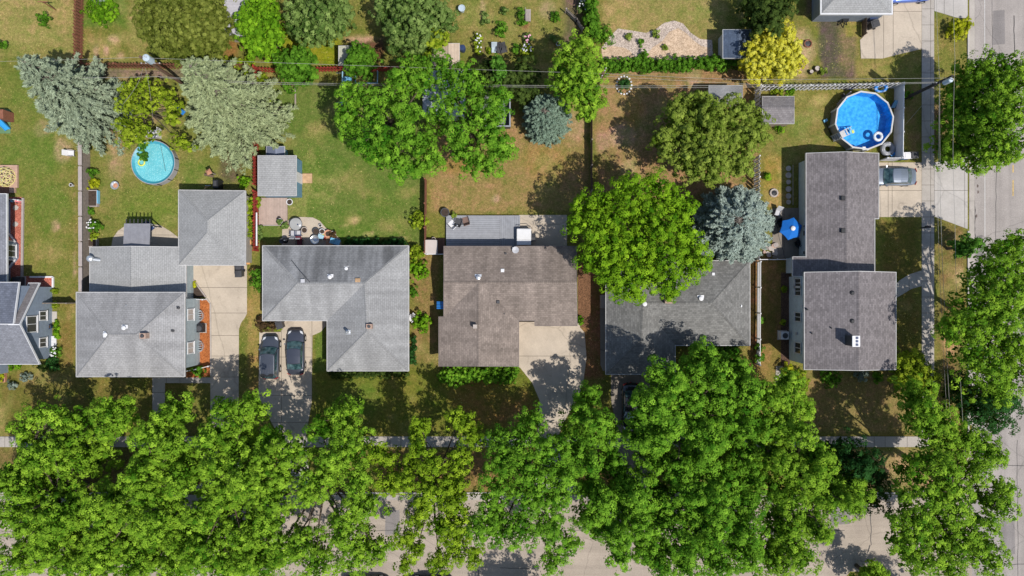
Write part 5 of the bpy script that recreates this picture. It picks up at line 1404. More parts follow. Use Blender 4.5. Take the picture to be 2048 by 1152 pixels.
M['wood_grey'] = simple('grey_boards', alb(176, 165, 160)[:3], .85, .12, 3)
M['fence_grey'] = simple('grey_fence', alb(150, 138, 128)[:3], .85, .25, 5)
M['fence_red'] = simple('red_fence', alb(178, 70, 58)[:3], .8, .22, 5)
M['fence_brown'] = simple('brown_fence', alb(150, 98, 78)[:3], .85, .25, 5)
M['fence_dark'] = simple('dark_fence', alb(112, 92, 78)[:3], .85, .25, 5)
M['vinyl'] = simple('white_vinyl', alb(232, 231, 233)[:3], .45, .05, 2)
M['vinyl_grey'] = simple('grey_white_vinyl', alb(238, 240, 246)[:3], .5, .06, 2)
fence('tall grey board fence with a wide cap between the gabled house and the split-level house', [(180, 288), (181, 584)], 1.6, M['fence_grey'], style='board', cap=.36, gap=.0)
fence('short grey board fence crossing the shaded strip beside the blue gable wall', [(108, 606), (153, 606)], 1.6, M['fence_grey'], style='board')
fence('brown picket fence running up to the top edge beside the dry lawn', [(168, -60), (166, 128)], 1.6, M['fence_brown'])
fence('brown picket fence behind the gravel strip with the utility pole', [(160, 136), (330, 137), (505, 138)], 1.6, M['fence_brown'])
RF = 'red picket fences'
fence('red picket fence running down from the back corner to the vines', [(517, 140), (517, 195)], 1.5, M['fence_red'], group=RF)
fence('red picket fence beside the blue-walled garden shed', [(518, 270), (517, 372)], 1.5, M['fence_red'], group=RF)
fence('red picket fence beside the plank deck, ending at the garage', [(517, 385), (517, 502)], 1.5, M['fence_red'], group=RF)
fence('red picket fence at the back below the bright spring-green tree', [(517, 143), (560, 146)], 1.5, M['fence_red'], group=RF)
fence('red picket fence between the round tree and the bleached lean-to', [(625, 144), (690, 142)], 1.5, M['fence_red'], group=RF)
fence('shaded red picket fence behind the swing frame', [(745, 143), (800, 143)], 1.5, M['fence_red'], group=RF)
fence('brown board fence between the green lawn and the dry brown-roof yard', [(853, 362), (852, 506)], 1.6, M['fence_brown'], M['fence_brown'], 'board')
fence('weathered fence beside the bare yard, below the tall narrow tree', [(1181, 235), (1181, 385)], 1.5, M['fence_dark'], M['wood'], 'board')
fence('white picket fence along the back of the pool garden', [(1512, 182), (1700, 178), (1788, 176)], 1.8, M['vinyl'], picket=.16, gap=.05)
fence('white picket fence at the side of the dark grey shed', [(1509, 180), (1508, 222)], 1.8, M['vinyl'], picket=.16, gap=.05)
fence('white picket fence between the olive tree and the stepping stones', [(1507, 318), (1507, 400)], 1.8, M['vinyl'], picket=.16, gap=.05)
fence('white picket fence behind the silver spruce beside the rock pile', [(1507, 480), (1507, 520)], 1.8, M['vinyl'], picket=.16, gap=.05)
fence('solid pale vinyl fence between the blue pool and the pavement', [(1789, 178), (1787, 318)], 1.75, M['vinyl_grey'], M['vinyl'], 'solid')
fence('white vinyl fence closing the pool garden above the silver car', [(1757, 322), (1786, 322)], 1.7, M['vinyl'], M['vinyl'], 'solid')
fence('white vinyl fence at the foot of the patio, joining the taupe-roofed house', [(1507, 520), (1586, 519)], 1.1, M['vinyl'], M['vinyl'], 'solid')
fence('white open rail fence beside the charcoal-roofed house', [(1513, 524), (1512, 728)], 1.2, M['vinyl'], M['vinyl'], 'rail')
fence('white rail fence on the front edge of the orange mulch bed', [(372, 742), (394, 738), (423, 731)], .8, M['vinyl'], M['vinyl'], 'rail')
fence('low white rail at the back of the orange mulch bed', [(377, 597), (412, 599)], .8, M['vinyl'], M['vinyl'], 'rail')
fence('white rail at the end of the small deck beside the brown roof', [(856, 509), (890, 509)], .9, M['vinyl'], M['vinyl'], 'rail')
fence('brown board fence beside the two wheeled bins at the top driveway', [(1722, 34), (1722, 74)], 1.1, M['fence_dark'], M['fence_dark'], 'board')
fence('leaning weathered fence by the arborvitae hedge', [(1131, 26), (1152, 46), (1164, 64)], 1.1, M['wood_grey'], M['wood_grey'], 'board')
fence('white rail edging the red mulch bed by the gabled house', [(10, 398), (46, 402)], .7, M['vinyl'], M['vinyl'], 'rail')
ed = lambda lab, pts, mat, w=.12, h=.16: [t := thing('garden_edging', lab, 'edging', P(*pts[0])), [MB().bar(P(*a, h / 2), P(*b, h / 2), w, h).build('board', mat, t) for a, b in zip(pts[:-1], pts[1:])]]
ed('pale timber edging of the red mulch bed by the bay window', [(46, 396), (44, 556)], M['wood_grey'], .2)
ed('white timber edging of the short red mulch bed under the blue gable wall', [(60, 554), (106, 554), (106, 575)], M['vinyl'], .16)
ed('concrete curb along the orange mulch bed', [(412, 596), (421, 607), (422, 752)], M['concrete_walk'], .14, .1)
ed('timber edging of the soil bed beside the garage drive', [(384, 556), (412, 594)], M['wood_grey'])
ed('timber edging of the weedy garden bed near the red fence', [(545, 214), (591, 214), (591, 165)], M['wood'])

# trellises leaning on the grey fence
def trellis(lab, x, y, w, h, rz):
    cx, cy, _ = P(x, y); t = thing('trellis', lab, 'trellis', (cx, cy, 0), 'white lattice trellises')
    lt = MB(); fr = MB()
    p = lambda u, v: (cx - .35 + v * .75 - .2, cy + u - .5 * w + v * rz, .15 + v * .95)
    for i in range(1, 8): lt.bar(p(w * i / 8, 0), p(w * i / 8, 1), .028)
    for i in range(1, 8): lt.bar(p(0, i / 8), p(w, i / 8), .028)
    for a, b in (((0, 0), (w, 0)), ((w, 0), (w, 1)), ((w, 1), (0, 1)), ((0, 1), (0, 0))): fr.bar(p(*a), p(*b), .06)
    lt.build('lattice', M['white'], t); fr.build('frame', M['white'], t)


trellis('white lattice trellis nearer the white peony', 174, 468, .75, 1, .05); trellis('white lattice trellis behind the small soil planter', 172, 483, .6, 1, -.03)

# ================================================================ POOLS
def pool_right():
    R, H_ = 2.85, 1.3
    cx, cy, _ = P(1722, 244, .65)
    t = thing('pool', 'round blue above-ground pool in the white-fenced corner garden', 'pool', (cx, cy, 0))
    n = 12; ph = .12
    pt = lambda r, k, z: (cx + r * math.cos(ph + 6.28319 * k / n), cy + r * math.sin(ph + 6.28319 * k / n), z)
    w, l, f, rim = MB(), MB(), MB(), MB()
    for k in range(n):
        w.face([pt(R, k, 0), pt(R, k + 1, 0), pt(R, k + 1, H_), pt(R, k, H_)])
        l.face([pt(R - .05, k + 1, .05), pt(R - .05, k, .05), pt(R - .05, k, H_ - .01), pt(R - .05, k + 1, H_ - .01)])
        rim.hexa([pt(R - .07, k, H_), pt(R + .08, k, H_), pt(R + .08, k + 1, H_), pt(R - .07, k + 1, H_), pt(R - .07, k, H_ + .05), pt(R + .08, k, H_ + .05), pt(R + .08, k + 1, H_ + .05), pt(R - .07, k + 1, H_ + .05)])
    wm = simple('pool_wall_grey', alb(170, 165, 160)[:3], .5, .1)
    w.build('wall', wm, t)
    m = NT('pool_liner'); v = m.pos()
    c = m.mix(alb(48, 146, 214, .95), alb(84, 182, 236, .95), m.ramp(m.noise(v, 3.0, 4, .6), [(.35, g3(0)), (.65, g3(1))]))
    wv = m.new('ShaderNodeTexWave'); wv.inputs['Scale'].default_value = 2.6; wv.inputs['Distortion'].default_value = 3.5; wv.inputs['Detail'].default_value = 2; m.link(v, wv.inputs['Vector'])
    c = m.mix(c, m.ramp(wv.outputs['Fac'], [(0.0, g3(.88)), (1, g3(1.06))]), 1.0, 'MULTIPLY')
    lm = m.done(c, .6, .2)
    f.face([pt(R - .05, k, .06) for k in range(n)])
    l.build('liner', lm, t); f.build('pool_floor', lm, t); rim.build('rim', M['trim'], t)
    wt = NT('pool_water')
    tr = wt.new('ShaderNodeBsdfTransparent'); tr.inputs[0].default_value = (.80, .95, 1.0, 1)
    gl = wt.new('ShaderNodeBsdfGlossy'); gl.inputs['Roughness'].default_value = .05
    fr = wt.new('ShaderNodeFresnel'); fr.inputs[0].default_value = 1.33
    b = wt.new('ShaderNodeBump'); b.inputs['Strength'].default_value = .25; b.inputs['Distance'].default_value = .05; wt.link(wt.noise(wt.pos(), 4.0, 3), b.inputs['Height']); wt.link(b.outputs[0], gl.inputs['Normal']); wt.link(b.outputs[0], fr.inputs['Normal'])
    mx = wt.new('ShaderNodeMixShader'); wt.link(fr.outputs[0], mx.inputs[0]); wt.link(tr.outputs[0], mx.inputs[1]); wt.link(gl.outputs[0], mx.inputs[2]); wt.link(mx.outputs[0], wt.out.inputs['Surface'])
    MB().face([pt(R - .055, k, H_ - .22) for k in range(n)]).build('water', wt.m, t)
    for k in range(n):
        p = pt(R + .04, k, 0); MB().box(p[0], p[1], 0, .1, .16, H_, ph + 6.28319 * k / n).build('upright', M['vinyl'], t)
    sk_ = P(1727, 297, 1.2); MB().box(sk_[0], sk_[1], .9, .3, .3, .42).build('skimmer', M['vinyl'], t)
    # A-frame ladder over the rim
    la = thing('pool_ladder', 'white pool ladder climbing over the rim of the blue pool', 'ladder', P(1672, 275))
    top = Vector(P(1686, 268, 1.75)); out = Vector(P(1664, 278, .05)); inn = Vector(P(1706, 258, .2))
    d = (inn - out); d.z = 0; d.normalize(); s = Vector((-d.y, d.x, 0)) * .3
    ra = MB()
    for q in (s, -s): ra.bar(out + q, top + q - d * .15, .07); ra.bar(top + q + d * .15, inn + q, .07); ra.bar(top + q - d * .15, top + q + d * .15, .06)
    ra.build('side_rail', M['trim'], la)
    for i in range(5):
        p = out.lerp(top - d * .15, (i + .6) / 5); MB().bar(p - s, p + s, .14, .04).build('tread', M['trim'], la)
    for i in range(3):
        p = inn.lerp(top + d * .15, (i + .8) / 4); MB().bar(p - s, p + s, .12, .04).build('tread', M['trim'], la)
    MB().box(top.x, top.y, 1.72, .5, .6, .05, math.atan2(d.y, d.x)).build('platform', M['trim'], la)


pool_right()


def ring(lab, x, y, z, R, r, base, stripe, sc=(1, 1), rot=0, tilt=None):
    cx, cy, _ = P(x, y, z); t = thing('swim_ring', lab, 'swim ring', (cx, cy, z))
    MB().torus(cx, cy, z, R, r, 28, 10, sc, rot).build('tube', base, t, smooth=True)
    sm = MB()
    for k in range(6):
        a0 = k * 1.047
        for j in range(3):
            a = a0 + j * .14
            p = [(cx + sc[0] * (R + rr * math.cos(th)) * math.cos(a + da), cy + sc[1] * (R + rr * math.cos(th)) * math.sin(a + da), z + rr * math.sin(th)) for da, th, rr in ((0, .9, r * 1.05), (.14, .9, r * 1.05), (.14, 1.9, r * 1.05), (0, 1.9, r * 1.05))]
            sm.face(p)
    sm.build('stripe', stripe, t)
    if tilt: t.rotation_euler = tilt
    return t


ring('white and blue swim ring floating in the blue pool', 1756, 273, 1.12, .36, .14, M['white'], M['skyblue'])
ring('blue and white ring leaning against the pale fence behind the pool', 1762, 176, .75, .42, .15, M['blue'], M['white'], (1.25, .8), tilt=(.5, 0, 0))
ring('large grey inner tube beside the blue pool and fence corner', 1775, 298, .3, .5, .24, simple('tube_grey', (.24, .25, .27), .5, .1), M['grey_vinyl'])
ring('small blue swim ring lying against the grey inner tube', 1784, 307, .35, .2, .1, M['blue'], M['skyblue'])


def simple_thing(name, lab, cat, x, y, parts, z=0.0, group=None):
    """parts: (part name, material, builder(mb, cx, cy))"""
    cx, cy, _ = P(x, y, z); t = thing(name, lab, cat, (cx, cy, z), group)
    for pn, mat, fn in parts:
        mb = MB(); fn(mb, cx, cy); mb.build(pn, M[mat] if isinstance(mat, str) else mat, t)
    return t


simple_thing('pool_float', 'white and blue float bobbing at the ladder end of the pool', 'float', 1691, 269, [('cushion', 'skyblue', lambda m, x, y: m.box(x + .1, y + .05, 1.08, .5, .35, .12, .3)), ('stripe', 'yellow', lambda m, x, y: m.box(x + .15, y, 1.2, .2, .3, .03, .3))])
simple_thing('lounge_chair', 'folded blue-webbed chair leaning on the pale fence beside the pool', 'chair', 1783, 211, [('webbing', 'skyblue', lambda m, x, y: [m.bar((x - .2 + i * .1, y - .32, .35), (x + i * .1, y + .32, .75), .07, .03) for i in range(4)]), ('frame', 'navy', lambda m, x, y: [m.bar((x - .3, y - .36, .3), (x - .05, y + .36, .74), .05), m.bar((x + .2, y - .36, .3), (x + .4, y + .36, .74), .05), m.bar((x - .3, y - .36, .3), (x + .2, y - .36, .3), .05), m.bar((x - .25, y - .3, 0), (x - .05, y + .36, .74), .04)])])
simple_thing('pool_pump', 'dark pool pump and filter at the back of the blue pool', 'pump', 1690, 177, [('tank', 'dark', lambda m, x, y: m.lathe(x, y, [(.24, 0), (.26, .5), (.2, .65), (.06, .7)], 14)), ('motor', 'navy', lambda m, x, y: m.box(x + .5, y - .02, .05, .5, .22, .25))])
simple_thing('plank_stack', 'bundle of pale planks stacked against the back of the blue pool', 'planks', 1682, 199, [('plank', 'wood_grey', lambda m, x, y: [m.bar((x - .5 + i * .09, y - .55 + i * .12, .2 + i * .1), (x + .5 + i * .05, y + .2 + i * .1, .3 + i * .1), .13, .05) for i in range(5)]), ('strap', 'dark', lambda m, x, y: m.box(x + .05, y + .1, .2, .08, .7, .62, .5))])
simple_thing('pool_vacuum_pole', 'long pool brush pole lying on the grass beside the blue pool', 'pool brush', 1656, 262, [('pole', 'black', lambda m, x, y: m.tube([(x - .3, y + .9, .12), (x + .3, y - .6, .15)], .035, 6)), ('brush_head', 'skyblue', lambda m, x, y: m.box(x - .32, y + 1.0, .02, .4, .25, .2, .5))])


def pool_left():
    R, H_ = 2.18, .85
    cx, cy, _ = P(309.5, 326, .5); t = thing('pool', 'round pool under a cyan bubble cover with grey wall', 'pool', (cx, cy, 0))
    wm = simple('grey_pool_wall', alb(170, 168, 172)[:3], .6, .08)
    w = MB(); n = 40
    for k in range(n):
        a, b = 6.28319 * k / n, 6.28319 * (k + 1) / n
        p = lambda r, a, z: (cx + r * math.cos(a), cy + r * math.sin(a), z)
        w.face([p(R, a, 0), p(R, b, 0), p(R, b, H_), p(R, a, H_)]); w.face([p(R, a, H_), p(R, b, H_), p(R - .06, b, H_), p(R - .06, a, H_)]); w.face([p(R - .06, b, .3), p(R - .06, a, .3), p(R - .06, a, H_), p(R - .06, b, H_)])
    w.build('wall', wm, t)
    m = NT('bubble_cover'); v = m.pos()
    vo = m.new('ShaderNodeTexVoronoi'); vo.inputs['Scale'].default_value = 7; m.link(v, vo.inputs['Vector'])
    c = m.mix(alb(112, 198, 208), alb(158, 226, 230), m.ramp(vo.outputs['Distance'], [(.1, g3(1)), (.5, g3(0))]))
    c = m.mix(c, m.ramp(m.noise(v, 1.0, 4), [(.3, g3(.88)), (.7, g3(1.05))]), 1, 'MULTIPLY'); m.bump(vo.outputs['Distance'], .3, .02)
    cov = MB().face([(cx + (R - .1) * math.cos(6.28319 * k / n), cy + (R - .1) * math.sin(6.28319 * k / n), H_ - .17) for k in range(n)])
    cm = m.done(c, .25, .5)
    cov.build('cover', cm, t)
    ed_ = MB()
    for k in range(n):
        a, b = 6.28319 * k / n, 6.28319 * (k + 1) / n
        ed_.face([(cx + (R - .065) * math.cos(a), cy + (R - .065) * math.sin(a), H_ - .02), (cx + (R - .065) * math.cos(b), cy + (R - .065) * math.sin(b), H_ - .02), (cx + (R - .3) * math.cos(b), cy + (R - .3) * math.sin(b), H_ - .165), (cx + (R - .3) * math.cos(a), cy + (R - .3) * math.sin(a), H_ - .165)])
    ed_.build('cover_edge', simple('cover_edge_teal', alb(70, 160, 180)[:3], .4, .1), t)
    MB().tube([P(320, 283, .75), P(324, 305, .71), P(331, 342, .72)], .018, 5).build('cover_rope', M['dark'], t)
    for k in range(12):
        a = 6.28319 * k / 12 + .2; MB().box(cx + (R + .03) * math.cos(a), cy + (R + .03) * math.sin(a), 0, .06, .07, H_, a).build('upright', M['dark'], t)


pool_left()
ring('yellow-green swim ring lying on the cyan bubble cover', 283, 325, .8, .3, .08, M['yellow'], M['yellow'])
shrub('leafy broken branch lying on the cyan bubble cover', 287, 303, 9, 20, .3, 'ash', 'fallen_branch', 'branch', z0=.7, puff=.16, lsize=.09)
simple_thing('pool_steps', 'pale grey pool step unit standing behind the bubble-covered pool', 'steps', 312, 268, [('tread', 'grey_vinyl', lambda m, x, y: [m.box(x, y - .35 + i * .28, 0, .95, .26, .75 - i * .2) for i in range(3)]), ('side_panel', 'white', lambda m, x, y: [m.box(x - .52, y, 0, .05, 1.0, .9), m.box(x + .52, y, 0, .05, 1.0, .9)])])

# ================================================================ VEHICLES
def car(lab, px, py, yaw, paint, kind='sedan', L=4.7, W=1.82, cat='car'):
    cx, cy, _ = P(px, py); t = thing('parked_car', lab, cat, (cx, cy, 0))
    t.rotation_euler.z = yaw
    suv = kind == 'suv'
    Hr, belt = (1.68, 1.02) if suv else (1.44, .92)
    hl = L / 2
    def obj(mb, name, mat, par=None, **kw):
        o = mb.build(name, mat, None, **kw); o.parent = par or t; return o
    # body: rings of 9 points per half, lofted nose to tail
    st = [(hl, .52, .34, .52, .55), (hl - .10, .70, .24, .66, .70), (hl - .45, .83, .2, .74, .82), (hl - 1.0, .89, .2, .80, .90), (.75, .905, .2, belt - .03, belt + .01), (0, .91, .2, belt, belt + .02), (-.9, .905, .2, belt + .02, belt + .04), (-hl + 1.0, .895, .2, belt + .02, belt + .05), (-hl + .4, .86, .22, belt + (.0 if suv else -.02), belt + .02), (-hl + .08, .74, .28, .80, .84), (-hl, .60, .36, .62, .66)]
    k = W / 1.82
    b = MB(); rows = []
    for x, w, zb, ze, zc in st:
        w *= k
        half = [(0, zb), (w * .8, zb), (w * .97, zb + .12), (w, (zb + ze) / 2), (w * .985, ze - .09), (w * .90, ze), (w * .5, (ze + zc * 2) / 3), (0, zc)]
        ringp = [(x, y, z) for y, z in half] + [(x, -y, z) for y, z in half[-2:0:-1]]
        rows.append(len(b.v)); b.v += ringp
    n = 14
    for i in range(len(rows) - 1):
        for j in range(n):
            j2 = (j + 1) % n; b.f.append((rows[i] + j, rows[i + 1] + j, rows[i + 1] + j2, rows[i] + j2))
    b.f.append(tuple(rows[0] + j for j in range(n))); b.f.append(tuple(rows[-1] + j for j in range(n))[::-1])
    obj(b, 'body', paint, smooth=True, subsurf=1)
    # cabin
    if suv: xf0, xf1, xr1, xr0, wr = .95, .30, -hl + .55, -hl + .18, .72
    else: xf0, xf1, xr1, xr0, wr = 1.0, .28, -1.0, -1.66, .665
    wb, wr = .80 * k, wr * k
    bz, hz = belt - .03, Hr
    N = 7
    def curve(x, w, z, bulge, zc): return [(x + bulge * (1 - (2 * i / (N - 1) - 1) ** 2), -w + 2 * w * i / (N - 1), z + zc * (1 - (2 * i / (N - 1) - 1) ** 2)) for i in range(N)]
    f0, f1 = curve(xf0, wb, bz, .14, .02), curve(xf1, wr, hz - .05, .09, .05)
    r0, r1 = curve(xr0, wb * .95, bz, -.10, .02), curve(xr1, wr * .97, hz - .06, -.07, .05)
    g = MB()
    mid = [((a[0] + c[0]) / 2, a[1] * 1.03, max(a[2], c[2]) + .035) for a, c in zip(f1, r1)]
    for A, B in ((f0, f1), (f1, mid), (mid, r1), (r1, r0)):
        for i in range(N - 1): g.face([A[i], A[i + 1], B[i + 1], B[i]])
    for s, e in ((0, 1), (N - 1, -1)):
        q = [f0[s], f1[s], mid[s], r1[s], r0[s]]; g.face(q if s else q[::-1])
    obj(g, 'roof', paint)
    gl = M['car_glass']
    def patch(name, A, B, lo, hi, i0, i1, off):
        m_ = MB(); lerp = lambda a, c, u: tuple(a[q] + (c[q] - a[q]) * u for q in range(3))
        P0 = [lerp(A[i], B[i], lo) for i in range(N)]; P1 = [lerp(A[i], B[i], hi) for i in range(N)]
        sx = .02 * off
        for i in range(i0, i1):
            m_.face([(p[0] + sx, p[1] * .985, p[2] + .012) for p in (P0[i], P0[i + 1], P1[i + 1], P1[i])])
        return obj(m_, name, gl)
    patch('windshield', f0, f1, .05, .93, 0, N - 1, 1)
    patch('rear_window', r0, r1, .12 if not suv else .25, .92, 0, N - 1, -1)
    for s, sg in ((0, -1), (N - 1, 1)):
        m_ = MB(); lerp = lambda a, c, u: Vector(a).lerp(Vector(c), u)
        lo_f, lo_r = lerp(f0[s], r0[s], .10), lerp(f0[s], r0[s], .90)
        hi_f, hi_r = lerp(f1[s], r1[s], .06), lerp(f1[s], r1[s], .92)
        mdl, mdh = lo_f.lerp(lo_r, .5), hi_f.lerp(hi_r, .5)
        o = Vector((0, sg * .014, .01))
        for q in ([lo_f, lo_f.lerp(lo_r, .47), hi_f.lerp(hi_r, .47), hi_f], [lo_f.lerp(lo_r, .52), lo_r, hi_r, hi_f.lerp(hi_r, .52)]):
            lo2 = [q[0].lerp(q[3], .12), q[1].lerp(q[2], .12), q[1].lerp(q[2], .9), q[0].lerp(q[3], .9)]
            m_.face([p + o for p in lo2])
        obj(m_, 'side_window', gl)
        mm = MB().hexa([(xf0 - .22, sg * (.86 * k), .95), (xf0 - .08, sg * (.86 * k), .95), (xf0 - .10, sg * (1.03 * k), .98), (xf0 - .22, sg * (1.03 * k), .98), (xf0 - .22, sg * (.86 * k), 1.08), (xf0 - .08, sg * (.86 * k), 1.08), (xf0 - .10, sg * (1.03 * k), 1.12), (xf0 - .22, sg * (1.03 * k), 1.12)])
        obj(mm, 'mirror', paint)
        hlm = MB().hexa([(hl - .32, sg * .50 * k, .62), (hl - .12, sg * .42 * k, .58), (hl - .20, sg * .66 * k, .58), (hl - .45, sg * .76 * k, .64), (hl - .36, sg * .50 * k, .765), (hl - .14, sg * .42 * k, .705), (hl - .22, sg * .665 * k, .70), (hl - .52, sg * .775 * k, .775)])
        obj(hlm, 'headlight', M['lamp_glass'])
        tl = MB().hexa([(-hl + .02, sg * .48 * k, .66), (-hl + .06, sg * .48 * k, .86), (-hl + .22, sg * .80 * k, .88), (-hl + .18, sg * .80 * k, .66), (-hl - .01, sg * .48 * k, .68), (-hl + .03, sg * .48 * k, .87), (-hl + .19, sg * .835 * k, .885), (-hl + .15, sg * .84 * k, .68)])
        obj(tl, 'tail_light', M['red'])
        for xw in (hl - .92, -hl + .98):
            wm_ = MB(); cyw = sg * (.80 * k)
            pts = [(xw + .325 * math.cos(6.28319 * i / 20), .325 + .325 * math.sin(6.28319 * i / 20)) for i in range(20)]
            base = len(wm_.v); wm_.v += [(x, cyw - .1, z) for x, z in pts] + [(x, cyw + .1, z) for x, z in pts]
            for i in range(20): j = (i + 1) % 20; wm_.f.append((base + i, base + j, base + 20 + j, base + 20 + i))
            wm_.f.append(tuple(base + i for i in range(20))); wm_.f.append(tuple(base + 20 + i for i in range(20))[::-1])
            wh = obj(wm_, 'wheel', M['rubber'])
            rm = MB(); yy = cyw + sg * .105
            rm.face([(xw + .2 * math.cos(6.28319 * i / 14), yy, .325 + .2 * math.sin(6.28319 * i / 14)) for i in range(14)]); obj(rm, 'rim', M['metal'], wh)
    if suv:
        for s in (-1, 1):
            rr = MB().tube([(xf1 - .1, s * wr * .93, Hr - .02), ((xf1 + xr1) / 2, s * wr * .95, Hr + .06), (xr1 + .1, s * wr * .93, Hr - .02)], .022, 6); obj(rr, 'roof_rail', M['metal'])
        ri = MB()
        for i in range(4): ri.bar((xf1 - .2, -.36 + i * .24, Hr + .02), (xr1 + .2, -.36 + i * .24, Hr + .01), .05, .025)
        obj(ri, 'roof_rib', paint)
        obj(MB().box(xr1 - .05, 0, Hr - .06, .3, 1.2 * k, .05), 'spoiler', M['black'])
    bm = MB().box(hl - .02, 0, .33, .1, 1.0, .14); obj(bm, 'grille', M['black'])
    return t


def paintm(name, col, rough=.3, metal=.25):
    m = simple(name, col, rough, .05, 1.0, metal, .5, coat=.9); return m


t_ = NT('car_glass'); M['car_glass'] = t_.done(t_.mix((.012, .035, .04), (.07, .13, .14), t_.ramp(t_.noise(t_.pos(), 2.2, 2), [(.35, g3(0)), (.65, g3(1))])), .04, .8)
M['lamp_glass'] = simple('lamp_glass', (.6, .62, .65), .1, .05)
car('dark grey estate car with roof rails parked closest to the dry grass strip', 545.5, 713, math.pi / 2, paintm('paint_slate', (.060, .068, .086)), 'suv', 4.35, 1.80)
car('dark grey saloon car parked beside the estate car under the grey eave', 595.5, 703, math.pi / 2, paintm('paint_graphite', (.052, .058, .078)), 'sedan', 4.55, 1.80)
car('silver saloon car with its nose under the taupe garage roof', 1779, 355.5, math.pi, paintm('paint_silver', (.17, .20, .25), .3, .3), 'sedan', 4.6, 1.82)
car('blue car at the top edge on the concrete drive', 1811, -8, 0.06, paintm('paint_blue', (.07, .14, .45), .25), 'sedan', 4.6, 1.8)
car('black car hidden in shade in front of the charcoal roof', 1260, 812, -math.pi / 2, paintm('paint_black', (.012, .015, .02), .25), 'sedan', 4.8, 1.84)
car('white car peeking out at the bottom edge beneath the canopy', 735, 1166, 0, paintm('paint_white', (.6, .6, .6), .3, .0), 'sedan', 4.7, 1.8)
car('dark car at the bottom edge below the sparse yellow-green maple', 862, 1167, math.pi, paintm('paint_dark', (.04, .035, .04), .3), 'suv', 4.6, 1.82)
simple_thing('paper_bag', 'white bag lying beside the black car under the canopy', 'bag', 1272, 772, [('bag_body', 'white', lambda m, x, y: m.box(x, y, 0.03, .45, .5, .35, .4, .8)), ('bag_fold', 'vinyl_grey', lambda m, x, y: m.box(x, y, .38, .35, .1, .06, .4))])
simple_thing('toy_cart', 'small red toy cart by the black car under the canopy', 'toy', 1258, 768, [('tray', 'red', lambda m, x, y: m.box(x, y, .15, .5, .3, .15, .5)), ('wheel', 'rubber', lambda m, x, y: [m.lathe(x + a, y + b, [(.07, .03), (.07, .15)], 8) for a in (-.2, .2) for b in (-.12, .12)])])
# ================================================================ POLES AND CABLES
def pole(lab, base, top, z, mat, arms=(), can=None, lamp=False):
    bx, by, _ = P(*base); tx, ty, _ = P(top[0], top[1], z)
    t = thing('utility_pole', lab, 'utility pole', (bx, by, 0))
    MB().tube([(bx, by, -.3), ((bx + tx) / 2, (by + ty) / 2, z / 2), (tx, ty, z)], [.17, .15, .12], 10).build('shaft', M[mat], t)
    d = Vector((tx - bx, ty - by, z))
    for f, dx, dy, w in arms:
        p = Vector((bx, by, 0)) + d * f
        a = MB().bar((p.x - dx * w, p.y - dy * w, p.z + .03), (p.x + dx * w, p.y + dy * w, p.z + .03), .1, .12).build('crossarm', M[mat], t)
        for s in (-.9, -.45, .45, .9): MB().lathe(p.x + dx * w * s, p.y + dy * w * s, [(.04, p.z + .09), (.06, p.z + .15), (.04, p.z + .2)], 8).build('insulator', M['grey_vinyl'], a)
    for ox, oy, f, r, h in can or ():
        p = Vector((bx, by, 0)) + d * f
        c = MB().lathe(p.x + ox, p.y + oy, [(r, p.z - h), (r, p.z), (r * .85, p.z + .05), (.06, p.z + .08)], 16).build('transformer', M['can'], t)
        MB().lathe(p.x + ox + .08, p.y + oy, [(.05, p.z + .06), (.05, p.z + .22)], 8).lathe(p.x + ox - .1, p.y + oy + .06, [(.05, p.z + .06), (.05, p.z + .2)], 8).build('bushing', M['grey_vinyl'], c)
        MB().bar((p.x, p.y, p.z - h * .5), (p.x + ox, p.y + oy, p.z - h * .5), .1).build('bracket', M['metal'], t)
    return t


M['can'] = simple('transformer_grey', alb(190, 205, 215)[:3], .4, .08)
pole('brown utility pole with pale transformer above the brown picket fence', (381, 177), (280, 113), 9.2, 'pole', [(.80, 1, 0, .9)], [(.36, .0, .97, .32, .9)])
pole('dark utility pole leaning over the pavement beside the white-fenced pool', (1812, 196), (1905, 152), 7.6, 'pole_dark', [(.72, 1, .1, .6)], [(-.1, -.32, .99, .22, .9)])
pole('utility pole hidden in the tall narrow tree with a small crossarm', (1184, 197), (1207, 146), 8.0, 'pole', [(.98, .5, 1, .5)])


def cable(lab, pts, r=.016, sag=.15):
    """pts: (photo px, px, height) of the supports"""
    Q = []
    for (x0, y0, z0), (x1, y1, z1) in zip(pts[:-1], pts[1:]):
        a, b = Vector(P(x0, y0, z0)), Vector(P(x1, y1, z1)); n = 14
        for i in range(n + (1 if (x1, y1, z1) == pts[-1] else 0)):
            u = i / n; p = a.lerp(b, u); p.z -= sag * 4 * u * (1 - u); Q.append(p)
    return tag(MB().tube(Q, r, 5).build('overhead_cable', M['wire'], None), lab, 'cable', 'overhead cables')


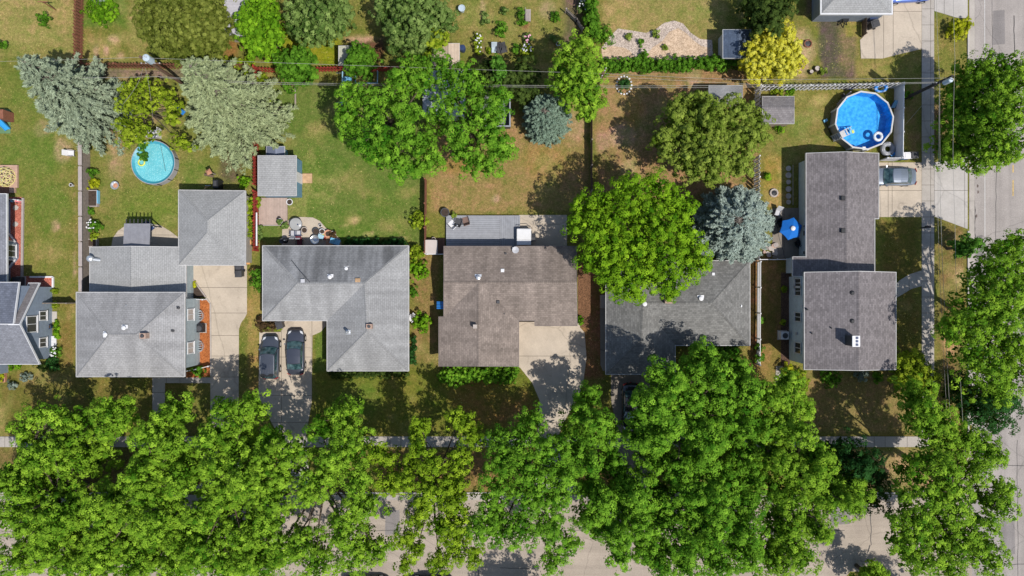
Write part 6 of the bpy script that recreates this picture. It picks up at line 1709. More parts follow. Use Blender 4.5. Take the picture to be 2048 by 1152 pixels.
cable('topmost overhead cable along the back fences from the brown pole to the middle pole', [(-60, 124, 8.6), (268, 115, 8.8), (1202, 147, 7.9)], .012, .1)
cable('overhead cable from the middle pole over the hedge to the pole by the pool', [(1206, 147, 7.9), (1480, 159, 7.5), (1893, 156, 7.4)], .012, .1)
cable('lower pair of overhead cables along the back gardens, thicker strand', [(120, 156, 6.8), (318, 153, 7.0), (520, 165, 6.7), (1205, 172, 6.8), (1490, 170, 6.6), (1876, 164, 6.2)], .016, .08)
cable('lower pair of overhead cables along the back gardens, thinner strand', [(320, 155, 6.9), (520, 168, 6.6), (1204, 175, 6.8), (1492, 174, 6.6), (1870, 166, 5.7)], .014, .12)
cable('thin slanting service cable from the middle pole to the white fence corner', [(1207, 152, 7.2), (1500, 168, 4.5)], .012, .1)
cable('outermost overhead cable along the side street, nearest the road', [(1906, -60, 7.6), (1910, 120, 7.5), (1906, 300, 7.2), (1910, 440, 7.0), (1914, 620, 7.0), (1928, 880, 7.0)], .015, .05)
cable('middle overhead cable along the side street verge', [(1880, 165, 6.1), (1880, 310, 6), (1882, 440, 6), (1889, 610, 6), (1902, 860, 6)], .016, .05)
cable('thin overhead cable along the side street above the pavement edge', [(1871, -60, 6.5), (1879, 160, 6), (1876, 440, 5.8), (1884, 640, 5.8), (1896, 860, 6)], .012, .05)
cable('guy wire from the leaning pole down to the pool fence', [(1878, 172, 5.8), (1810, 250, .3)], .012, .02)
cable('service cable dropping from the brown pole over the loose yellow-green tree', [(286, 135, 7.5), (274, 170, 6), (240, 215, 5)], .012, .1)
cable('second service cable dropping from the brown pole to the pool steps', [(290, 135, 7.5), (299, 180, 6), (306, 245, 3)], .012, .1)

# ================================================================ YARD THINGS
def wheeled_bin(lab, x, y, rot, mat, lid='dark'):
    cx, cy, _ = P(x, y); t = thing('wheeled_bin', lab, 'bin', (cx, cy, 0), 'wheeled rubbish bins'); t.rotation_euler.z = rot
    def ob(mb, n, m): o = mb.build(n, M[m], None); o.parent = t
    ob(MB().hexa([(-.24, -.28, .06), (.24, -.28, .06), (.24, .26, .06), (-.24, .26, .06), (-.3, -.36, 1.0), (.3, -.36, 1.0), (.3, .34, 1.0), (-.3, .34, 1.0)]), 'bin_body', mat)
    ob(MB().box(0, 0, 1.0, .66, .8, .06).box(0, 0, 1.06, .5, .6, .04, 0, .8), 'lid', lid)
    ob(MB().tube([(-.28, .45, .98), (.28, .45, .98)], .025, 6), 'handle', 'black')
    for s in (-.27, .27): ob(MB().tube([(s - .04, .3, .12), (s + .04, .3, .12)], .12, 12), 'wheel', 'rubber')


wheeled_bin('black wheeled bin with white sticker at the garage corner', 484, 534, 0, 'navy', 'dark'); wheeled_bin('second black wheeled bin below the garage corner bin', 484.5, 547, 0, 'dark', 'dark')
wheeled_bin('blue-lidded wheeled bin by the white-guttered garage', 1737, 39, -1.5, 'navy', 'navy'); wheeled_bin('grey wheeled bin below the blue one on the top driveway', 1740, 55, -1.3, 'dark', 'dark')
wheeled_bin('dark wheeled bin outside the pool fence above the silver car', 1817, 314, 1.6, 'dark', 'dark'); wheeled_bin('blue wheeled bin against the pool fence end', 1804, 315, 1.6, 'blue', 'vinyl'); wheeled_bin('dark bin beside the bronze shrub and the parked cars', 565, 649, .3, 'dark', 'dark')


def ac_unit(lab, x, y, mat='vinyl'):
    simple_thing('air_conditioner', lab, 'air conditioner', x, y, [('casing', mat, lambda m, x, y: m.box(x, y, .08, .78, .78, .7)), ('fan_grille', 'dark', lambda m, x, y: m.lathe(x + .03, y - .02, [(.28, .775), (.28, .80), (.1, .81)], 20)), ('base_slab', 'stone', lambda m, x, y: m.box(x, y, 0, .95, .95, .08))])


ac_unit('white air conditioner unit beside the pale blue house wall', 1564, 670); ac_unit('dark air conditioner unit by the short red mulch bed', 43, 562, 'dark'); ac_unit('dark air conditioner unit in the orange mulch bed', 404, 656, 'black')


def pot(lab, x, y, r, h, mat, plant=None, soil='soil'):
    cx, cy, _ = P(x, y); t = thing('plant_pot', lab, 'pot', (cx, cy, 0), 'garden pots')
    MB().lathe(cx, cy, [(r * .7, .02), (r, h), (r * 1.08, h + .02), (r * 1.08, h + .06), (r * .86, h + .06), (r * .84, h - .02)], 18).build('pot_body', M[mat], t)
    MB().lathe(cx, cy, [(r * .84, h - .02), (r * .84, h + .01)], 14).build('soil', M[soil], t)
    if plant:
        c = np.array((cx, cy, h + .12)); leaf_mesh('foliage', *lobe_leaves(c, r * 1.1, .22, .12, .07, 1, .6), LF[plant], t)


pot('pale pot alone in the middle of the curved patio', 611, 461, .3, .35, 'stone'); pot('black pot left of the crowded patio corner', 634.5, 464, .34, .4, 'dark'); pot('white-rimmed pot above the crowded patio corner', 646.5, 463.5, .27, .4, 'white')
pot('small white pot at the curved edge of the patio', 642, 451.5, .16, .25, 'white'); pot('white ring-shaped pot between the plank deck and the lawn', 580.5, 404.5, .3, .2, 'white'); pot('white pot at the corner of the plank deck', 562.5, 443, .26, .35, 'white', 'mix')
pot('stone pot at the grassy tip of the patio', 668, 469, .3, .4, 'stone', 'brown'); pot('small dark pot on the plank deck', 560, 437, .18, .25, 'dark'); pot('red-flowered terracotta pot between the deck and the patio table', 573, 452, .3, .3, 'terracotta', 'mix')
pot('dark pot beside the rail edge of the long grey deck', 891, 426, .42, .5, 'dark'); pot('little pot next to the dark pot beside the long grey deck', 909, 431, .2, .3, 'stone', 'olive'); pot('pale blue bird bath bowl above the willow', 924.5, 22, .32, .7, 'can', None, 'can')
pot('round pot on the small deck below the white covered tub', 868, 479, .2, .3, 'stone'); pot('white ring pot in the shaded garden corner by the leaning fence', 1116, 90, .2, .3, 'white')
pot('black and white lantern pot by the blue gable wall', 105, 653, .22, .5, 'navy'); pot('white pot by the far fence foot', 147, 371, .16, .4, 'white')


def chair(lab, x, y, rot, mat, frame='dark', recl=.35, group=None, s=1.0):
    cx, cy, _ = P(x, y); t = thing('garden_chair', lab, 'chair', (cx, cy, 0), group or 'garden chairs'); t.rotation_euler.z = rot
    def ob(mb, n, m): o = mb.build(n, M[m] if isinstance(m, str) else m, None); o.parent = t
    w = .28 * s
    ob(MB().box(0, 0, .38, .54 * s, .5 * s, .06), 'seat', mat); ob(MB().hexa([(-w, .22 * s, .42), (w, .22 * s, .42), (w, .27 * s, .42), (-w, .27 * s, .42), (-w, .22 * s + recl, .95), (w, .22 * s + recl, .95), (w, .27 * s + recl, .95), (-w, .27 * s + recl, .95)]), 'backrest', mat)
    for sx in (-1, 1):
        ob(MB().bar((sx * (w + .03), -.24 * s, .62), (sx * (w + .03), .3 * s, .64), .05), 'armrest', frame)
        for sy in (-1, 1): ob(MB().bar((sx * w, sy * .22 * s, 0), (sx * w, sy * .22 * s, .4), .04), 'leg', frame)


chair('pale blue sling chair below the round patio table, nearest the deck', 590, 467, math.pi, 'grey_vinyl', 'navy'); chair('pale blue sling chair below the round patio table, nearest the pots', 599.5, 467, math.pi, 'grey_vinyl', 'navy')
chair('dark red chair in the shade behind the streaked roof', 602, 486, 0, simple('maroon', (.12, .02, .03), .6), 'black'); chair('blue and white chair at the pergola corner', 307, 456, .7, 'navy', 'white', .4)
chair('black chair beside the blue umbrella, toward the silver spruce', 1558, 449, .5, 'black', 'black'); chair('black chair in shade below the blue umbrella', 1594, 486, 2.4, 'black', 'black'); chair('grey mesh chair at the top of the umbrella patio', 1552, 427, -.3, 'grey_vinyl', 'dark')
chair('folding chair in shade at the tip of the curved patio', 677, 485, 1.3, 'skyblue', 'navy'); chair('white chair behind the grey fence cap under the pale blue spruce', 148, 308, math.pi / 2, 'white', 'wood_grey'); chair('white chair beside the loose bright shrub', 824, 637, -.8, 'white', 'white')
chair('dark chair beside the trench of garden furniture, nearest the roses', 1008, 103, .3, 'dark', 'dark'); chair('dark chair in the row of garden furniture above the cedar', 998, 104, -.2, 'dark', 'dark'); chair('green-grey chair at the end of the garden furniture row', 989, 103, 0, 'can', 'dark')
for x, y, r, m, lab in ((904.5, 448, .75, 'white', 'white cushioned lounge chair on the long grey deck'), (918, 443.5, -.25, 'dark', 'dark lounge chair in the middle of the three on the deck'), (931.5, 441, .3, simple('brown_wicker', (.17, .11, .09), .8), 'brown lounge chair on the long grey deck')):
    chair(lab, x, y, r + math.pi, m, 'dark', .3, 'lounge chairs on the long grey deck', 1.15)


def round_table(lab, x, y, r, top, leg='dark', z=.72):
    simple_thing('patio_table', lab, 'table', x, y, [('tabletop', top, lambda m, x, y: m.lathe(x, y, [(r, z - .03), (r, z), (r * .97, z + .01)], 28)), ('rim', leg, lambda m, x, y: m.torus(x, y, z - .01, r, .03, 28, 6)), ('leg', leg, lambda m, x, y: [m.bar((x + math.cos(a) * r * .7, y + math.sin(a) * r * .7, 0), (x + math.cos(a) * r * .6, y + math.sin(a) * r * .6, z - .03), .04) for a in (0.8, 2.37, 3.94, 5.5)])])


round_table('round glass patio table on the curved patio', 596, 449.5, .62, simple('table_glass', (.33, .33, .32), .15, .1))
simple_thing('napkin_pile', 'white and blue papers lying on the round glass table', 'papers', 600, 451, [('sheet', 'white', lambda m, x, y: m.box(x, y, .735, .22, .18, .02, .5)), ('cup', 'navy', lambda m, x, y: m.lathe(x - .2, y + .08, [(.05, .735), (.06, .85)], 10))], z=.74)
round_table('round table under the blue umbrella', 1584, 456.5, .6, 'dark')
simple_thing('kettle_grill', 'black kettle grill in shade behind the streaked roof, nearest the chairs', 'grill', 576, 482, [('bowl', 'black', lambda m, x, y: m.lathe(x, y, [(.05, .5), (.26, .62), (.3, .8), (.22, .98), (.05, 1.05)], 18)), ('leg', 'metal', lambda m, x, y: [m.bar((x + math.cos(a) * .3, y + math.sin(a) * .3, 0), (x + math.cos(a) * .15, y + math.sin(a) * .15, .6), .03) for a in (.5, 2.6, 4.7)]), ('handle', 'metal', lambda m, x, y: m.box(x, y, 1.05, .14, .04, .05))])
simple_thing('kettle_grill', 'open round grill next to the black kettle grill', 'grill', 568, 483, [('bowl', 'dark', lambda m, x, y: m.lathe(x, y, [(.05, .45), (.22, .55), (.26, .7), (.2, .7), (.05, .6)], 18)), ('leg', 'metal', lambda m, x, y: [m.bar((x + math.cos(a) * .3, y + math.sin(a) * .3, 0), (x + math.cos(a) * .15, y + math.sin(a) * .15, .55), .03) for a in (.5, 2.6, 4.7)])])
simple_thing('covered_grill', 'black covered grill against the back of the pale square garage', 'grill', 440, 371, [('cover', 'black', lambda m, x, y: m.box(x, y, .1, .66, 1.0, 1.0, 0, .8)), ('side_shelf', 'dark', lambda m, x, y: m.box(x - .02, y + .05, 1.1, .3, .5, .06)), ('wheel', 'rubber', lambda m, x, y: [m.lathe(x + s * .3, y + .35, [(.09, .0), (.09, .12)], 8) for s in (-1, 1)])])
simple_thing('bird_feeder', 'wooden bird feeder post casting a long shadow near the bare soil patch', 'bird feeder', 431, 349, [('post', 'wood', lambda m, x, y: m.box(x, y, 0, .1, .1, 1.6)), ('roof', 'terracotta', lambda m, x, y: m.box(x, y, 1.6, .5, .5, .2, .5, .2)), ('tray', 'wood_tan', lambda m, x, y: m.box(x, y, 1.35, .4, .4, .05, .5))])
simple_thing('garden_sign_board', 'flat dark board on legs near the covered grill', 'board', 421, 352, [('board', 'fence_dark', lambda m, x, y: m.box(x, y, .35, .9, .22, .06, -.2)), ('leg', 'wood', lambda m, x, y: [m.box(x + s * .35, y - s * .06, 0, .06, .06, .35) for s in (-1, 1)])])
simple_thing('rake_bundle', 'pale tool handles leaning behind the pale square garage', 'tools', 416, 377, [('handle', 'wood_tan', lambda m, x, y: [m.bar((x, y - .2, .9), (x + (i - 1.5) * .14, y + .25, .05), .035) for i in range(4)]), ('tool_head', 'metal', lambda m, x, y: [m.box(x + (i - 1.5) * .15, y + .28, .02, .1, .06, .05) for i in range(4)])])
simple_thing('fire_pit', 'round metal fire pit with red ash on the olive lawn', 'fire pit', 233, 371.5, [('bowl', 'metal', lambda m, x, y: m.lathe(x, y, [(.25, .05), (.40, .3), (.42, .34), (.34, .34), (.2, .2)], 20)), ('ember_bed', 'terracotta', lambda m, x, y: m.lathe(x, y, [(.2, .18), (.24, .22), (.05, .27)], 9)), ('leg', 'black', lambda m, x, y: [m.box(x + math.cos(a) * .3, y + math.sin(a) * .3, 0, .05, .05, .2) for a in (0, 2.1, 4.2)])])
simple_thing('fire_ring', 'rusty fire ring on the tan soil beside the golden tree', 'fire pit', 1615, 88, [('ring', 'fence_brown', lambda m, x, y: m.torus(x, y, .15, .36, .06, 20, 6)), ('ash', 'dark', lambda m, x, y: m.lathe(x, y, [(.3, 0), (.28, .05), (.05, .08)], 12)), ('poker', 'black', lambda m, x, y: m.tube([(x - .5, y + .3, .05), (x + .1, y + .4, .2)], .03, 5))])
simple_thing('fire_ring', 'dark stone fire ring on the tan gravel above the umbrella patio', 'fire pit', 1547, 386, [('ring', 'stone', lambda m, x, y: m.torus(x, y, .12, .36, .1, 12, 6)), ('ash', 'black', lambda m, x, y: m.lathe(x, y, [(.3, .0), (.28, .08), (.05, .1)], 12))])
simple_thing('patio_heater', 'tangled black iron plant stand on the dark mulch yard', 'plant stand', 1684, 45, [('frame', 'black', lambda m, x, y: [m.tube([(x, y, .7), (x + math.cos(a) * .55, y + math.sin(a) * .55, .02)], .05, 5) for a in (.3, 1.4, 2.6, 3.7, 4.9, 5.8)]), ('basin', 'black', lambda m, x, y: m.lathe(x, y, [(.1, .6), (.28, .75), (.3, .82), (.2, .8)], 14))])
for x, y, r, lab in ((1632, 138.5, .26, 'larger tree stump on the tan soil below the golden tree'), (1620.5, 145, .2, 'smaller pale stump on the tan soil below the golden tree')):
    simple_thing('tree_stump', lab, 'stump', x, y, [('stump_bark', 'bark', lambda m, x, y, r=r: m.lathe(x, y, [(r * 1.15, 0), (r, .2), (r, .34)], 12)), ('cut_face', 'stone', lambda m, x, y, r=r: m.lathe(x, y, [(r * .9, .34), (r * .88, .35)], 12))])

# umbrella
def umbrella():
    cx, cy, _ = P(1584, 457); z = 2.35; t = thing('patio_umbrella', 'blue patio umbrella with pale vent cap beside the garage wing', 'umbrella', (cx, cy, 0))
    hx, hy, _ = P(1586.5, 456.5, z); R = 1.13
    vs = [(hx + R * math.cos(a), hy + R * math.sin(a), z - .55) for a in [.28 + k * math.pi / 3 for k in range(6)]]
    cm = MB()
    for k in range(6):
        a, b = Vector(vs[k]), Vector(vs[(k + 1) % 6]); c = Vector((hx, hy, z)); m_ = a.lerp(b, .5); m_ += (c - m_) * .06
        cm.face([c, a, m_]); cm.face([c, m_, b]); cm.face([a, a - Vector((0, 0, .12)), m_ - Vector((0, 0, .12)), m_]); cm.face([m_, m_ - Vector((0, 0, .12)), b - Vector((0, 0, .12)), b])
    cm.build('canopy', simple('blue_canvas', alb(20, 110, 200)[:3], .8, .06), t)
    MB().lathe(hx, hy, [(.24, z - .03), (.2, z + .03), (.05, z + .1)], 14).build('vent_cap', M['white'], t)
    MB().tube([(cx, cy, 0), (hx, hy, z - .05)], .03, 8).build('pole', M['dark'], t)
    rb = MB()
    for v in vs: rb.bar((hx, hy, z - .06), (v[0], v[1], v[2] - .04), .025)
    rb.build('rib', M['dark'], t); MB().lathe(cx, cy, [(.28, 0), (.26, .08), (.06, .12)], 16).build('base', M['dark'], t)


umbrella()
for i, y in enumerate((337, 350.5, 364, 378, 392, 404)):
    cx, cy, _ = P(1577, y); m_ = MB(); r = .27 + .03 * math.sin(i * 2.3)
    m_.lathe(cx, cy, [(r * 1.02, -.02), (r, .04), (r * .9, .05)], 11)
    tag(m_.build('stepping_stone', M['stone']), 'round stepping stone in the row along the shaded garage wing', 'stepping stone', 'stepping stones along the garage wing')
for x, y, lab in ((32, 415.5, 'pale flagstone in the red mulch below the toys'), (31.5, 448.5, 'pale flagstone in the red mulch nearer the bay window')):
    cx, cy, _ = P(x, y); tag(MB().prism([(cx + .3 * math.cos(a) * (1 + .15 * math.sin(2 * a)), cy + .28 * math.sin(a)) for a in [k * 1.047 + .3 for k in range(6)]], -.02, .06).build('flagstone', M['stone']), lab, 'flagstone')
rk = random.Random(3)
for i in range(14):
    x, y = rk.uniform(1526, 1550), rk.uniform(474, 512); cx, cy, _ = P(x, y); r = rk.uniform(.12, .3)
    m_ = MB(); m_.prism([(cx + r * math.cos(a) * rk.uniform(.7, 1.1), cy + r * math.sin(a) * rk.uniform(.7, 1.1)) for a in [k * .9 for k in range(7)]], -.02, r * .8)
    tag(m_.build('rock', M[('stone', 'brick', 'wood_grey')[i % 3]]), 'rock in the jumbled pile beside the umbrella patio', 'rock', 'rocks of the pile beside the umbrella patio')
for k in range(16):
    a = k * 6.28319 / 16; cx, cy, _ = P(1248 + 15 * math.cos(a), 171 + 18 * math.sin(a))
    tag(MB().prism([(cx + .1 * math.cos(b), cy + .09 * math.sin(b)) for b in [j * 1.05 + k for j in range(6)]], -.02, .12).build('white_stone', M['white']), 'white stone in the ring around the dark round bush', 'stone', 'white stones ringing the dark round bush')
# hose, edging, planters
tag(MB().tube([P(x, y, .03) for x, y in ((1552, 436), (1550, 445), (1555, 455), (1557, 470), (1562, 490), (1567, 502), (1568, 512))], .025, 6).build('garden_hose', M['dark']), 'dark garden hose snaking over the umbrella patio', 'hose')
tag(MB().tube([P(1586, y, .3 + .03 * math.sin(y)) for y in range(330, 412, 8)], .03, 6).build('drip_pipe', M['wood_grey']), 'thin pale rail beside the row of stepping stones', 'rail')


def planter(lab, x0, y0, x1, y1, frame, h=.35, fill='soil', t_=.08):
    c = P((x0 + x1) / 2, (y0 + y1) / 2); t = thing('raised_bed', lab, 'planter', (c[0], c[1], 0))
    a, b = P(x0, y1), P(x1, y0); f = MB()
    f.box((a[0] + b[0]) / 2, a[1] + t_ / 2, 0, b[0] - a[0], t_, h); f.box((a[0] + b[0]) / 2, b[1] - t_ / 2, 0, b[0] - a[0], t_, h)
    f.box(a[0] + t_ / 2, (a[1] + b[1]) / 2, 0, t_, b[1] - a[1] - 2 * t_, h); f.box(b[0] - t_ / 2, (a[1] + b[1]) / 2, 0, t_, b[1] - a[1] - 2 * t_, h)
    f.build('frame', M[frame], t); MB().box((a[0] + b[0]) / 2, (a[1] + b[1]) / 2, 0, b[0] - a[0] - 2 * t_, b[1] - a[1] - 2 * t_, h - .06).build('soil', M[fill], t)
    return t


pl = planter('raised bed of bare soil with a blue end board near the olive lawn', 178, 381, 199, 414, 'wood_grey', .4); x_, y_, _ = P(196.5, 395); MB().box(x_ + .17, y_, .05, .07, 1.3, .42).build('blue_board', M['skyblue'], pl)
planter('small square planter of bare soil above the gabled wing', 177, 478, 198, 494, 'wood_grey', .4); planter('square front planter edged in pink stone by the blue-grey house', -8, 741, 14, 764, 'terracotta', .3)
# long grey deck behind the brown roof, with steps
dk = thing('deck', 'long grey composite deck behind the brown-roofed house', 'deck', P(965, 462)); a, b = P(893, 498), P(1000, 433); db = boards('grey_deck_boards', alb(156, 158, 164), .21, 1, .05, .22, .6); db2 = boards('grey_deck_boards_b', alb(156, 158, 164), .21, 0, .05, .22, .6)
MB().box((a[0] + b[0]) / 2, (a[1] + b[1]) / 2, .1, b[0] - a[0], b[1] - a[1], .3).build('main_platform', db, dk); c = P(1040, 433)
MB().box((b[0] + c[0]) / 2 + .01, (a[1] + b[1]) / 2, .08, c[0] - b[0] - .02, b[1] - a[1], .26).build('side_platform', db2, dk)
for x in np.linspace(a[0] + .1, c[0] - .1, 6): MB().box(x, b[1] - .06, 0, .1, .1, .1).build('footing', M['fence_dark'], dk)
MB().bar((a[0], b[1] + .03, .3), (c[0], b[1] + .03, .3), .04, .2).build('fascia_board', M['grey_vinyl'], dk)
simple_thing('barbecue_island', 'white-topped covered grill cabinet at the end of the long grey deck', 'grill cabinet', 1047.5, 474, [('cabinet', 'grey_vinyl', lambda m, x, y: m.box(x, y, 0.03, 1.35, 1.55, .95)), ('cover', 'white', lambda m, x, y: m.box(x, y + .18, .98, 1.45, 1.1, .12, 0, .95)), ('front_panel', 'vinyl_grey', lambda m, x, y: m.box(x, y - .62, .98, 1.4, .45, .05)), ('side_shelf', 'dark', lambda m, x, y: m.box(x + .95, y - .1, .75, .4, .8, .06)), ('rail', 'dark', lambda m, x, y: m.tube([(x - .7, y + .9, .5), (x - .6, y + 1.05, .8), (x + .6, y + 1.05, .8), (x + .8, y + .8, .5)], .03, 6))])
d2 = thing('deck', 'small brown deck beside the brown-roofed house', 'deck', P(872, 492)); a, b = P(853, 508), P(890, 477)
MB().box((a[0] + b[0]) / 2, (a[1] + b[1]) / 2, .05, b[0] - a[0], b[1] - a[1], .2).build('platform', boards('brown_deck', alb(112, 84, 70), .13, 0, .08, .15), d2)
simple_thing('hot_tub', 'white rounded covered tub on the small brown deck', 'hot tub', 863, 495, [('shell', 'vinyl', lambda m, x, y: m.prism([(x + sx * .46 + .2 * math.cos(q), y + sy * .52 + .2 * math.sin(q)) for sx, sy, q0 in ((1, -1, -1.57), (1, 1, 0), (-1, 1, 1.57), (-1, -1, 3.14)) for q in [q0 + j * .39 for j in range(5)]], .25, .8)), ('lid', simple('tub_lid', alb(200, 190, 184)[:3], .7, .05), lambda m, x, y: m.prism([(x + sx * .44 + .2 * math.cos(q), y + sy * .5 + .2 * math.sin(q)) for sx, sy, q0 in ((1, -1, -1.57), (1, 1, 0), (-1, 1, 1.57), (-1, -1, 3.14)) for q in [q0 + j * .39 for j in range(5)]], .803, .9))])
d3 = thing('deck', 'square weathered plank deck below the blue-walled shed', 'deck', P(547, 422)); a, b = P(519, 450), P(575.5, 396)
MB().box((a[0] + b[0]) / 2, (a[1] + b[1]) / 2, .02, b[0] - a[0], b[1] - a[1], .15).build('platform', boards('weathered_planks', alb(186, 165, 152), .15, 0, .06, .1), d3)
MB().bar((a[0] - .0, a[1] - .05, .1), (b[0], a[1] - .05, .1), .08, .14).build('edge_board', M['wood_grey'], d3)
d4 = thing('deck', 'L-shaped pale wooden deck under the climbing dome', 'deck', P(15, 355)); z0, z1 = .02, .25
MB().prism([P(x, y)[:2] for x, y in ((-60, 331), (38, 331), (38, 376), (33, 376), (33, 386), (22, 386), (22, 368), (-60, 368))], z0, z1).build('platform', boards('pinkish_deck', alb(196, 162, 142), .15, 1, .05, .1), d4)
MB().prism([P(x, y)[:2] for x, y in ((-60, 369), (21, 369), (21, 388), (-60, 388))], z0, .2).build('step', simple('brown_deck_step', alb(130, 92, 78)[:3], .8, .1), d4)
dm = thing('climbing_dome', 'yellow geodesic climbing dome on the wooden deck', 'climbing frame', P(7, 353)); cx, cy, _ = P(7, 353, .6); R = .98; dn = MB(); lev = [[(cx + R * math.cos(a) * s, cy + R * math.sin(a) * s, .25 + h) for a in [k * 6.28319 / n + o for k in range(n)]] for n, s, h, o in ((10, 1, 0, 0), (10, .88, .45, .31), (5, .5, .8, 0), (1, 0, .95, 0))]
for L_, a in enumerate(lev[:-1]):
    for k in range(len(a)): dn.bar(a[k], a[(k + 1) % len(a)], .055)
    for p in a:
        for q in sorted(lev[L_ + 1], key=lambda q: (q[0] - p[0]) ** 2 + (q[1] - p[1]) ** 2)[:2]: dn.bar(p, q, .055)
dn.build('strut', simple('dome_yellow', alb(225, 215, 140)[:3], .5, .05), dm); jb = MB()
for a in lev:
    for p in a: jb.box(p[0], p[1], p[2] - .04, .09, .09, .09)
jb.build('joint', M['wood_grey'], dm)
ps = thing('playset', 'blue slide and play tower standing on a green mat at the photo edge', 'playset', P(0, 240)); MB().box(P(2, 0)[0], P(0, 243)[1], -.01, 1.9, 2.4, .03).build('mat', simple('green_mat', alb(104, 136, 96)[:3], .9, .1), ps)
tp, bt = Vector(P(-8, 236, 1.3)), Vector(P(16, 259, .15)); sd = MB(); dd = (bt - tp); s_ = Vector((-dd.y, dd.x, 0)).normalized() * .24
sd.hexa([tp - s_, tp + s_, bt + s_, bt - s_, tp - s_ + Vector((0, 0, .05)), tp + s_ + Vector((0, 0, .05)), bt + s_ + Vector((0, 0, .05)), bt - s_ + Vector((0, 0, .05))]); sd.bar(tp + s_, bt + s_, .05, .22); sd.bar(tp - s_, bt - s_, .05, .22)
sd.build('slide', simple('slide_blue', alb(60, 160, 225)[:3], .35, .05), ps); MB().box(P(-3, 0, 1.5)[0], P(0, 228, 1.5)[1], 0, .9, .9, 1.5).build('tower', M['fence_brown'], ps)
simple_thing('toy_ball', 'blue ball among the toys at the top of the red mulch bed', 'ball', 26.5, 402, [('ball_shell', 'skyblue', lambda m, x, y: m.lathe(x, y, [(.02, .02), (.13, .08), (.17, .18), (.13, .28), (.02, .33)], 14)), ('valve', 'white', lambda m, x, y: m.lathe(x, y, [(.03, .33), (.02, .345)], 6))])
simple_thing('toy_car', 'pink toy car at the top of the red mulch bed', 'toy', 39, 402, [('toy_body', 'pink', lambda m, x, y: m.box(x, y, .1, .55, .35, .25, -.1, .8)), ('toy_seat', 'grey_vinyl', lambda m, x, y: m.box(x - .35, y + .05, .06, .25, .3, .2)), ('wheel', 'rubber', lambda m, x, y: [m.lathe(x + a, y + b, [(.08, 0), (.08, .12)], 8) for a in (-.2, .2) for b in (-.18, .18)])])
simple_thing('bulkhead_cover', 'white window-well cover on the green strip by the blue gable wall', 'well cover', 109, 682, [('cover_top', 'white', lambda m, x, y: m.box(x, y, .02, .5, 1.0, .12)), ('cover_rib', 'vinyl_grey', lambda m, x, y: [m.box(x, y - .3 + i * .3, .143, .42, .04, .02) for i in range(3)])])
simple_thing('plank_stack', 'orange planks stacked beside the pale square garage', 'planks', 497.5, 505, [('plank', 'wood_orange', lambda m, x, y: [m.box(x - .12 + (i % 2) * .04, y - .35, .02 + i * .06, .5, 1.7, .05, .02) for i in range(4)]), ('crate', 'wood_orange', lambda m, x, y: m.box(x + .05, y + 1.0, .02, .7, .5, .45, .1))])
simple_thing('white_plank', 'long white plank lying along the red fence beside the plank deck', 'plank', 513.5, 460, [('board', 'white', lambda m, x, y: m.bar((x, y - 1.55, 1.58), (x, y + 1.7, 1.58), .13, .04)), ('bracket', 'metal', lambda m, x, y: [m.box(x, y + s, 1.5, .12, .05, .06) for s in (-1, 1)])], z=1.55)
simple_thing('garden_bench', 'weathered wooden bench at the edge of the flower garden', 'bench', 1056, 34, [('seat', 'wood_grey', lambda m, x, y: [m.box(x - .15 + i * .12, y, .42, .1, 1.2, .04) for i in range(4)]), ('backrest', 'wood_grey', lambda m, x, y: [m.box(x - .28, y, .55 + i * .15, .04, 1.2, .1) for i in range(3)]), ('leg', 'wood', lambda m, x, y: [m.box(x + a, y + b, 0, .06, .06, .42) for a in (-.2, .22) for b in (-.5, .5)])])
simple_thing('barrel', 'blue rain barrel beside the tan shed roof', 'barrel', 926, 101, [('barrel_body', 'navy', lambda m, x, y: m.lathe(x, y, [(.26, 0), (.32, .4), (.3, .85)], 16)), ('lid', 'navy', lambda m, x, y: m.lathe(x, y, [(.28, .85), (.26, .9), (.05, .92)], 16))])
simple_thing('birdhouse', 'small orange birdhouse on a post in the dark cedar shade', 'birdhouse', 1097, 167, [('post', 'wood', lambda m, x, y: m.box(x, y, 0, .07, .07, 2.0)), ('box', 'wood_orange', lambda m, x, y: m.box(x, y, 2.0, .28, .28, .3)), ('roof', 'terracotta', lambda m, x, y: m.box(x, y, 2.3, .4, .4, .14, 0, .3))], z=0)
# dark trailer beside the cedar
tr = thing('utility_trailer', 'dark grey open utility trailer half under the drooping maple', 'trailer', P(992, 224)); a, b = P(962, 260), P(1021, 188); mx_, my_ = (a[0] + b[0]) / 2, (a[1] + b[1]) / 2; W_, L_ = b[0] - a[0], b[1] - a[1]
MB().box(mx_, my_, .5, W_ - .1, L_ - .1, .08).build('bed', simple('trailer_bed', alb(128, 128, 134)[:3], .6, .1), tr)
for nm, px_, py_, sx_, sy_ in (('side_wall', a[0] + .05, my_, .09, L_), ('side_wall', b[0] - .05, my_, .09, L_), ('end_wall', mx_, a[1] + .05, W_ - .2, .09), ('end_wall', mx_, b[1] - .05, W_ - .2, .09)): MB().box(px_, py_, .45, sx_, sy_, 1.0).build(nm, M['dark'], tr)
tp_ = MB(); [tp_.box(px_, py_, 1.452, sx_, sy_, .05) for px_, py_, sx_, sy_ in ((a[0] + .05, my_, .14, L_ + .05), (b[0] - .05, my_, .14, L_ + .05), (mx_, a[1] + .05, W_ - .25, .14))]; tp_.build('top_rail', simple('trailer_rail', alb(150, 155, 165)[:3], .5, .1), tr)
for s in (-1, 1): MB().tube([(mx_ + s * (W_ / 2 + .05), my_ - .1, .33), (mx_ + s * (W_ / 2 + .24), my_ - .1, .33)], .33, 14).build('wheel', M['rubber'], tr)
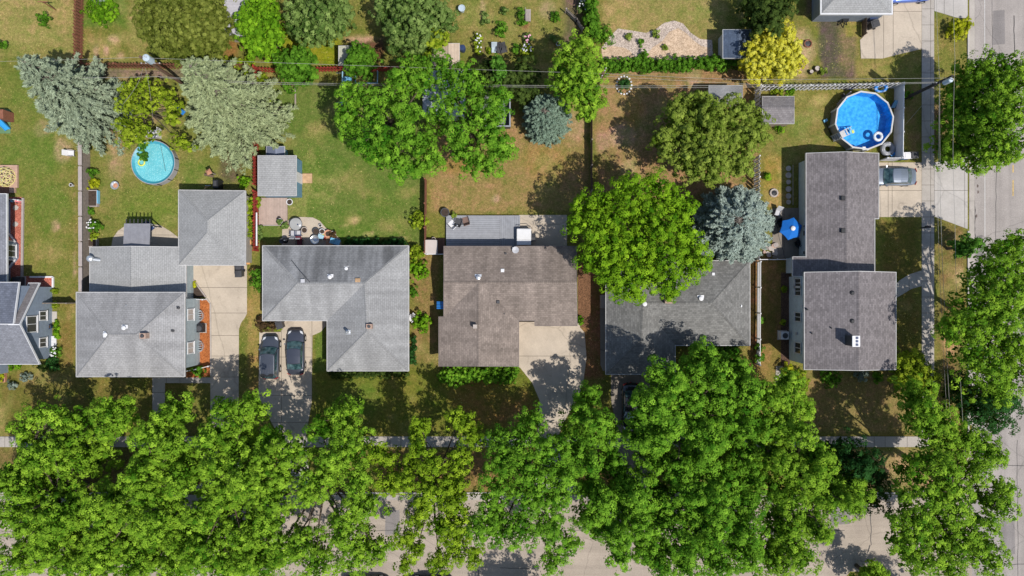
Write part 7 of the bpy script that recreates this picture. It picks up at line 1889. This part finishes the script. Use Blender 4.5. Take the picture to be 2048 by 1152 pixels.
# pale blue swing frame and bed frame under the broad maple
sw = thing('swing_frame', 'pale blue tubular swing frame below the red back fence', 'swing', P(690, 165)); pb = simple('pale_blue_tube', alb(150, 195, 215)[:3], .5, .08); q = lambda x, y, z: P(x, y, z)
MB().tube([q(685, 143, 1.9), q(684, 210, 1.9)], .06, 8).build('top_beam', pb, sw)
for y, zz in ((146, 1.9), (205, 1.9)):
    for dx in (-12, 14): MB().tube([q(685, y, zz), q(685 + dx, y, .0)], .045, 6).build('leg', pb, sw)
MB().box(*P(695, 158, .9)[:2], .85, .85, .45, .08).build('seat', M['skyblue'], sw); MB().bar(q(690, 156, .85), q(685, 156, 1.85), .03).build('rope', pb, sw)
bf = thing('bed_frame', 'rectangular pale blue pipe frame around a shaded garden bed', 'garden frame', P(733, 155))
for nm, p0, p1 in (('long_rail', (711, 166), (755, 166)), ('side_rail', (711, 148), (711, 166)), ('side_rail', (755, 142), (755, 166))): MB().tube([q(*p0, .5), q(*p1, .5)], .06, 8).build(nm, pb, bf)
for p0 in ((711, 166), (755, 166), (755, 142), (711, 148)): MB().tube([q(*p0, 0), q(*p0, .56)], .05, 6).build('leg', pb, bf)
# clothes post, side storage box, mailbox
simple_thing('clothes_post', 'rusty T-shaped clothes post on the dry top lawn', 'clothes post', 112, 20, [('post', 'fence_brown', lambda m, x, y: m.tube([(x, y, 0), (x, y, 2.0)], .05, 6)), ('crossbar', 'fence_brown', lambda m, x, y: m.bar((x - .5, y, 2.0), (x + .5, y, 2.0), .07))])
simple_thing('storage_box', 'pale storage box against the wall of the charcoal-roofed house', 'storage box', 1206, 603, [('box_body', 'stone', lambda m, x, y: m.box(x, y, 0, .62, 1.3, .7)), ('lid', simple('box_lid', alb(176, 160, 148)[:3], .7, .06), lambda m, x, y: m.box(x, y, .7, .68, 1.36, .08))])
simple_thing('mailbox', 'black mailbox on a post at the pavement edge', 'mailbox', 1844, 456, [('post', 'black', lambda m, x, y: m.box(x - .1, y, 0, .1, .1, 1.05)), ('box', 'black', lambda m, x, y: m.box(x - .1, y, 1.05, .5, .22, .24)), ('flag', 'red', lambda m, x, y: m.box(x - .15, y + .12, 1.2, .12, .02, .1))])
simple_thing('plastic_basin', 'silver basin in the crowd of pots on the patio corner', 'basin', 633, 480, [('basin_body', 'metal', lambda m, x, y: m.lathe(x, y, [(.3, .3), (.42, .55), (.44, .6), (.36, .56), (.2, .4)], 18)), ('stand', 'dark', lambda m, x, y: m.lathe(x, y, [(.2, 0), (.25, .3)], 10))])
simple_thing('cool_box', 'pale blue cool box in the crowd of pots on the patio corner', 'cool box', 644, 474, [('box_body', 'skyblue', lambda m, x, y: m.box(x, y, .03, .55, .4, .4, -.4)), ('lid', simple('cool_lid', alb(170, 205, 220)[:3], .5, .05), lambda m, x, y: m.box(x, y, .43, .58, .43, .07, -.4))])
simple_thing('octagon_planter', 'octagonal wooden planter on the patio corner', 'planter', 658, 468, [('rim', simple('cedar', alb(215, 160, 130)[:3], .8, .08), lambda m, x, y: m.torus(x, y, .42, .34, .1, 8, 6)), ('tub', 'terracotta', lambda m, x, y: m.lathe(x, y, [(.28, .02), (.36, .4)], 8)), ('soil', 'soil', lambda m, x, y: m.lathe(x, y, [(.28, .4), (.26, .43)], 8))])
simple_thing('potting_bench', 'slatted wooden bench standing in the shade behind the streaked roof', 'bench', 661, 484, [('seat', 'terracotta', lambda m, x, y: [m.box(x - .3 + i * .15, y, .45, .08, 1.0, .04) for i in range(5)]), ('leg', 'wood', lambda m, x, y: [m.box(x + a, y + b, 0, .06, .06, .45) for a in (-.3, .3) for b in (-.45, .45)])])
simple_thing('toy_bucket', 'yellow-green tub among the pots on the patio corner', 'tub', 648, 470.5, [('tub_body', 'yellow', lambda m, x, y: m.lathe(x, y, [(.15, .02), (.2, .3), (.22, .32), (.16, .3)], 14)), ('toy_lid', 'red', lambda m, x, y: m.box(x + .15, y - .3, .05, .3, .3, .2, .3))])
simple_thing('toy_pile', 'orange and white toys left on the gravel strip beside the pale blue spruce', 'toys', 187, 148, [('toy', 'wood_orange', lambda m, x, y: [m.box(x + i * .3, y + (i % 2) * .12, .02, .25, .22, .25, i) for i in range(3)]), ('tub', 'white', lambda m, x, y: m.lathe(x - .35, y, [(.15, .02), (.18, .3)], 12))])
simple_thing('tarp_bundle', 'blue tarpaulin bundle under the grey-green spruce', 'tarpaulin', 357, 217, [('tarp', 'blue', lambda m, x, y: m.box(x, y, .05, 1.6, .5, .4, -.7, .7)), ('rope', 'white', lambda m, x, y: m.box(x, y, .45, .1, .55, .04, -.7))])
# ================================================================ LIGHT, SKY, CAMERA
sun_dir = Vector((0.44, -0.38, 1.0)).normalized()          # towards the sun
sl = bpy.data.lights.new('sun', 'SUN'); sl.energy = SUN_E; sl.angle = math.radians(0.6); sl.color = (1.0, 0.955, 0.89)
so = bpy.data.objects.new('sun', sl); COL.objects.link(so)
so.rotation_euler = sun_dir.to_track_quat('Z', 'Y').to_euler(); so.location = sun_dir * 120
w = bpy.data.worlds.new('World'); SC.world = w; w.use_nodes = True
sk = w.node_tree.nodes.new('ShaderNodeTexSky'); sk.sky_type = 'NISHITA'; sk.sun_disc = False
sk.sun_elevation = math.asin(sun_dir.z); sk.sun_rotation = math.atan2(sun_dir.x, sun_dir.y)
w.node_tree.links.new(sk.outputs[0], w.node_tree.nodes['Background'].inputs['Color'])
w.node_tree.nodes['Background'].inputs['Strength'].default_value = SKY_S
cd = bpy.data.cameras.new('camera'); cam = bpy.data.objects.new('camera', cd); COL.objects.link(cam)
cam.location = (0, 0, HC); cam.rotation_euler = (0, 0, 0)
cd.sensor_width = 36.0; cd.lens = 36.0 * HC / (2048.0 / PXM)
cd.clip_start = 1.0; cd.clip_end = 5000.0
SC.camera = cam
SC.render.resolution_x, SC.render.resolution_y = 1024, 576
SC.view_settings.view_transform = 'Standard'; SC.view_settings.look = 'None'
SC.view_settings.exposure = EXPO; SC.view_settings.gamma = 1.0
SC.cycles.max_bounces = 8; SC.cycles.diffuse_bounces = 3; SC.cycles.transparent_max_bounces = 12
